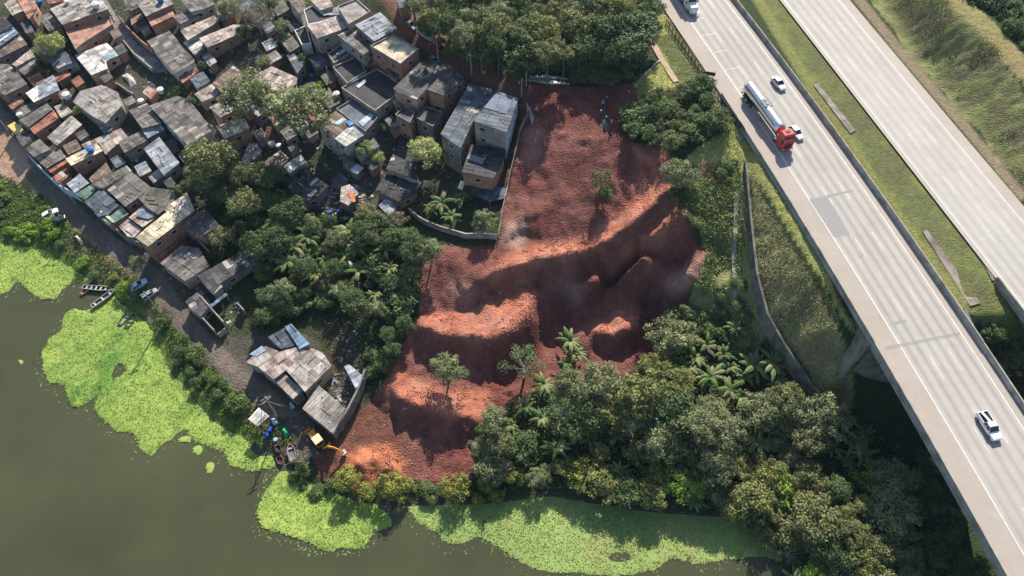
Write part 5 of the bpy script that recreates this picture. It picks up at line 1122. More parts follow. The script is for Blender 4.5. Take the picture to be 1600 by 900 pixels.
mb = MB(); mb.tube([mid, le+Vector((0, 0, .5))], [.2, .14], 4); mb.build('dipper_arm', YB, root)
mb = MB(); mb.tube([s0+Vector((0, 0, .4)), s0.lerp(mid, .6)+Vector((0, 0, .75))], .07, 6); mb.build('hydraulic_ram', M_STEEL, root)
mb = MB(); mb.box(tuple(le+Vector((-.35, -.3, -.3))), tuple(le+Vector((.3, .3, .45))), top=1.25); mb.build('digging_bucket', mat('worn_steel', (.45, .42, .38), rough=.5, noise=.2), root)

# boats
def boat(label, stern, bow, wd, hullc, inc, seats=3, zw=.12, group='small boats on the shore', name='rowing_boat'):
    a, b = P(*stern, .3), P(*bow, .3); ga = max(zw, Tz(a.x, a.y)+.05, Tz(b.x, b.y)+.05)
    a, b = P(*stern, ga), P(*bow, ga); c = (a+b)/2; L = (b-a).length; ang = math.atan2(b.y-a.y, b.x-a.x)
    root = empty(name, (c.x, c.y, ga-.15), ang, label, 'boat', group); hm = mat(f'hull_{hullc}', hullc, rough=.7, noise=.25, nscale=2); im = mat(f'boat_inside_{inc}', inc, rough=.9, noise=.3, nscale=3)
    mb = MB(); out = []; inn = []
    for i in range(9):
        t = i/8; w = wd/2*(.72+.28*math.sin(min(1, t*1.6)*math.pi/2)) if t < .6 else wd/2*(1-((t-.6)/.4)**2*.93); zz = .5+.18*max(0, t-.6)/.4; x = -L/2+L*t
        out.append([(x, -w, zz), (x, -w*.7, 0.02), (x, w*.7, 0.02), (x, w, zz)]); wi = max(.02, w-.07)
        inn.append([(x*.97, -wi, zz), (x*.97, -wi*.7, .1), (x*.97, wi*.7, .1), (x*.97, wi, zz)])
    V = [p for s in out for p in s]; mb.add(V, [(i*4+j, (i+1)*4+j, (i+1)*4+j+1, i*4+j+1) for i in range(8) for j in range(3)]+[(0, 1, 2, 3)])
    mb.add([p for k in range(9) for p in (out[k][0], inn[k][0], inn[k][3], out[k][3])], [(i*4, i*4+1, (i+1)*4+1, (i+1)*4) for i in range(8)]+[(i*4+2, i*4+3, (i+1)*4+3, (i+1)*4+2) for i in range(8)]+[(0, 3, 2, 1)])
    mb.build('hull', hm, root)
    mb = MB(); V = [p for s in inn for p in s]; mb.add(V, [(i*4+j, i*4+j+1, (i+1)*4+j+1, (i+1)*4+j) for i in range(8) for j in range(3)]+[(3, 2, 1, 0)]); mb.build('inside', im, root)
    for k in range(seats):
        x = -L*.36+L*.62*k/max(1, seats-1); mb = MB(); mb.box((x-.16, -wd*.42, .34), (x+.16, wd*.42, .4)); mb.build('seat', hm, root)
    return root
boat('narrow grey boat with five white seats, upper one of the moored pair', (130, 449), (177, 453), 1.15, (.42, .41, .38), (.06, .055, .05), 5)
boat('long pale grey boat moored below the boat with five seats', (144, 480), (181, 453), 1.2, (.46, .46, .44), (.13, .12, .11), 3)
boat('short brown wooden boat at the left of the moored boats', (127, 461), (142, 449), 1.0, (.34, .19, .11), (.22, .12, .07), 2)
boat('dark boat tied behind the short brown boat', (139, 450), (149, 440), .9, (.10, .09, .08), (.04, .04, .04), 2)
boat('dark blue covered boat pulled up in the weeds below the light blue car', (187, 509), (201, 491), 1.3, (.10, .13, .2), (.05, .06, .09), 2)
boat('black boat pulled up beside the dark blue covered boat', (198, 514), (211, 492), 1.3, (.06, .055, .05), (.03, .03, .03), 3)
boat('pinkish rimmed boat pulled up on the shore left of the brownish bush', (459, 721), (453, 695), 1.4, (.40, .26, .23), (.12, .14, .17), 2)
boat('small reddish box boat at the water near the pinkish rimmed boat', (435, 712), (441, 727), 1.1, (.28, .10, .07), (.05, .04, .04), 1)
boat('dark skiff lying just above the small reddish box boat', (432, 694), (438, 708), 1.0, (.07, .06, .055), (.03, .03, .03), 1)

# barrels, tarpaulins, poles, metal stack
def barrel(px, py, c, label, r=.45, hgt=.85, group='blue plastic barrels'):
    p = W(px, py, .4); root = empty('barrel', (p.x, p.y, Tz(p.x, p.y)), label=label, cat='barrel', group=group); m = mat(f'plastic_{c}', c, rough=.4, noise=.1)
    mb = MB(); mb.lathe([(r*.92, 0), (r, hgt*.2), (r*1.04, hgt*.5), (r, hgt*.8), (r*.92, hgt)], n=16); mb.build('drum', m, root)
    mb = MB(); mb.lathe([(r*.95, hgt), (r*.95, hgt+.05)], n=16); mb.build('lid', m, root)
BL = (.02, .07, .35)
for px, py, l in [(417.5, 681, 'lower of two blue barrels between the white shack and the green tarpaulin'), (423.5, 672, 'upper of two blue barrels between the white shack and the green tarpaulin'), (535, 447, 'blue barrel in the dark garden, upper left one'), (560, 457, 'left blue barrel of the touching pair in the dark garden'), (564, 461, 'right blue barrel of the touching pair in the dark garden'), (516, 333, 'blue barrel at the bottom of the littered yard, left one'), (531, 332, 'large dark blue barrel at the bottom of the littered yard')]:
    barrel(px, py, BL, l)
barrel(431, 687, (.3, .36, .38), 'greyish tub standing below the blue barrels near the boats', .4, .5, None)
def tarp(name, label, pts, h, c, m=None, cat='tarpaulin'):
    q = [W(a, b) for a, b in pts]; n = len(q); cx = sum((p for p in q), Vector())/n; top = Vector((cx.x, cx.y, Tz(cx.x, cx.y)+h)); mb = MB(); rs = random.Random(len(label))
    ring1 = [Vector((p.x, p.y, Tz(p.x, p.y)-.05)) for p in q]; ring2 = [p.lerp(top, .45)+Vector((rs.uniform(-.15, .15), rs.uniform(-.15, .15), h*.28+rs.uniform(-.1, .1))) for p in ring1]
    V = ring1+ring2+[top]; mb.add(V, [(i, (i+1) % n, n+(i+1) % n, n+i) for i in range(n)]+[(n+i, n+(i+1) % n, 2*n) for i in range(n)])
    o = mb.build(name, mat(f'tarp_{c}', c, rough=.6, noise=.15, nscale=2)); return tag(o, label, cat)
tarp('tarpaulin', 'green tarpaulin over a heap near the backhoe', [(440, 672), (446, 666), (453, 677), (449, 685), (445, 684)], .9, (.03, .33, .17))
tarp('tarpaulin', 'crumpled bright blue tarpaulin on the dark low roof above the curved white wall', [(635, 290), (645, 284), (655, 290), (650, 301), (636, 299)], 2.9, (.08, .3, .62))
tarp('tarpaulin', 'white and blue plastic heap beside the white shack at the water', [(423, 656), (432, 653), (436, 662), (428, 667)], 1.0, (.5, .56, .65))
tarp('tarpaulin', 'pale teal cover by the pole at the front of the lakeside compound', [(452, 630), (459, 628), (462, 637), (455, 641)], .9, (.3, .42, .42))
tarp('rubble_heap', 'white rubble heap in the small green lawn', [(190, 120), (198, 114), (208, 121), (214, 133), (204, 138), (199, 128)], .7, (.42, .41, .38), cat='rubble')
tarp('tarpaulin', 'white and teal plastic sheet on the dark garden slope', [(538, 408), (545, 405), (558, 418), (552, 428), (545, 420)], .5, (.42, .5, .5))
tarp('tarpaulin', 'dull green tarpaulin on the bare earth among the workers', [(938, 186), (947, 189), (953, 200), (948, 206), (941, 199)], .8, (.10, .14, .10))
tarp('boulder', 'pale boulder in the shade below the lone garden trees beside the wire', [(397, 489), (404, 484), (411, 486), (406, 493), (400, 497)], .9, (.3, .32, .33), cat='boulder')
tarp('shore_cover', 'white tipped cover lying on the sandy bank above the moored boats', [(117, 370), (121, 368), (132, 381), (129, 386)], 1.0, (.5, .5, .48), cat='cover')
p = W(829, 184, 1); root_m = MB(); a = W(823, 172); b = W(832, 196); root_m.add([Vector((a.x, a.y, Tz(a.x, a.y)-.2)), Vector((b.x, b.y, Tz(b.x, b.y)-.2)), Vector((b.x+.25, b.y, Tz(b.x, b.y)+2.0)), Vector((a.x+.1, a.y, Tz(a.x, a.y)+1.6)), Vector((a.x-.1, a.y, Tz(a.x, a.y)-.2)), Vector((b.x-.1, b.y, Tz(b.x, b.y)-.2)), Vector((b.x+.15, b.y, Tz(b.x, b.y)+2.0)), Vector((a.x, a.y, Tz(a.x, a.y)+1.6))], [(0, 1, 2, 3), (7, 6, 5, 4), (0, 4, 5, 1), (1, 5, 6, 2), (2, 6, 7, 3), (3, 7, 4, 0)])
tag(root_m.build('hoarding_panel', mat('cream_panel', (.5, .46, .40), noise=.15)), 'leaning cream panel at the top edge of the red slope beside the blue walled building', 'panel')
rs = random.Random(4)
for k in range(9):
    x0, y0 = rs.uniform(822, 850), rs.uniform(122, 134); ln = rs.uniform(25, 50); a = W(x0, y0); b = W(min(900, x0+ln), y0+rs.uniform(2, 7)); z = Tz(a.x, a.y)+.1+k*.09; dv = (b-a).normalized()*1; nrm = Vector((-dv.y, dv.x, 0))*.35
    mb = MB(); zb_ = Tz(b.x, b.y)+.1+k*.09; V = [Vector((a.x, a.y, z))-nrm, Vector((b.x, b.y, zb_))-nrm, Vector((b.x, b.y, zb_))+nrm, Vector((a.x, a.y, z))+nrm]
    mb.add(V+[v+Vector((0, 0, .06)) for v in V], [(3, 2, 1, 0), (4, 5, 6, 7), (0, 1, 5, 4), (1, 2, 6, 5), (2, 3, 7, 6), (3, 0, 4, 7)])
    tag(mb.build('metal_sheet', mat('galvanised_'+str(k % 3), [(.30, .32, .36), (.38, .40, .44), (.22, .2, .2)][k % 3], rough=.5, noise=.2)), ['long blue grey', 'long pale silvery', 'long dull brownish'][k % 3]+' metal sheet, '+['at the bottom', 'in the middle', 'at the top'][k//3]+' of the loose stack above the red slope', 'metal sheet', 'stack of long metal sheets')
def pole(px, py, h, label, arms=1, lamp=False):
    p = W(px, py); root = empty('utility_pole', (p.x, p.y, Tz(p.x, p.y)), label=label, cat='pole', group=None); mb = MB(); mb.tube([(0, 0, -.3), (0, 0, h)], [.17, .10], 8); mb.build('post', M_CONC, root)
    for k in range(arms): mb = MB(); mb.box((-.9, -.06, h-.5-k*.7), (.9, .06, h-.38-k*.7), M=Matrix.Rotation(.6+k*.2, 4, 'Z')); mb.build('crossarm', M_CONC, root)
    if lamp: mb = MB(); mb.tube([(0, 0, h-.6), (.9, .5, h-.1), (1.5, .9, h)], .05, 5); mb.box((1.3, .7, h-.05), (1.9, 1.1, h+.1)); mb.build('lamp_arm', M_CONC, root)
    return root
pl = pole(434, 652, 8, 'concrete utility pole with stays in front of the lakeside compound', 2)
for k, (a, b) in enumerate([(402, 634), (414, 616), (450, 636)]):
    q = W(a, b); v = Vector((q.x, q.y, Tz(q.x, q.y)))-pl.location; mb = MB(); mb.tube([(0, 0, 6.5), v*.5+Vector((0, 0, 2.9)), v], .05, 5); mb.build('stay_wire', mat('rope', (.45, .4, .28), noise=.2), pl)
pole(737, 118, 7.5, 'street lamp pole at the bend of the dirt street by the wood', 0, True)
pole(686, 104, 7, 'concrete pole beside the red car on the dirt street', 1)
pole(815, 152, 5, 'post at the upper corner of the big blue walled building', 0)
pole(822, 136, 4, 'pale post at the left end of the metal sheet stack', 0)
pole(20, 214, 7.5, 'utility pole on the road beside the small yellow truck', 1)
pole(252, 492, 8, 'utility pole on the lakeside road near the grey parked car', 2)
pole(118, 318, 7.5, 'utility pole by the lakeside road above the green awning', 1, True)
pole(519, 140, 6, 'thin pole standing in the grass yard above the big central house', 0)

# workers at the top of the bare slope
def person(px, py, shirt, trousers, helmet, label, lean=0.0, face=0):
    p = W(px, py, .9); g = Tz(p.x, p.y); o_loc = (p.x, p.y, g)
    J = [(0, 0, .95), (0, 0, 1.15), (0, 0, 1.4), (0, .01, 1.55), (0, .02, 1.68), (.17, 0, 1.42), (.27, .05, 1.15), (.25, .2, .95), (-.17, 0, 1.42), (-.27, .05, 1.15), (-.25, .18, .98), (.1, 0, .9), (.12, .03, .5), (.13, 0, .06), (.13, .14, .03), (-.1, 0, .9), (-.12, .05, .5), (-.14, -.02, .06), (-.14, .12, .03), (.24, .27, .88), (-.24, .25, .91)]
    rad = [.15, .14, .15, .065, .105, .07, .05, .038, .07, .05, .038, .1, .07, .05, .04, .1, .07, .05, .04, .035, .035]
    E_ = [(0, 1), (1, 2), (2, 3), (3, 4), (2, 5), (5, 6), (6, 7), (2, 8), (8, 9), (9, 10), (0, 11), (11, 12), (12, 13), (13, 14), (0, 15), (15, 16), (16, 17), (17, 18), (7, 19), (10, 20)]
    me = bpy.data.meshes.new('person'); me.from_pydata([(x, y+lean*max(0, z-.9), z) for x, y, z in J], E_, [])
    o = bpy.data.objects.new('person', me); col.objects.link(o); o.location = o_loc; o.rotation_euler = (0, 0, face)
    sm = o.modifiers.new('skin', 'SKIN'); me.skin_vertices[0].data[0].use_root = True
    for i, r_ in enumerate(rad): me.skin_vertices[0].data[i].radius = (r_, r_)
    o.modifiers.new('sub', 'SUBSURF').levels = 1; o.modifiers['sub'].render_levels = 2
    me.materials.append(mat('skin', (.30, .17, .11), noise=.05)); tag(o, label, 'person')
    mb = MB(); f = lambda z: lean*max(0, z-.9)
    mb.lathe([(.19, .88), (.2, 1.1), (.215, 1.36), (.13, 1.5), (.07, 1.53)], n=12)
    for s in (-1, 1): mb.tube([(s*.15, 0, 1.42), (s*.28, .05, 1.14), (s*.26, .16, 1.0)], [.095, .075, .06], 8)
    mb.v = [(x, y*.8+f(z), z) if abs(x) < .22 else (x, y+f(z), z) for x, y, z in mb.v]; mb.build('shirt', mat(f'cloth_{shirt}', shirt, noise=.1), o)
    mb = MB()
    for s in (-1, 1): mb.tube([(s*.09, 0, .97), (s*.12, .04, .5), (s*.135, -.01, .1)], [.125, .095, .07], 8)
    mb.build('trousers', mat(f'cloth_{trousers}', trousers, noise=.1), o)
    mb = MB(); mb.lathe([(.15, 1.70), (.135, 1.71), (.12, 1.78), (.07, 1.83), (.02, 1.845)], (0, .02+f(1.7), 0), 12); mb.build('helmet', mat(f'helmet_{helmet}', helmet, rough=.4, noise=0), o)
DK = (.03, .05, .10)
person(939, 178, (.04, .12, .22), DK, (.75, .78, .8), 'person in blue with a white helmet, left of the dull green tarpaulin', .1, 2.5)
person(947, 186, (.03, .15, .2), DK, (.5, .65, .75), 'person in teal with a pale helmet, standing over the dull green tarpaulin', .2, 3.0)
person(956, 193, (.6, .22, .12), DK, (.6, .25, .15), 'person in an orange shirt right of the dull green tarpaulin', .15, 1.5)
person(942, 162, (.2, .25, .4), DK, (.35, .4, .65), 'person in grey blue standing above the others on the bare earth', 0, 3.1)
person(948, 156, (.04, .07, .14), DK, (.2, .3, .4), 'person in dark blue, uppermost of the group on the bare earth', 0, 3.6)

# ---------------------------------------------------------------- floating plants on the lake
MATS_PX = [[(-80, 360), (0, 372), (60, 378), (92, 398), (120, 402), (147, 435), (128, 441), (100, 450), (85, 472), (60, 466), (45, 453), (22, 442), (8, 460), (-80, 470)],
  [(98, 492), (112, 481), (126, 486), (142, 482), (165, 466), (182, 462), (205, 480), (228, 505), (262, 525), (285, 560), (312, 600), (335, 645), (388, 675), (388, 706), (426, 714), (430, 729), (390, 736), (356, 725), (350, 706), (302, 688), (295, 668), (270, 688), (246, 694), (240, 708), (226, 713), (213, 700), (210, 680), (180, 666), (160, 650), (148, 634), (158, 612), (190, 590), (199, 578), (186, 566), (176, 580), (168, 602), (140, 630), (116, 636), (102, 605), (80, 600), (70, 578), (68, 552), (76, 530), (98, 516)],
  [(405, 800), (415, 768), (436, 742), (456, 738), (472, 745), (502, 758), (532, 768), (585, 775), (592, 790), (580, 832), (560, 852), (512, 861), (475, 846), (432, 832), (408, 822)],
  [(628, 782), (700, 775), (780, 775), (860, 762), (950, 785), (1050, 795), (1150, 795), (1210, 830), (1225, 880), (1190, 868), (1150, 875), (1080, 882), (1050, 870), (1020, 892), (960, 902), (870, 896), (822, 885), (792, 866), (762, 846), (745, 836), (722, 850), (700, 851), (680, 832), (652, 815)],
  [(300, 700), (312, 696), (316, 708), (305, 714)], [(320, 724), (332, 722), (335, 738), (324, 742)], [(272, 686), (300, 680), (296, 692), (280, 694)], [(26, 562), (36, 560), (38, 566), (30, 572)], [(560, 790), (600, 800), (612, 820), (590, 830), (570, 815)]]
M_WEED = mat('water_weed', attr=True, rough=.8, noise=.22, nscale=1.3, spec=.2, bump=.05, bscale=3)
def leafquads(P0, N0, size, rs, asp=.5, jitter=.5):
    """small bent leaf faces at points P0 with normals N0"""
    n = len(P0); N = N0+rs.normal(0, jitter, (n, 3)); N /= np.linalg.norm(N, axis=1)[:, None]+1e-9
    A = np.cross(N, rs.normal(0, 1, (n, 3))); A /= np.linalg.norm(A, axis=1)[:, None]+1e-9; B = np.cross(N, A)
    s = (size*rs.uniform(.6, 1.3, n))[:, None]
    V = np.stack([P0-A*s, P0+B*s*asp+N*s*.12, P0+A*s, P0-B*s*asp+N*s*.12], 1).reshape(-1, 3)
    return V, np.arange(n*4).reshape(n, 4)
allmat = np.zeros(X.shape, bool); st = .35
for k, poly in enumerate(MATS_PX):
    q = [P(a, b, 0) for a, b in poly]; xs = np.arange(min(p.x for p in q)-1, max(p.x for p in q)+1, st); ys = np.arange(min(p.y for p in q)-1, max(p.y for p in q)+1, st)
    x, y = np.meshgrid(xs, ys, indexing='ij'); px, py = pix(x, y, x*0)
    w1 = (5 if k < 4 else 2)*(.5 if k == 3 else 1)
    ins = inpoly(px+w1*fbm(x, y, 4, 4, 50+k)*1.6, py+w1*fbm(x, y, 4, 4, 90+k)*1.6, poly)
    if k == 3:
        ins |= inpoly(px, py, poly) & (fbm(x, y, 5, 4, 7) > .1)
        ins &= ~((py > 800) & (fbm(x, y, 6, 4, 17) < -.6))
    ins &= ~(fbm(x, y, 5, 4, 71+k) < -.62)
    f = blur(ins.astype(float), 3)
    hgt = (.14 if k != 3 else .04)
    z = -.06+f*(.1+hgt*(.5+fbm(x, y, 1.2, 3, 5+k))+ (hgt*1.2)*np.clip(fbm(x+y*.6, y*.4-x*.2, 1.8, 3, 44), 0, 1))
    t = np.clip(.5+fbm(x, y, 9, 4, 23+k)*1.4, 0, 1)[..., None]; t2 = np.clip(fbm(x*1.0-y*.8, (y+x)*.45, 2.6, 4, 66+k)*1.9, 0, 1)[..., None]
    c1, c2, c3 = ((.26, .345, .075), (.21, .295, .06), (.11, .20, .038)) if k != 3 else ((.25, .33, .10), (.19, .27, .075), (.24, .24, .085))
    cc = np.array(c1)*(1-t)+np.array(c2)*t; cc = cc*(1-t2*.7)+np.array(c3)*t2*.7
    if k == 1:
        g = np.clip(1-seg_dist(px, py, [(150, 560), (210, 545), (160, 600), (110, 600)])/50, 0, 1)[..., None]*np.clip(.5+1.6*t2, 0, 1); cc = cc*(1-g)+np.array((.10, .21, .035))*g; z += g[..., 0]*.25*f
    ix = np.arange(x.size).reshape(x.shape); keep = f[:-1, :-1] > .35
    Q = np.stack([ix[:-1, :-1], ix[1:, :-1], ix[1:, 1:], ix[:-1, 1:]], -1)[keep]
    o = link('floating_weed', np_mesh('floating_weed', np.stack([x, y, z], -1).reshape(-1, 3), Q, cc.reshape(-1, 3), M_WEED, False)); tag(o, kind='stuff')
    if k < 4:   # loose leaves drifting off the edge
        rs = np.random.RandomState(k+40); far_ = blur(ins.astype(float), 12); sel = np.argwhere((far_ > .02) & (f < .2)); n = 260; pick = sel[rs.randint(0, len(sel), n)]; pp = np.stack([x[pick[:, 0], pick[:, 1]], y[pick[:, 0], pick[:, 1]], np.full(n, .03)], 1)+rs.uniform(-.3, .3, (n, 3))*np.array((1, 1, 0))
        V, Q = leafquads(pp, np.tile(np.array((0, 0, 1.)), (n, 1)), rs.uniform(.06, .2, n), rs, .6, .1); o = link('drifting_leaves', np_mesh('drifting_leaves', V, Q, np.tile(np.array((.2, .26, .08)), (n*4, 1)), M_WEED)); tag(o, kind='stuff')
    if k < 4:   # the small upright leaves that roughen the mat
        rs = np.random.RandomState(k); sel = np.argwhere(keep); n = min(len(sel)*2, 45000 if k != 3 else 12000); pick = sel[rs.randint(0, len(sel), n)]
        pp = np.stack([x[pick[:, 0], pick[:, 1]], y[pick[:, 0], pick[:, 1]], z[pick[:, 0], pick[:, 1]]], 1)+rs.uniform(-.2, .2, (n, 3))*np.array((1, 1, .3)); pp[:, 2] += .08
        cw = cc[pick[:, 0], pick[:, 1]]*rs.uniform(.75, 1.25, (n, 1))
        nn_ = np.tile(np.array((0, .3, .8)), (n, 1)); V, Q = leafquads(pp, nn_, .12, rs, .6, .5)
        o = link('floating_weed_leaves', np_mesh('floating_weed_leaves', V, Q, np.repeat(cw, 4, 0), M_WEED)); tag(o, kind='stuff')

# ---------------------------------------------------------------- trees and plants
M_LEAF = mat('foliage', attr=True, rough=.7, noise=.15, nscale=.6, trans=.22, spec=.2)
M_BARK = mat('bark', (.17, .14, .11), rough=.9, noise=.3, nscale=4); M_BARKP = mat('pale_bark', (.40, .37, .32), rough=.9, noise=.25, nscale=3)
KIND = {  # colour, second colour, clumps, clump radius, leaves per clump, leaf size, flatness, word
 'dark': ((0.062, 0.098, 0.036), (0.111, 0.150, 0.058), 34, .30, 95, .085, .8, 'dense dark green tree'),
 'grey': ((0.150, 0.175, 0.082), (0.235, 0.255, 0.125), 40, .25, 100, .065, .85, 'fluffy grey green tree'),
 'olive': ((0.124, 0.143, 0.058), (0.195, 0.202, 0.085), 36, .27, 95, .075, .85, 'dull olive green tree'),
 'yellow': ((0.143, 0.182, 0.046), (0.208, 0.221, 0.052), 26, .30, 90, .09, .75, 'leafy shrub speckled with yellow flowers'),
 'lime': ((0.169, 0.260, 0.039), (0.234, 0.338, 0.058), 22, .32, 80, .10, .75, 'bright lime green bush'),
 'pale': ((0.260, 0.299, 0.104), (0.364, 0.377, 0.156), 40, .26, 100, .07, .9, 'pale yellow green tree'),
 'brown': ((0.156, 0.130, 0.085), (0.221, 0.195, 0.130), 26, .26, 55, .06, .8, 'thin brownish grey tree'),
 'fern': ((0.098, 0.137, 0.058), (0.156, 0.189, 0.091), 15, .24, 120, .05, .5, 'open spreading tree with separate leaf clumps'),
 'leafy': ((.07, .10, .04), (.12, .15, .06), 16, .30, 80, .075, .7, 'loose green tree'),
 'golden': ((0.150, 0.176, 0.058), (0.221, 0.227, 0.078), 38, .26, 100, .075, .85, 'yellow green leafy tree'),
 'bush': ((0.085, 0.124, 0.042), (0.143, 0.189, 0.065), 20, .38, 95, .11, .65, 'low leafy green bush')}
CROWNS = {}
def crown_mesh(kind, var):
    if (kind, var) in CROWNS: return CROWNS[kind, var]
    c1, c2, K, rc, nl, ls, flat, word = KIND[kind]; rs = np.random.RandomState(hash((len(kind), ord(kind[0]), ord(kind[1]), var)) % 9999)
    Ps = []; Ns = []; Cs = []; cen = []
    for k in range(K):
        zf = 1-(k+.5)/K*1.25; ang = k*2.39996+rs.uniform(-.4, .4); rr = math.sqrt(max(0, 1-zf*zf)) if zf > -1 else 0
        rad = rs.uniform(.42, 1.02) if kind != 'fern' else rs.uniform(.5, 1.0)
        c = np.array((math.cos(ang)*rr*rad, math.sin(ang)*rr*rad, zf*flat*rad*.85)); r = rc*rs.uniform(.5, 1.35)*(1 if kind != 'fern' else .9)
        cen.append(c); n = int(nl*rs.uniform(.8, 1.2)*(r/rc)**1.5)
        dv = rs.normal(0, 1, (n, 3)); dv[:, 2] = dv[:, 2]*.9+.35; dv /= np.linalg.norm(dv, axis=1)[:, None]
        rd_ = rs.uniform(.45, 1.2, (n, 1)); Ps.append(c+dv*r*rd_*np.array((1, 1, .75)))
        Ns.append(dv*.8+np.array((0, 0, .45))); t = rs.uniform(0, 1); tone = rs.uniform(.78, 1.2)
        cc = (np.array(c1)*(1-t)+np.array(c2)*t)*1.15*tone*rs.uniform(.75, 1.25, (n, 1))
        if kind == 'yellow': fl = rs.uniform(0, 1, n) < .07; cc[fl] = (.50, .36, .03)
        Cs.append(cc)
    Pp = np.concatenate(Ps); Nn = np.concatenate(Ns); Cc = np.concatenate(Cs)
    V, Q = leafquads(Pp, Nn, ls*.88, rs, .5, .6)
    me = np_mesh(kind+'_crown', V, Q, np.repeat(Cc, 4, 0), M_LEAF); CROWNS[kind, var] = (me, cen); return CROWNS[kind, var]
TREES = []; trng = random.Random(5)
def tree(px, py, rpx, kind='dark', hc=None, group=None, label=None, name=None, on=None, where=None):
    c0 = W(px, py, 4); s = FPX*(SB+(py-450)/FPX*CB)/(H-c0.z); r = rpx/s
    if hc is None: hc = {'bush': .55, 'yellow': .7, 'lime': .8}.get(kind, 1.35)*r
    c = W(px, py, hc); g = Tz(c.x, c.y); hc = c.z-g
    var = trng.randrange(3); me, cen = crown_mesh(kind, var)
    small = kind in ('bush', 'yellow', 'lime')
    root = empty(name or ('shrub' if small else 'tree'), (c.x, c.y, g-.1), cat='shrub' if small else 'tree', group=group)
    a = trng.uniform(0, 6.28); o = link('crown', me, root); o.location = (0, 0, hc+.1); o.rotation_euler = (trng.uniform(-.1, .1), trng.uniform(-.1, .1), a)
    sz = r*trng.uniform(.95, 1.1); o.scale = (sz, sz*trng.uniform(.9, 1.1), sz*trng.uniform(.8, 1.05))
    mb = MB(); tr = max(.07, r*.05); R2_ = Matrix.Rotation(a, 3, 'Z'); hcz = hc+.1
    lean = Vector((trng.uniform(-.1, .1)*r, trng.uniform(-.1, .1)*r, 0))
    fork = lean+Vector((0, 0, max(.2, hcz-r*.55)))
    mb.tube([(0, 0, -.2), Vector((0, 0, fork.z*.5))+lean*.3, fork], [tr*1.5, tr*1.1, tr*.9], 6)
    for v in (cen[::5] if kind not in ('fern', 'brown') else cen[::1]):
        e = R2_ @ Vector(v)*sz+Vector((0, 0, hcz)); mid = fork.lerp(e, .5)+Vector((0, 0, -.08*r))
        mb.tube([fork, mid, e], [tr*.6, tr*.4, tr*.18], 4, cap=False)
    mb.build('stems' if small else 'trunk', M_BARKP if kind in ('fern', 'pale', 'brown') else M_BARK, root)
    TREES.append([root, px, py, rpx, kind, label, where]); 
    if label: root['label'] = label
    return root
def banana_meshes(var):
    rs = random.Random(var+50); mb = MB(); n = 13
    for k in range(n):
        a = k*2.4+rs.uniform(-.3, .3); up = rs.uniform(.15, 1.2) if k > 2 else 1.25; L = rs.uniform(.6, 1.2)*(1 if k > 2 else .8); dirv = Vector((math.cos(a), math.sin(a), 0)); side = Vector((-dirv.y, dirv.x, 0))
        p = Vector((0, 0, 0)); th = up; c = rs.choice([(.10, .155, .04), (.075, .125, .035), (.15, .20, .07), (.2, .22, .11), (.085, .14, .04), (.20, .16, .08)]); prev = None; m = 8
        for i in range(m+1):
            t = i/m; wdt = rs.uniform(.07, .14)*math.sin(math.pi*min(1, .12+t*.88))**.7+.012
            q = p+Vector((0, 0, 0)); l = q+side*wdt-Vector((0, 0, wdt*.45)); r_ = q-side*wdt-Vector((0, 0, wdt*.45))
            if prev is not None and t > .12:
                cc = tuple(v*rs.uniform(.85, 1.15) for v in c)
                mb.face([prev[0], q, l, prev[1]], cc); mb.face([prev[0], prev[2], r_, q], cc)
            prev = (q, l, r_); p = p+(dirv*math.cos(th)+Vector((0, 0, math.sin(th))))*(L/m); th -= (up+.75)/m
    st = MB(); st.tube([(0, 0, -1), (0, 0, .05)], [.07, .045], 7, (.22, .2, .09))
    return mb, st
BAN = []
for v in range(3):
    f, s_ = banana_meshes(v); fo = f.build('leaves', M_LEAF); so = s_.build('stem', mat('banana_stem', attr=True, noise=.2)); BAN.append((fo.data, so.data)); bpy.data.objects.remove(fo); bpy.data.objects.remove(so)
def banana(px, py, rpx, group='banana plants', label=None, h=None, where=None):
    c0 = W(px, py, 2); s = FPX*(SB+(py-450)/FPX*CB)/(H-c0.z); L = rpx/s*1.15; hs = h or max(.8, L*.8); c = W(px, py, hs)
    root = empty('banana_plant', (c.x, c.y, Tz(c.x, c.y)-.05), trng.uniform(0, 6.28), cat='banana plant', group=group)
    hs = max(.5, c.z-Tz(c.x, c.y)); lm, sm = BAN[trng.randrange(3)]
    o = link('leaves', lm, root); o.location = (0, 0, hs+.05); o.scale = (L, L, L*trng.uniform(.8, 1.1)); o = link('stem', sm, root); o.location = (0, 0, hs+.05); o.scale = (L*1.3, L*1.3, hs+.3)
    TREES.append([root, px, py, rpx, 'banana', label, where])
    if label: root['label'] = label
    return root
def fill(poly, gap, rad, kinds, group, where, hc=None, bananas=0, maxn=999, blot=None):
    xs = [p[0] for p in poly]; ys = [p[1] for p in poly]; pts = []
    for _ in range(6000):
        a, b = trng.uniform(min(xs), max(xs)), trng.uniform(min(ys), max(ys))
        if not inpoly(np.array([a]), np.array([b]), poly)[0]: continue
        if any((a-t[1])**2+(b-t[2])**2 < (gap*.45+t[3]*.55)**2 for t in TREES): continue
        pts.append((a, b)); r = rad*trng.choice([.55, .7, .85, 1, 1.15, 1.4])*trng.uniform(.92, 1.08)
        if trng.random() < bananas: banana(a, b, r*.8, group=None, where=where)
        else:
            k = trng.choices(list(kinds), list(kinds.values()))[0]
            tree(a, b, r, k, hc=None if hc is None else hc*trng.uniform(.75, 1.2)*(.45 if b > 690 and a < 1250 else (1.3 if b < 80 and a < 830 else 1)), group=group, where=where)
        if len(pts) >= maxn: break
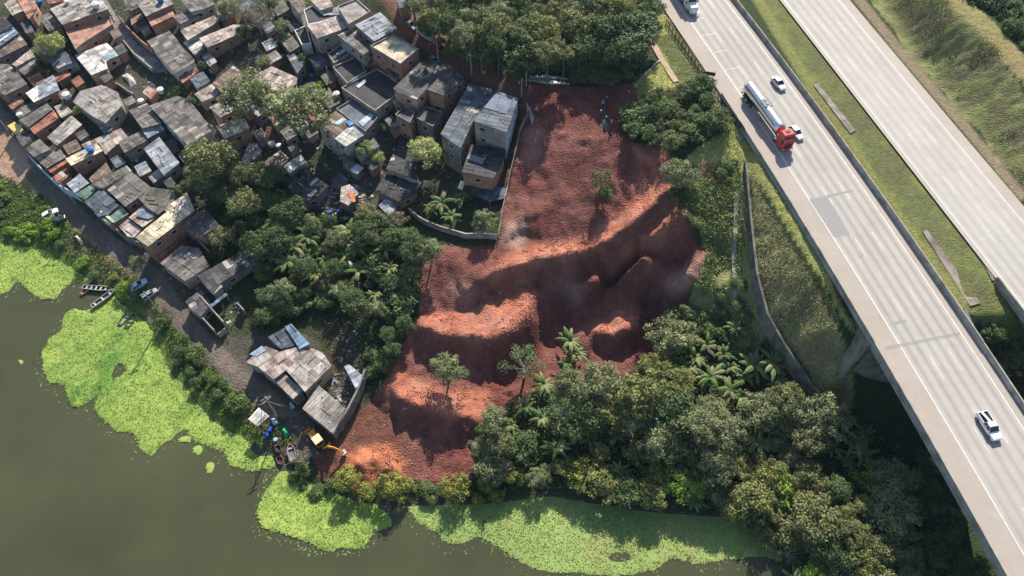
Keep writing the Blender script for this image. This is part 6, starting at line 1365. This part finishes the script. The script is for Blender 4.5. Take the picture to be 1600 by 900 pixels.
# single trees that the photo shows clearly
for a in [(78, 72, 20, 'pale', 'shaggy yellow green tree between two roofs near the top left corner'), (70, 60, 12, 'lime', 'smaller yellow green bush touching the shaggy tree near the top left corner'), (123, 171, 9, 'lime', 'little bright bush at the edge of the patchwork grey roof'),
    (355, 14, 17, 'grey', 'grey green tree at the top edge left of the thin brownish tree'), (401, 27, 24, 'brown', 'thin brownish tree with visible limbs below the top edge, among shaggy trees'), (418, 4, 16, 'dark', 'dark tree cut by the top edge beside the thin brownish tree'), (440, 42, 15, 'grey', 'grey green tree right of the thin brownish tree, by the tan roof'), (380, 50, 12, 'dark', 'small dark tree beneath the thin brownish tree'),
    (413, 98, 12, 'olive', 'small olive bush above the gabled beige roof'), (378, 110, 6, 'lime', 'tiny lime bush at the end of the vegetable garden'), (310, 133, 6, 'lime', 'tiny lime bush beside the clean cream roof'), (297, 115, 5, 'lime', 'tiny lime bush on the terracotta terrace'), (498, 137, 12, 'lime', 'bright green bush right of the second grey green tree'),
    (388, 152, 38, 'grey', 'large round grey green tree over the roofs, the left one of a pair'), (466, 172, 46, 'grey', 'largest grey green tree of the settlement, right one of a pair'), (333, 252, 40, 'olive', 'big dark olive tree above the blue grey translucent roofs'), (385, 318, 26, 'olive', 'tall olive tree standing alone below the crumpled grey roof'),
    (261, 280, 9, 'lime', 'bright lime bush at the lower end of the translucent roof panels'), (571, 232, 15, 'pale', 'spiky pale tree at the lower corner of the big central house'), (590, 246, 11, 'pale', 'small pale bush next to the spiky pale tree'), (664, 238, 28, 'pale', 'conspicuous pale yellow green tree between the black roof and the blue walled building'),
    (756, 345, 18, 'grey', 'pale half bare tree above the end of the curved white wall'), (573, 336, 17, 'olive', 'olive tree below the littered yard'), (588, 372, 17, 'olive', 'drooping olive tree on the slope below the littered yard'), (620, 342, 17, 'brown', 'brownish tree beside the left end of the curved white wall'), (672, 392, 23, 'grey', 'grey tree overhanging the left rim of the red slope'),
    (486, 350, 17, 'grey', 'light grey green tree above the first banana clump'), (530, 372, 20, 'grey', 'light grey green tree between the two banana clumps'), (440, 455, 24, 'grey', 'grey green tree beside the dark grassy yard right of the long dark roof'), (455, 478, 20, 'bush', 'dark bush below the grey green tree beside the grassy yard'),
    (940, 281, 20, 'leafy', 'small dark tree standing alone on the red slope'), (944, 303, 13, 'dark', 'dark bush at the foot of the lone small tree on the red slope'), (1062, 272, 27, 'grey', 'tall grey green tree at the upper right edge of the red slope'), (1068, 305, 22, 'dark', 'dark leafy tree directly below the tall grey green tree at the slope edge'),
    (700, 577, 27, 'grey', 'round grey green tree standing alone on the lower red terrace'), (820, 568, 36, 'fern', 'open feathery tree with pale limbs on the lower red slope'), (755, 700, 20, 'grey', 'grey green bush at the right edge of the lower red flat'), (752, 672, 10, 'bush', 'small bush above the grey green bush at the edge of the red flat'),
    (545, 750, 21, 'yellow', 'yellow flowered shrub nearest to the backhoe'), (575, 768, 15, 'yellow', 'small yellow flowered shrub left of the large one by the water'), (615, 763, 25, 'yellow', 'large yellow flowered shrub below the pile of orange earth'), (667, 763, 13, 'bush', 'green shrub between the yellow flowered shrubs on the shore'), (712, 764, 23, 'yellow', 'wide yellow flowered shrub at the middle of the red shore'), (762, 760, 14, 'yellow', 'small yellowish shrub at the right end of the red shore'),
    (800, 742, 20, 'yellow', 'upright yellow flowered shrub at the left corner of the woods'), (905, 738, 28, 'yellow', 'broad yellowish shrub on the shore left of the lime banana'), (1030, 690, 32, 'grey', 'grey green tree with bare twigs above the shore of the woods'), (1025, 742, 24, 'yellow', 'yellowish bush on the shore below the tree with bare twigs'), (1120, 725, 30, 'grey', 'greyish rounded tree leaning over the shore woods'),
    (1005, 615, 42, 'golden', 'biggest yellowish tree, at the edge of the woods under the red slope'), (1060, 600, 30, 'golden', 'yellowish tree right of the biggest yellowish tree'), (955, 640, 30, 'golden', 'yellow green tree left of the biggest yellowish tree'), (1285, 650, 36, 'grey', 'large grey green tree near the tip of the retaining wall'), (1265, 745, 28, 'olive', 'round bright olive tree left of the grey flowering tree'), (1285, 783, 18, 'lime', 'lime green tree below the round bright olive tree'),
    (1360, 750, 24, 'lime', 'feathery light green tree above the grey flowering tree'), (1395, 798, 44, 'grey', 'large grey flowering tree beside the viaduct'), (1190, 640, 34, 'grey', 'grey green tree below the large banana clump'), (1230, 660, 24, 'golden', 'yellow green tree right of the grey green tree below the bananas'), (1110, 640, 24, 'grey', 'pale grey tree under the lowest of the banana row'), (880, 640, 34, 'fern', 'open tree with bare limbs at the upper left of the woods'),
    (1575, 560, 30, 'grey', 'round grey green tree between the two viaducts'), (1545, 520, 18, 'dark', 'dark bush at the foot of the median between the viaducts'), (1590, 600, 24, 'dark', 'dark tree between the viaducts at the right edge'), (215, 413, 15, 'grey', 'round grey green bush at the bend of the lakeside road'), (470, 715, 15, 'brown', 'brownish bush on the shore beside the backhoe'), (478, 735, 10, 'bush', 'low bush between the backhoe and the water'),
    (735, 300, 14, 'dark', 'dark bush in front of the low awning of the big building'), (1420, 870, 26, 'grey', 'grey green tree cut by the bottom edge beside the viaduct'), (1450, 760, 20, 'dark', 'dark tree in the shade beside the viaduct edge')]:
    tree(*a[:4], label=a[4])
for a in [(455, 358, 22, 'banana plant with sunlit leaves at the upper left of the first banana clump'), (480, 372, 22, 'banana plant in the middle of the first banana clump'), (450, 410, 24, 'banana plant with pale drooping leaves right of the long dark roof'), (508, 408, 18, 'sunlit banana plant right of the pale drooping one in the middle garden'), (560, 388, 22, 'banana plant with upright leaves, right one of the middle garden'), (640, 457, 15, 'small lone banana plant at the left rim of the red slope'),
    (585, 462, 14, 'banana plant with two bright leaves in the dark garden'), (560, 425, 20, 'shaded banana plant beside the blue barrels'), (430, 345, 22, 'shaded banana plant below the lone olive tree'), (690, 318, 22, 'large banana plant in the garden inside the curved white wall'), (705, 338, 16, 'banana plant nearest to the curved white wall'), (672, 325, 15, 'banana plant at the left of the walled garden'), (715, 312, 14, 'banana plant at the right of the walled garden'),
    (890, 535, 24, 'tall dark banana clump standing on the lower red slope'), (900, 552, 22, 'banana plant at the right of the tall dark banana clump'), (885, 568, 20, 'lowest banana plant of the tall dark clump'), (818, 636, 20, 'banana plant with hanging leaves beside the open feathery tree'), (968, 736, 18, 'lime green banana plant on the shore'), (922, 688, 17, 'small bright banana plant inside the woods'), (1150, 513, 17, 'bright banana plant beside the lower end of the concrete gutter'),
    (1104, 540, 19, 'bright banana plant at the upper edge of the woods'), (1110, 590, 25, 'broad banana plant, lowest of the row beside the strip'), (1180, 572, 28, 'large sunlit banana plant under the retaining wall'), (1208, 568, 28, 'large sunlit banana plant touching the retaining wall'), (1165, 590, 20, 'banana plant at the left of the large sunlit pair'), (1285, 625, 22, 'greyish banana plant at the tip of the retaining wall'), (1320, 650, 22, 'banana plant right of the tip of the retaining wall'),
    (1335, 690, 26, 'sunlit banana plant at the upper edge of the viaduct woods'), (1350, 712, 26, 'banana plant with long pale leaves facing the viaduct'), (1325, 722, 18, 'darker banana plant left of the pale leaved one'), (1066, 322, 14, 'banana plant under the tall tree at the slope edge')]:
    banana(a[0], a[1], a[2]*1.05, label=a[3])
for a in [(845, 655), (870, 700), (940, 665), (1085, 560), (1130, 555), (1140, 575), (1140, 610), (1075, 575), (1215, 600), (1160, 620), (1050, 560), (800, 665), (1310, 670), (1350, 680), (1300, 700), (1370, 735), (460, 385), (430, 400), (470, 345), (540, 400), (610, 420), (495, 430), (545, 360)]:
    banana(a[0], a[1], trng.uniform(15, 25), group=None, where='x')
# the woods and thickets
fill([(640, -25), (1015, -25), (1018, 20), (1008, 55), (975, 84), (940, 92), (880, 88), (800, 88), (760, 84), (700, 55), (655, 20)], 29, 22, {'dark': 5, 'olive': 2.5, 'grey': 1.6, 'golden': .8}, 'trees of the wood above the red slope', 'in the wood above the red slope', hc=6.5)
fill([(650, 30), (700, 62), (760, 84), (900, 90), (985, 75), (1000, 90), (985, 128), (905, 126), (895, 104), (822, 102), (815, 122), (780, 112), (700, 76)], 17, 14, {'dark': 3, 'bush': 3}, 'bushes along the foot of the wood', 'at the foot of the wood', hc=1.6, maxn=42)
fill([(985, 165), (1030, 140), (1095, 132), (1132, 182), (1105, 200), (1062, 222), (1015, 228), (988, 205)], 24, 19, {'dark': 4, 'olive': 1, 'bush': 2}, 'trees on the mound by the highway', 'on the mound between the red slope and the highway', hc=1.7)
fill([(345, 288), (430, 300), (470, 335), (520, 345), (600, 345), (650, 375), (645, 430), (650, 470), (620, 500), (575, 490), (530, 470), (470, 480), (440, 500), (415, 510), (402, 480), (415, 440), (400, 400), (345, 370), (350, 330)], 24, 17, {'dark': 3.5, 'bush': 3, 'olive': 1, 'grey': .8}, 'trees and bushes of the garden thicket', 'in the thicket between the houses and the red slope', bananas=.08)
fill([(600, 500), (640, 500), (610, 560), (585, 600), (570, 560)], 22, 12, {'bush': 2, 'dark': 1}, 'bushes along the left rim of the red slope', 'along the left rim of the red slope', maxn=7)
fill([(300, 260), (300, 300), (335, 310), (350, 330), (420, 300), (420, 265), (370, 250)], 24, 17, {'dark': 3, 'olive': 1}, 'trees among the lower houses', 'among the lower houses', maxn=9)
fill([(765, 650), (850, 600), (920, 600), (1000, 590), (1045, 520), (1100, 560), (1180, 590), (1250, 640), (1340, 690), (1425, 770), (1440, 840), (1420, 910), (1230, 910), (1190, 820), (1100, 785), (1000, 775), (880, 750), (800, 760), (765, 730)], 37, 25, {'dark': 3.2, 'olive': 2.2, 'grey': 2.6, 'golden': 2.0, 'fern': .8, 'lime': .3}, 'trees of the shore woods', 'in the shore woods', hc=5.5, bananas=.11)
fill([(1440, 700), (1500, 820), (1560, 920), (1430, 920), (1445, 800)], 36, 22, {'dark': 4, 'bush': 2}, 'trees in the shade of the viaduct', 'in the shade beside the viaduct', hc=3, maxn=10)
fill([(1480, -30), (1640, -30), (1640, 95), (1600, 70), (1555, 30), (1525, -5)], 28, 20, {'dark': 3, 'grey': 2}, 'trees behind the highway embankment', 'behind the embankment at the top right', hc=5)
fill([(250, 500), (290, 520), (350, 590), (385, 630), (370, 650), (320, 620), (270, 560)], 22, 14, {'bush': 3, 'dark': 2}, 'bushes on the bank below the road', 'on the bank below the lakeside road', hc=.9, maxn=13)
fill([(-10, 285), (40, 310), (60, 350), (70, 372), (30, 372), (-10, 365)], 22, 13, {'lime': 2, 'bush': 1}, 'reeds and bushes on the left bank', 'on the bank at the left edge', hc=.6, maxn=5)
fill([(75, 345), (95, 375), (115, 402), (165, 430), (195, 430), (230, 470), (228, 505), (200, 475), (160, 442), (112, 412), (70, 372)], 20, 9, {'lime': 1, 'bush': 2, 'yellow': .4}, 'bushes on the bank by the boats', 'on the bank by the boats', hc=.7, maxn=8)
fill([(430, 720), (480, 750), (780, 770), (780, 785), (480, 775)], 20, 9, {'bush': 2, 'yellow': 1}, 'low shrubs along the red shore', 'along the red shore', maxn=12)
fill([(1120, 265), (1160, 255), (1160, 290), (1135, 300)], 14, 12, {'bush': 1}, 'bushes at the upper end of the retaining wall', 'at the upper end of the retaining wall', maxn=4)
fill([(1075, 470), (1160, 430), (1172, 500), (1190, 545), (1120, 545), (1060, 520)], 17, 13, {'bush': 3, 'leafy': 1, 'lime': .6}, 'bushes at the foot of the weedy strip', 'at the foot of the strip', hc=.9, maxn=14)
fill([(1035, 500), (1080, 480), (1120, 510), (1060, 540)], 16, 13, {'bush': 2, 'dark': 1}, 'bushes at the right edge of the red slope', 'at the lower right edge of the red slope', maxn=7)
yard_spots = [(330, 62), (440, 90), (320, 100), (470, 95), (560, 170), (610, 195), (520, 215), (500, 250), (620, 150), (275, 140), (100, 100), (60, 110), (450, 60), (430, 75), (285, 300), (350, 290), (500, 120), (330, 395), (350, 340), (710, 235), (300, 160), (275, 125)]
for a, b in yard_spots: tree(a+trng.uniform(-4, 4), b+trng.uniform(-4, 4), trng.uniform(8, 14), trng.choice(['dark', 'bush', 'bush']), group='dark bushes in the yards of the settlement', where='in a shaded yard of the settlement')

# undergrowth, weeds and grass: too many to count
def scatter(name, mask, n, size, cols, seed, h=.15, jit=.6, perm=4, spread=.35):
    rs = np.random.RandomState(seed); sel = np.argwhere(mask & core & dry); 
    if len(sel) == 0: return
    n = int(n); pk = sel[rs.randint(0, len(sel), n)]
    x = GX[pk[:, 0]]+rs.uniform(0, .5, n); y = GY[pk[:, 1]]+rs.uniform(0, .5, n); z = Z[pk[:, 0], pk[:, 1]]
    cz = np.stack([x, y, z+h*rs.uniform(.4, 1.3, n)], 1); tone = rs.uniform(.75, 1.25, (n, 1)); ci = np.array(cols)[rs.randint(0, len(cols), n)]*tone
    cz = np.repeat(cz, perm, 0); m = len(cz); off = rs.normal(0, spread, (m, 3)); off[:, 2] = np.abs(off[:, 2])*.5
    cc = np.repeat(ci, perm, 0)*rs.uniform(.85, 1.15, (m, 1))
    V, Q = leafquads(cz+off*.6, off*1.2+np.array((0, 0, .6)), size, rs, .5, jit)
    o = link(name, np_mesh(name, V, Q, np.repeat(cc, 4, 0), M_LEAF)); tag(o, kind='stuff')
town = inpoly(PX, PY, TOWN); bankm = inpoly(PX, PY, BANK); roadm = (rd < wid+3) | (rd2 < 20); hwy = highway_flat
woods = inpoly(PX, PY, [(760, 640), (860, 600), (1030, 560), (1050, 520), (1170, 500), (1230, 560), (1280, 640), (1400, 700), (1500, 900), (1200, 920), (1180, 815), (1000, 795), (760, 785)])
garden = inpoly(PX, PY, [(340, 285), (480, 330), (640, 335), (660, 400), (650, 500), (590, 620), (560, 600), (560, 520), (500, 500), (400, 520), (340, 400)])
topw = inpoly(PX, PY, [(600, -60), (1030, -60), (1020, 60), (990, 135), (820, 135), (700, 75)])
base = ~soil & ~roadm & ~hwy
scatter('undergrowth', base & (woods | topw), 16000, .3, [(.06, .10, .035), (.09, .13, .045), (.14, .18, .07)], 1, .4, spread=.6)
scatter('garden_weeds', base & garden, 9000, .22, [(.055, .09, .025), (.08, .11, .04), (.045, .07, .02)], 2, .2)
scatter('yard_weeds', base & town & (fbm(X, Y, 7, 3, 91) > 0), 6000, .16, [(.06, .09, .03), (.09, .11, .04)], 3, .12)
scatter('bank_plants', base & bankm, 9000, .2, [(.12, .18, .04), (.16, .22, .05), (.09, .13, .03)], 4, .2)
scatter('embankment_weeds', emb & (fbm(X, Y, 4, 3, 19) > -.3), 5500, .13, [(.28, .29, .12), (.22, .18, .11), (.32, .34, .14), (.18, .2, .08)], 5, .14, spread=.5)
scatter('strip_weeds', strip & (fbm(X, Y, 5, 3, 15) > -.25), 7000, .2, [(.24, .29, .1), (.29, .34, .13), (.17, .2, .07)], 6, .2, spread=.45)
scatter('far_bank_weeds', rbank & (fbm(X, Y, 8, 4, 29) > .1), 4000, .15, [(.2, .21, .08), (.16, .15, .07), (.25, .29, .1)], 7, .15, spread=.8)
GRm = inpoly(WX, WY, GR)
scatter('verge_grass', GRm & ~hwy | (inpoly(PX, PY, [(1000, -40), (1040, 0), (1110, 130), (1150, 230), (1100, 215), (1040, 120)]) & ~soil), 9000, .10, [(.36, .36, .13), (.28, .3, .1), (.42, .4, .16)], 8, .05, jit=.35, perm=3)

# clods of earth and scraps on the dug slope
def clods(name, mask, n, smin, smax, cols, seed):
    rs = np.random.RandomState(seed); sel = np.argwhere(mask & core); pk = sel[rs.randint(0, len(sel), n)]
    x = GX[pk[:, 0]]+rs.uniform(0, .5, n); y = GY[pk[:, 1]]+rs.uniform(0, .5, n); z = Z[pk[:, 0], pk[:, 1]]
    s_ = rs.uniform(smin**.5, smax**.5, n)**2; o8 = np.array([(1, 0, 0), (0, 1, 0), (-1, 0, 0), (0, -1, 0), (0, 0, .8), (0, 0, -.6)], float)
    V = (o8[None]*rs.uniform(.6, 1.3, (n, 6, 1))+rs.normal(0, .12, (n, 6, 3)))*s_[:, None, None]+np.stack([x, y, z+s_*.25], 1)[:, None]
    Fq = np.array([(0, 1, 4), (1, 2, 4), (2, 3, 4), (3, 0, 4), (1, 0, 5), (2, 1, 5), (3, 2, 5), (0, 3, 5)]); Q = (np.arange(n)[:, None, None]*6+Fq[None]).reshape(-1, 3)
    cc = np.repeat(np.array(cols)[rs.randint(0, len(cols), n)]*rs.uniform(.8, 1.2, (n, 1)), 6, 0)
    o = link(name, np_mesh(name, V.reshape(-1, 3), Q, cc, mat('clod', attr=True, rough=.95, noise=.2))); tag(o, kind='stuff')
clods('earth_clods', soil & (lit_[..., 0] > .3) & (fbm(X, Y, 3, 3, 111) > .05), 7000, .03, .17, [(.45, .17, .10), (.36, .13, .08), (.5, .23, .15)], 3)
clods('earth_clods', soil & (lit_[..., 0] < .4) & (fbm(X, Y, 4, 3, 112) > .1), 6000, .03, .14, [(.27, .1, .07), (.33, .14, .10), (.2, .075, .055)], 4)
clods('scraps', soil & (fbm(X, Y, 8, 2, 99) > .1), 160, .05, .2, [(.6, .6, .58), (.45, .45, .42), (.3, .28, .25)], 6)

# the thin blue morning haze over the valley
hz = MB(); hz.box((-3000, -900, -5), (3000, 4000, 124)); hm = bpy.data.materials.new('haze'); hm.use_nodes = True; N, L = nodes(hm)
N.remove(N['Principled BSDF']); pv = N.new('ShaderNodeVolumePrincipled'); pv.inputs['Color'].default_value = (.5, .72, 1, 1); pv.inputs['Density'].default_value = 0.00006; pv.inputs['Anisotropy'].default_value = .1
L.new(pv.outputs[0], N['Material Output'].inputs['Volume']); ho = hz.build('haze', hm); tag(ho, kind='stuff')

# ---------------------------------------------------------------- labels for the trees that grow among many others
LM = [(700, 577, 'the round tree on the red terrace'), (820, 568, 'the open feathery tree'), (1005, 615, 'the biggest yellowish tree'), (1395, 798, 'the grey flowering tree'), (1190, 575, 'the sunlit banana pair'), (1285, 625, 'the tip of the retaining wall'), (968, 736, 'the lime banana plant on the shore'), (1265, 745, 'the bright olive tree'), (1120, 725, 'the greyish shore tree'),
  (855, 125, 'the stack of metal sheets'), (650, 55, 'the pale car on the dirt street'), (682, 72, 'the red car'), (1010, 60, 'the brown gutter'), (1062, 272, 'the tall tree at the slope edge'), (664, 238, 'the pale yellow green tree'), (466, 172, 'the largest grey green tree'), (333, 252, 'the big dark olive tree'), (385, 318, 'the lone olive tree'), (402, 394, 'the tank on the long dark roof'), (480, 372, 'the first banana clump'), (560, 388, 'the upright banana plant'), (640, 457, 'the lone small banana plant'), (672, 392, 'the grey tree on the rim'), (545, 320, 'the littered yard'),
  (160, 465, 'the moored boats'), (77, 335, 'the white car on the bank'), (217, 444, 'the light blue car'), (505, 690, 'the backhoe'), (440, 570, 'the lakeside compound'), (340, 600, 'the dirt road'), (1570, 560, 'the tree between the viaducts'), (1545, 20, 'the sunlit embankment crest'), (1420, 870, 'the tree at the bottom edge'), (780, 150, 'the big blue walled building'), (1150, 290, 'the upper end of the retaining wall'), (1060, 170, 'the middle of the mound'), (320, 62, 'the long pinkish roof'), (215, 413, 'the bush at the road bend'), (78, 72, 'the shaggy tree near the top left corner'), (900, 20, 'the middle of the top edge'), (740, 10, 'the left part of the top edge')]
def rel(dx, dy):
    if abs(dx) > 2.2*abs(dy): return 'right of' if dx > 0 else 'left of'
    if abs(dy) > 2.2*abs(dx): return 'below' if dy > 0 else 'above'
    return ('below' if dy > 0 else 'above')+(' and right of' if dx > 0 else ' and left of')
SHORT = {'dark': 'dense dark tree', 'grey': 'grey green tree', 'olive': 'dull olive tree', 'yellow': 'yellow flowered shrub', 'lime': 'lime green bush', 'pale': 'pale tree', 'brown': 'brownish tree', 'leafy': 'loose green tree', 'fern': 'open limbed tree', 'golden': 'yellow green leafy tree', 'bush': 'leafy green bush', 'banana': 'banana plant'}
todo = [t for t in TREES if not t[5]]; used_l = {}
RW = {'grey': 'grey', 'dark': 'dark', 'brown': 'brown', 'tile': 'red tiled', 'light': 'pale', 'slate': 'blue grey', 'mossy': 'mossy', 'metal': 'light metal'}
for k in RW: SHORT['shed_'+k] = f'small {RW[k]} roofed lean-to'
todo += [[r_, a, b, 12, 'shed_'+rt, None, None] for r_, a, b, rt in INF]
LM_H = [(143, 238, 'the cream slab with blue tank'), (150, 92, 'the off-white sagging roof'), (152, 10, 'the tank with a white lid'), (252, 5, 'the bright blue tank'), (285, 75, 'the three tone roof'), (350, 55, 'the long pinkish roof'), (290, 190, 'the twin grey roofs'), (360, 200, 'the two storey orange house'), (262, 345, 'the cream L shaped roof'), (65, 140, 'the blue and white painted roof'), (70, 185, 'the red tiled front roof'), (150, 165, 'the patchwork grey roof'), (545, 215, 'the big central house'), (500, 45, 'the tall pink roofed house'), (615, 75, 'the orange block house'), (580, 140, 'the wide black flat roof'), (430, 235, 'the brown ribbed roof'), (420, 125, 'the gabled beige roof'), (325, 140, 'the clean cream roof'), (250, 95, 'the concrete alley'), (545, 330, 'the littered yard'), (570, 45, 'the striped plank roof')]
for t in todo:
    root, px, py, r, kind, _, where = t
    c = sorted(((px-a)**2+(py-b)**2, a, b, n) for a, b, n in (LM_H if kind.startswith('shed_') else LM)); dd, a, b, n = c[0] if c[0][0] > 150 else c[1]
    dist = math.sqrt(dd); far = 'just ' if dist < 40 else ('' if dist < 85 else 'well ')
    t[5] = f"{SHORT[kind]} {far}{rel(px-a, py-b)} {n}"; used_l.setdefault(t[5], []).append(t)
ORD = ['', 'second', 'third', 'fourth', 'fifth', 'sixth', 'seventh', 'eighth', 'ninth', 'tenth']
for l, ts in used_l.items():
    if len(ts) == 1: ts[0][0]['label'] = l[0].upper()+l[1:] if False else l; continue
    ts.sort(key=lambda t: t[1]); n = len(ts)
    for i, t in enumerate(ts):
        if i == 0: w_ = 'leftmost '
        elif i == n-1: w_ = 'rightmost '
        else: w_ = ORD[i]+' from left, '
        t[0]['label'] = w_+l
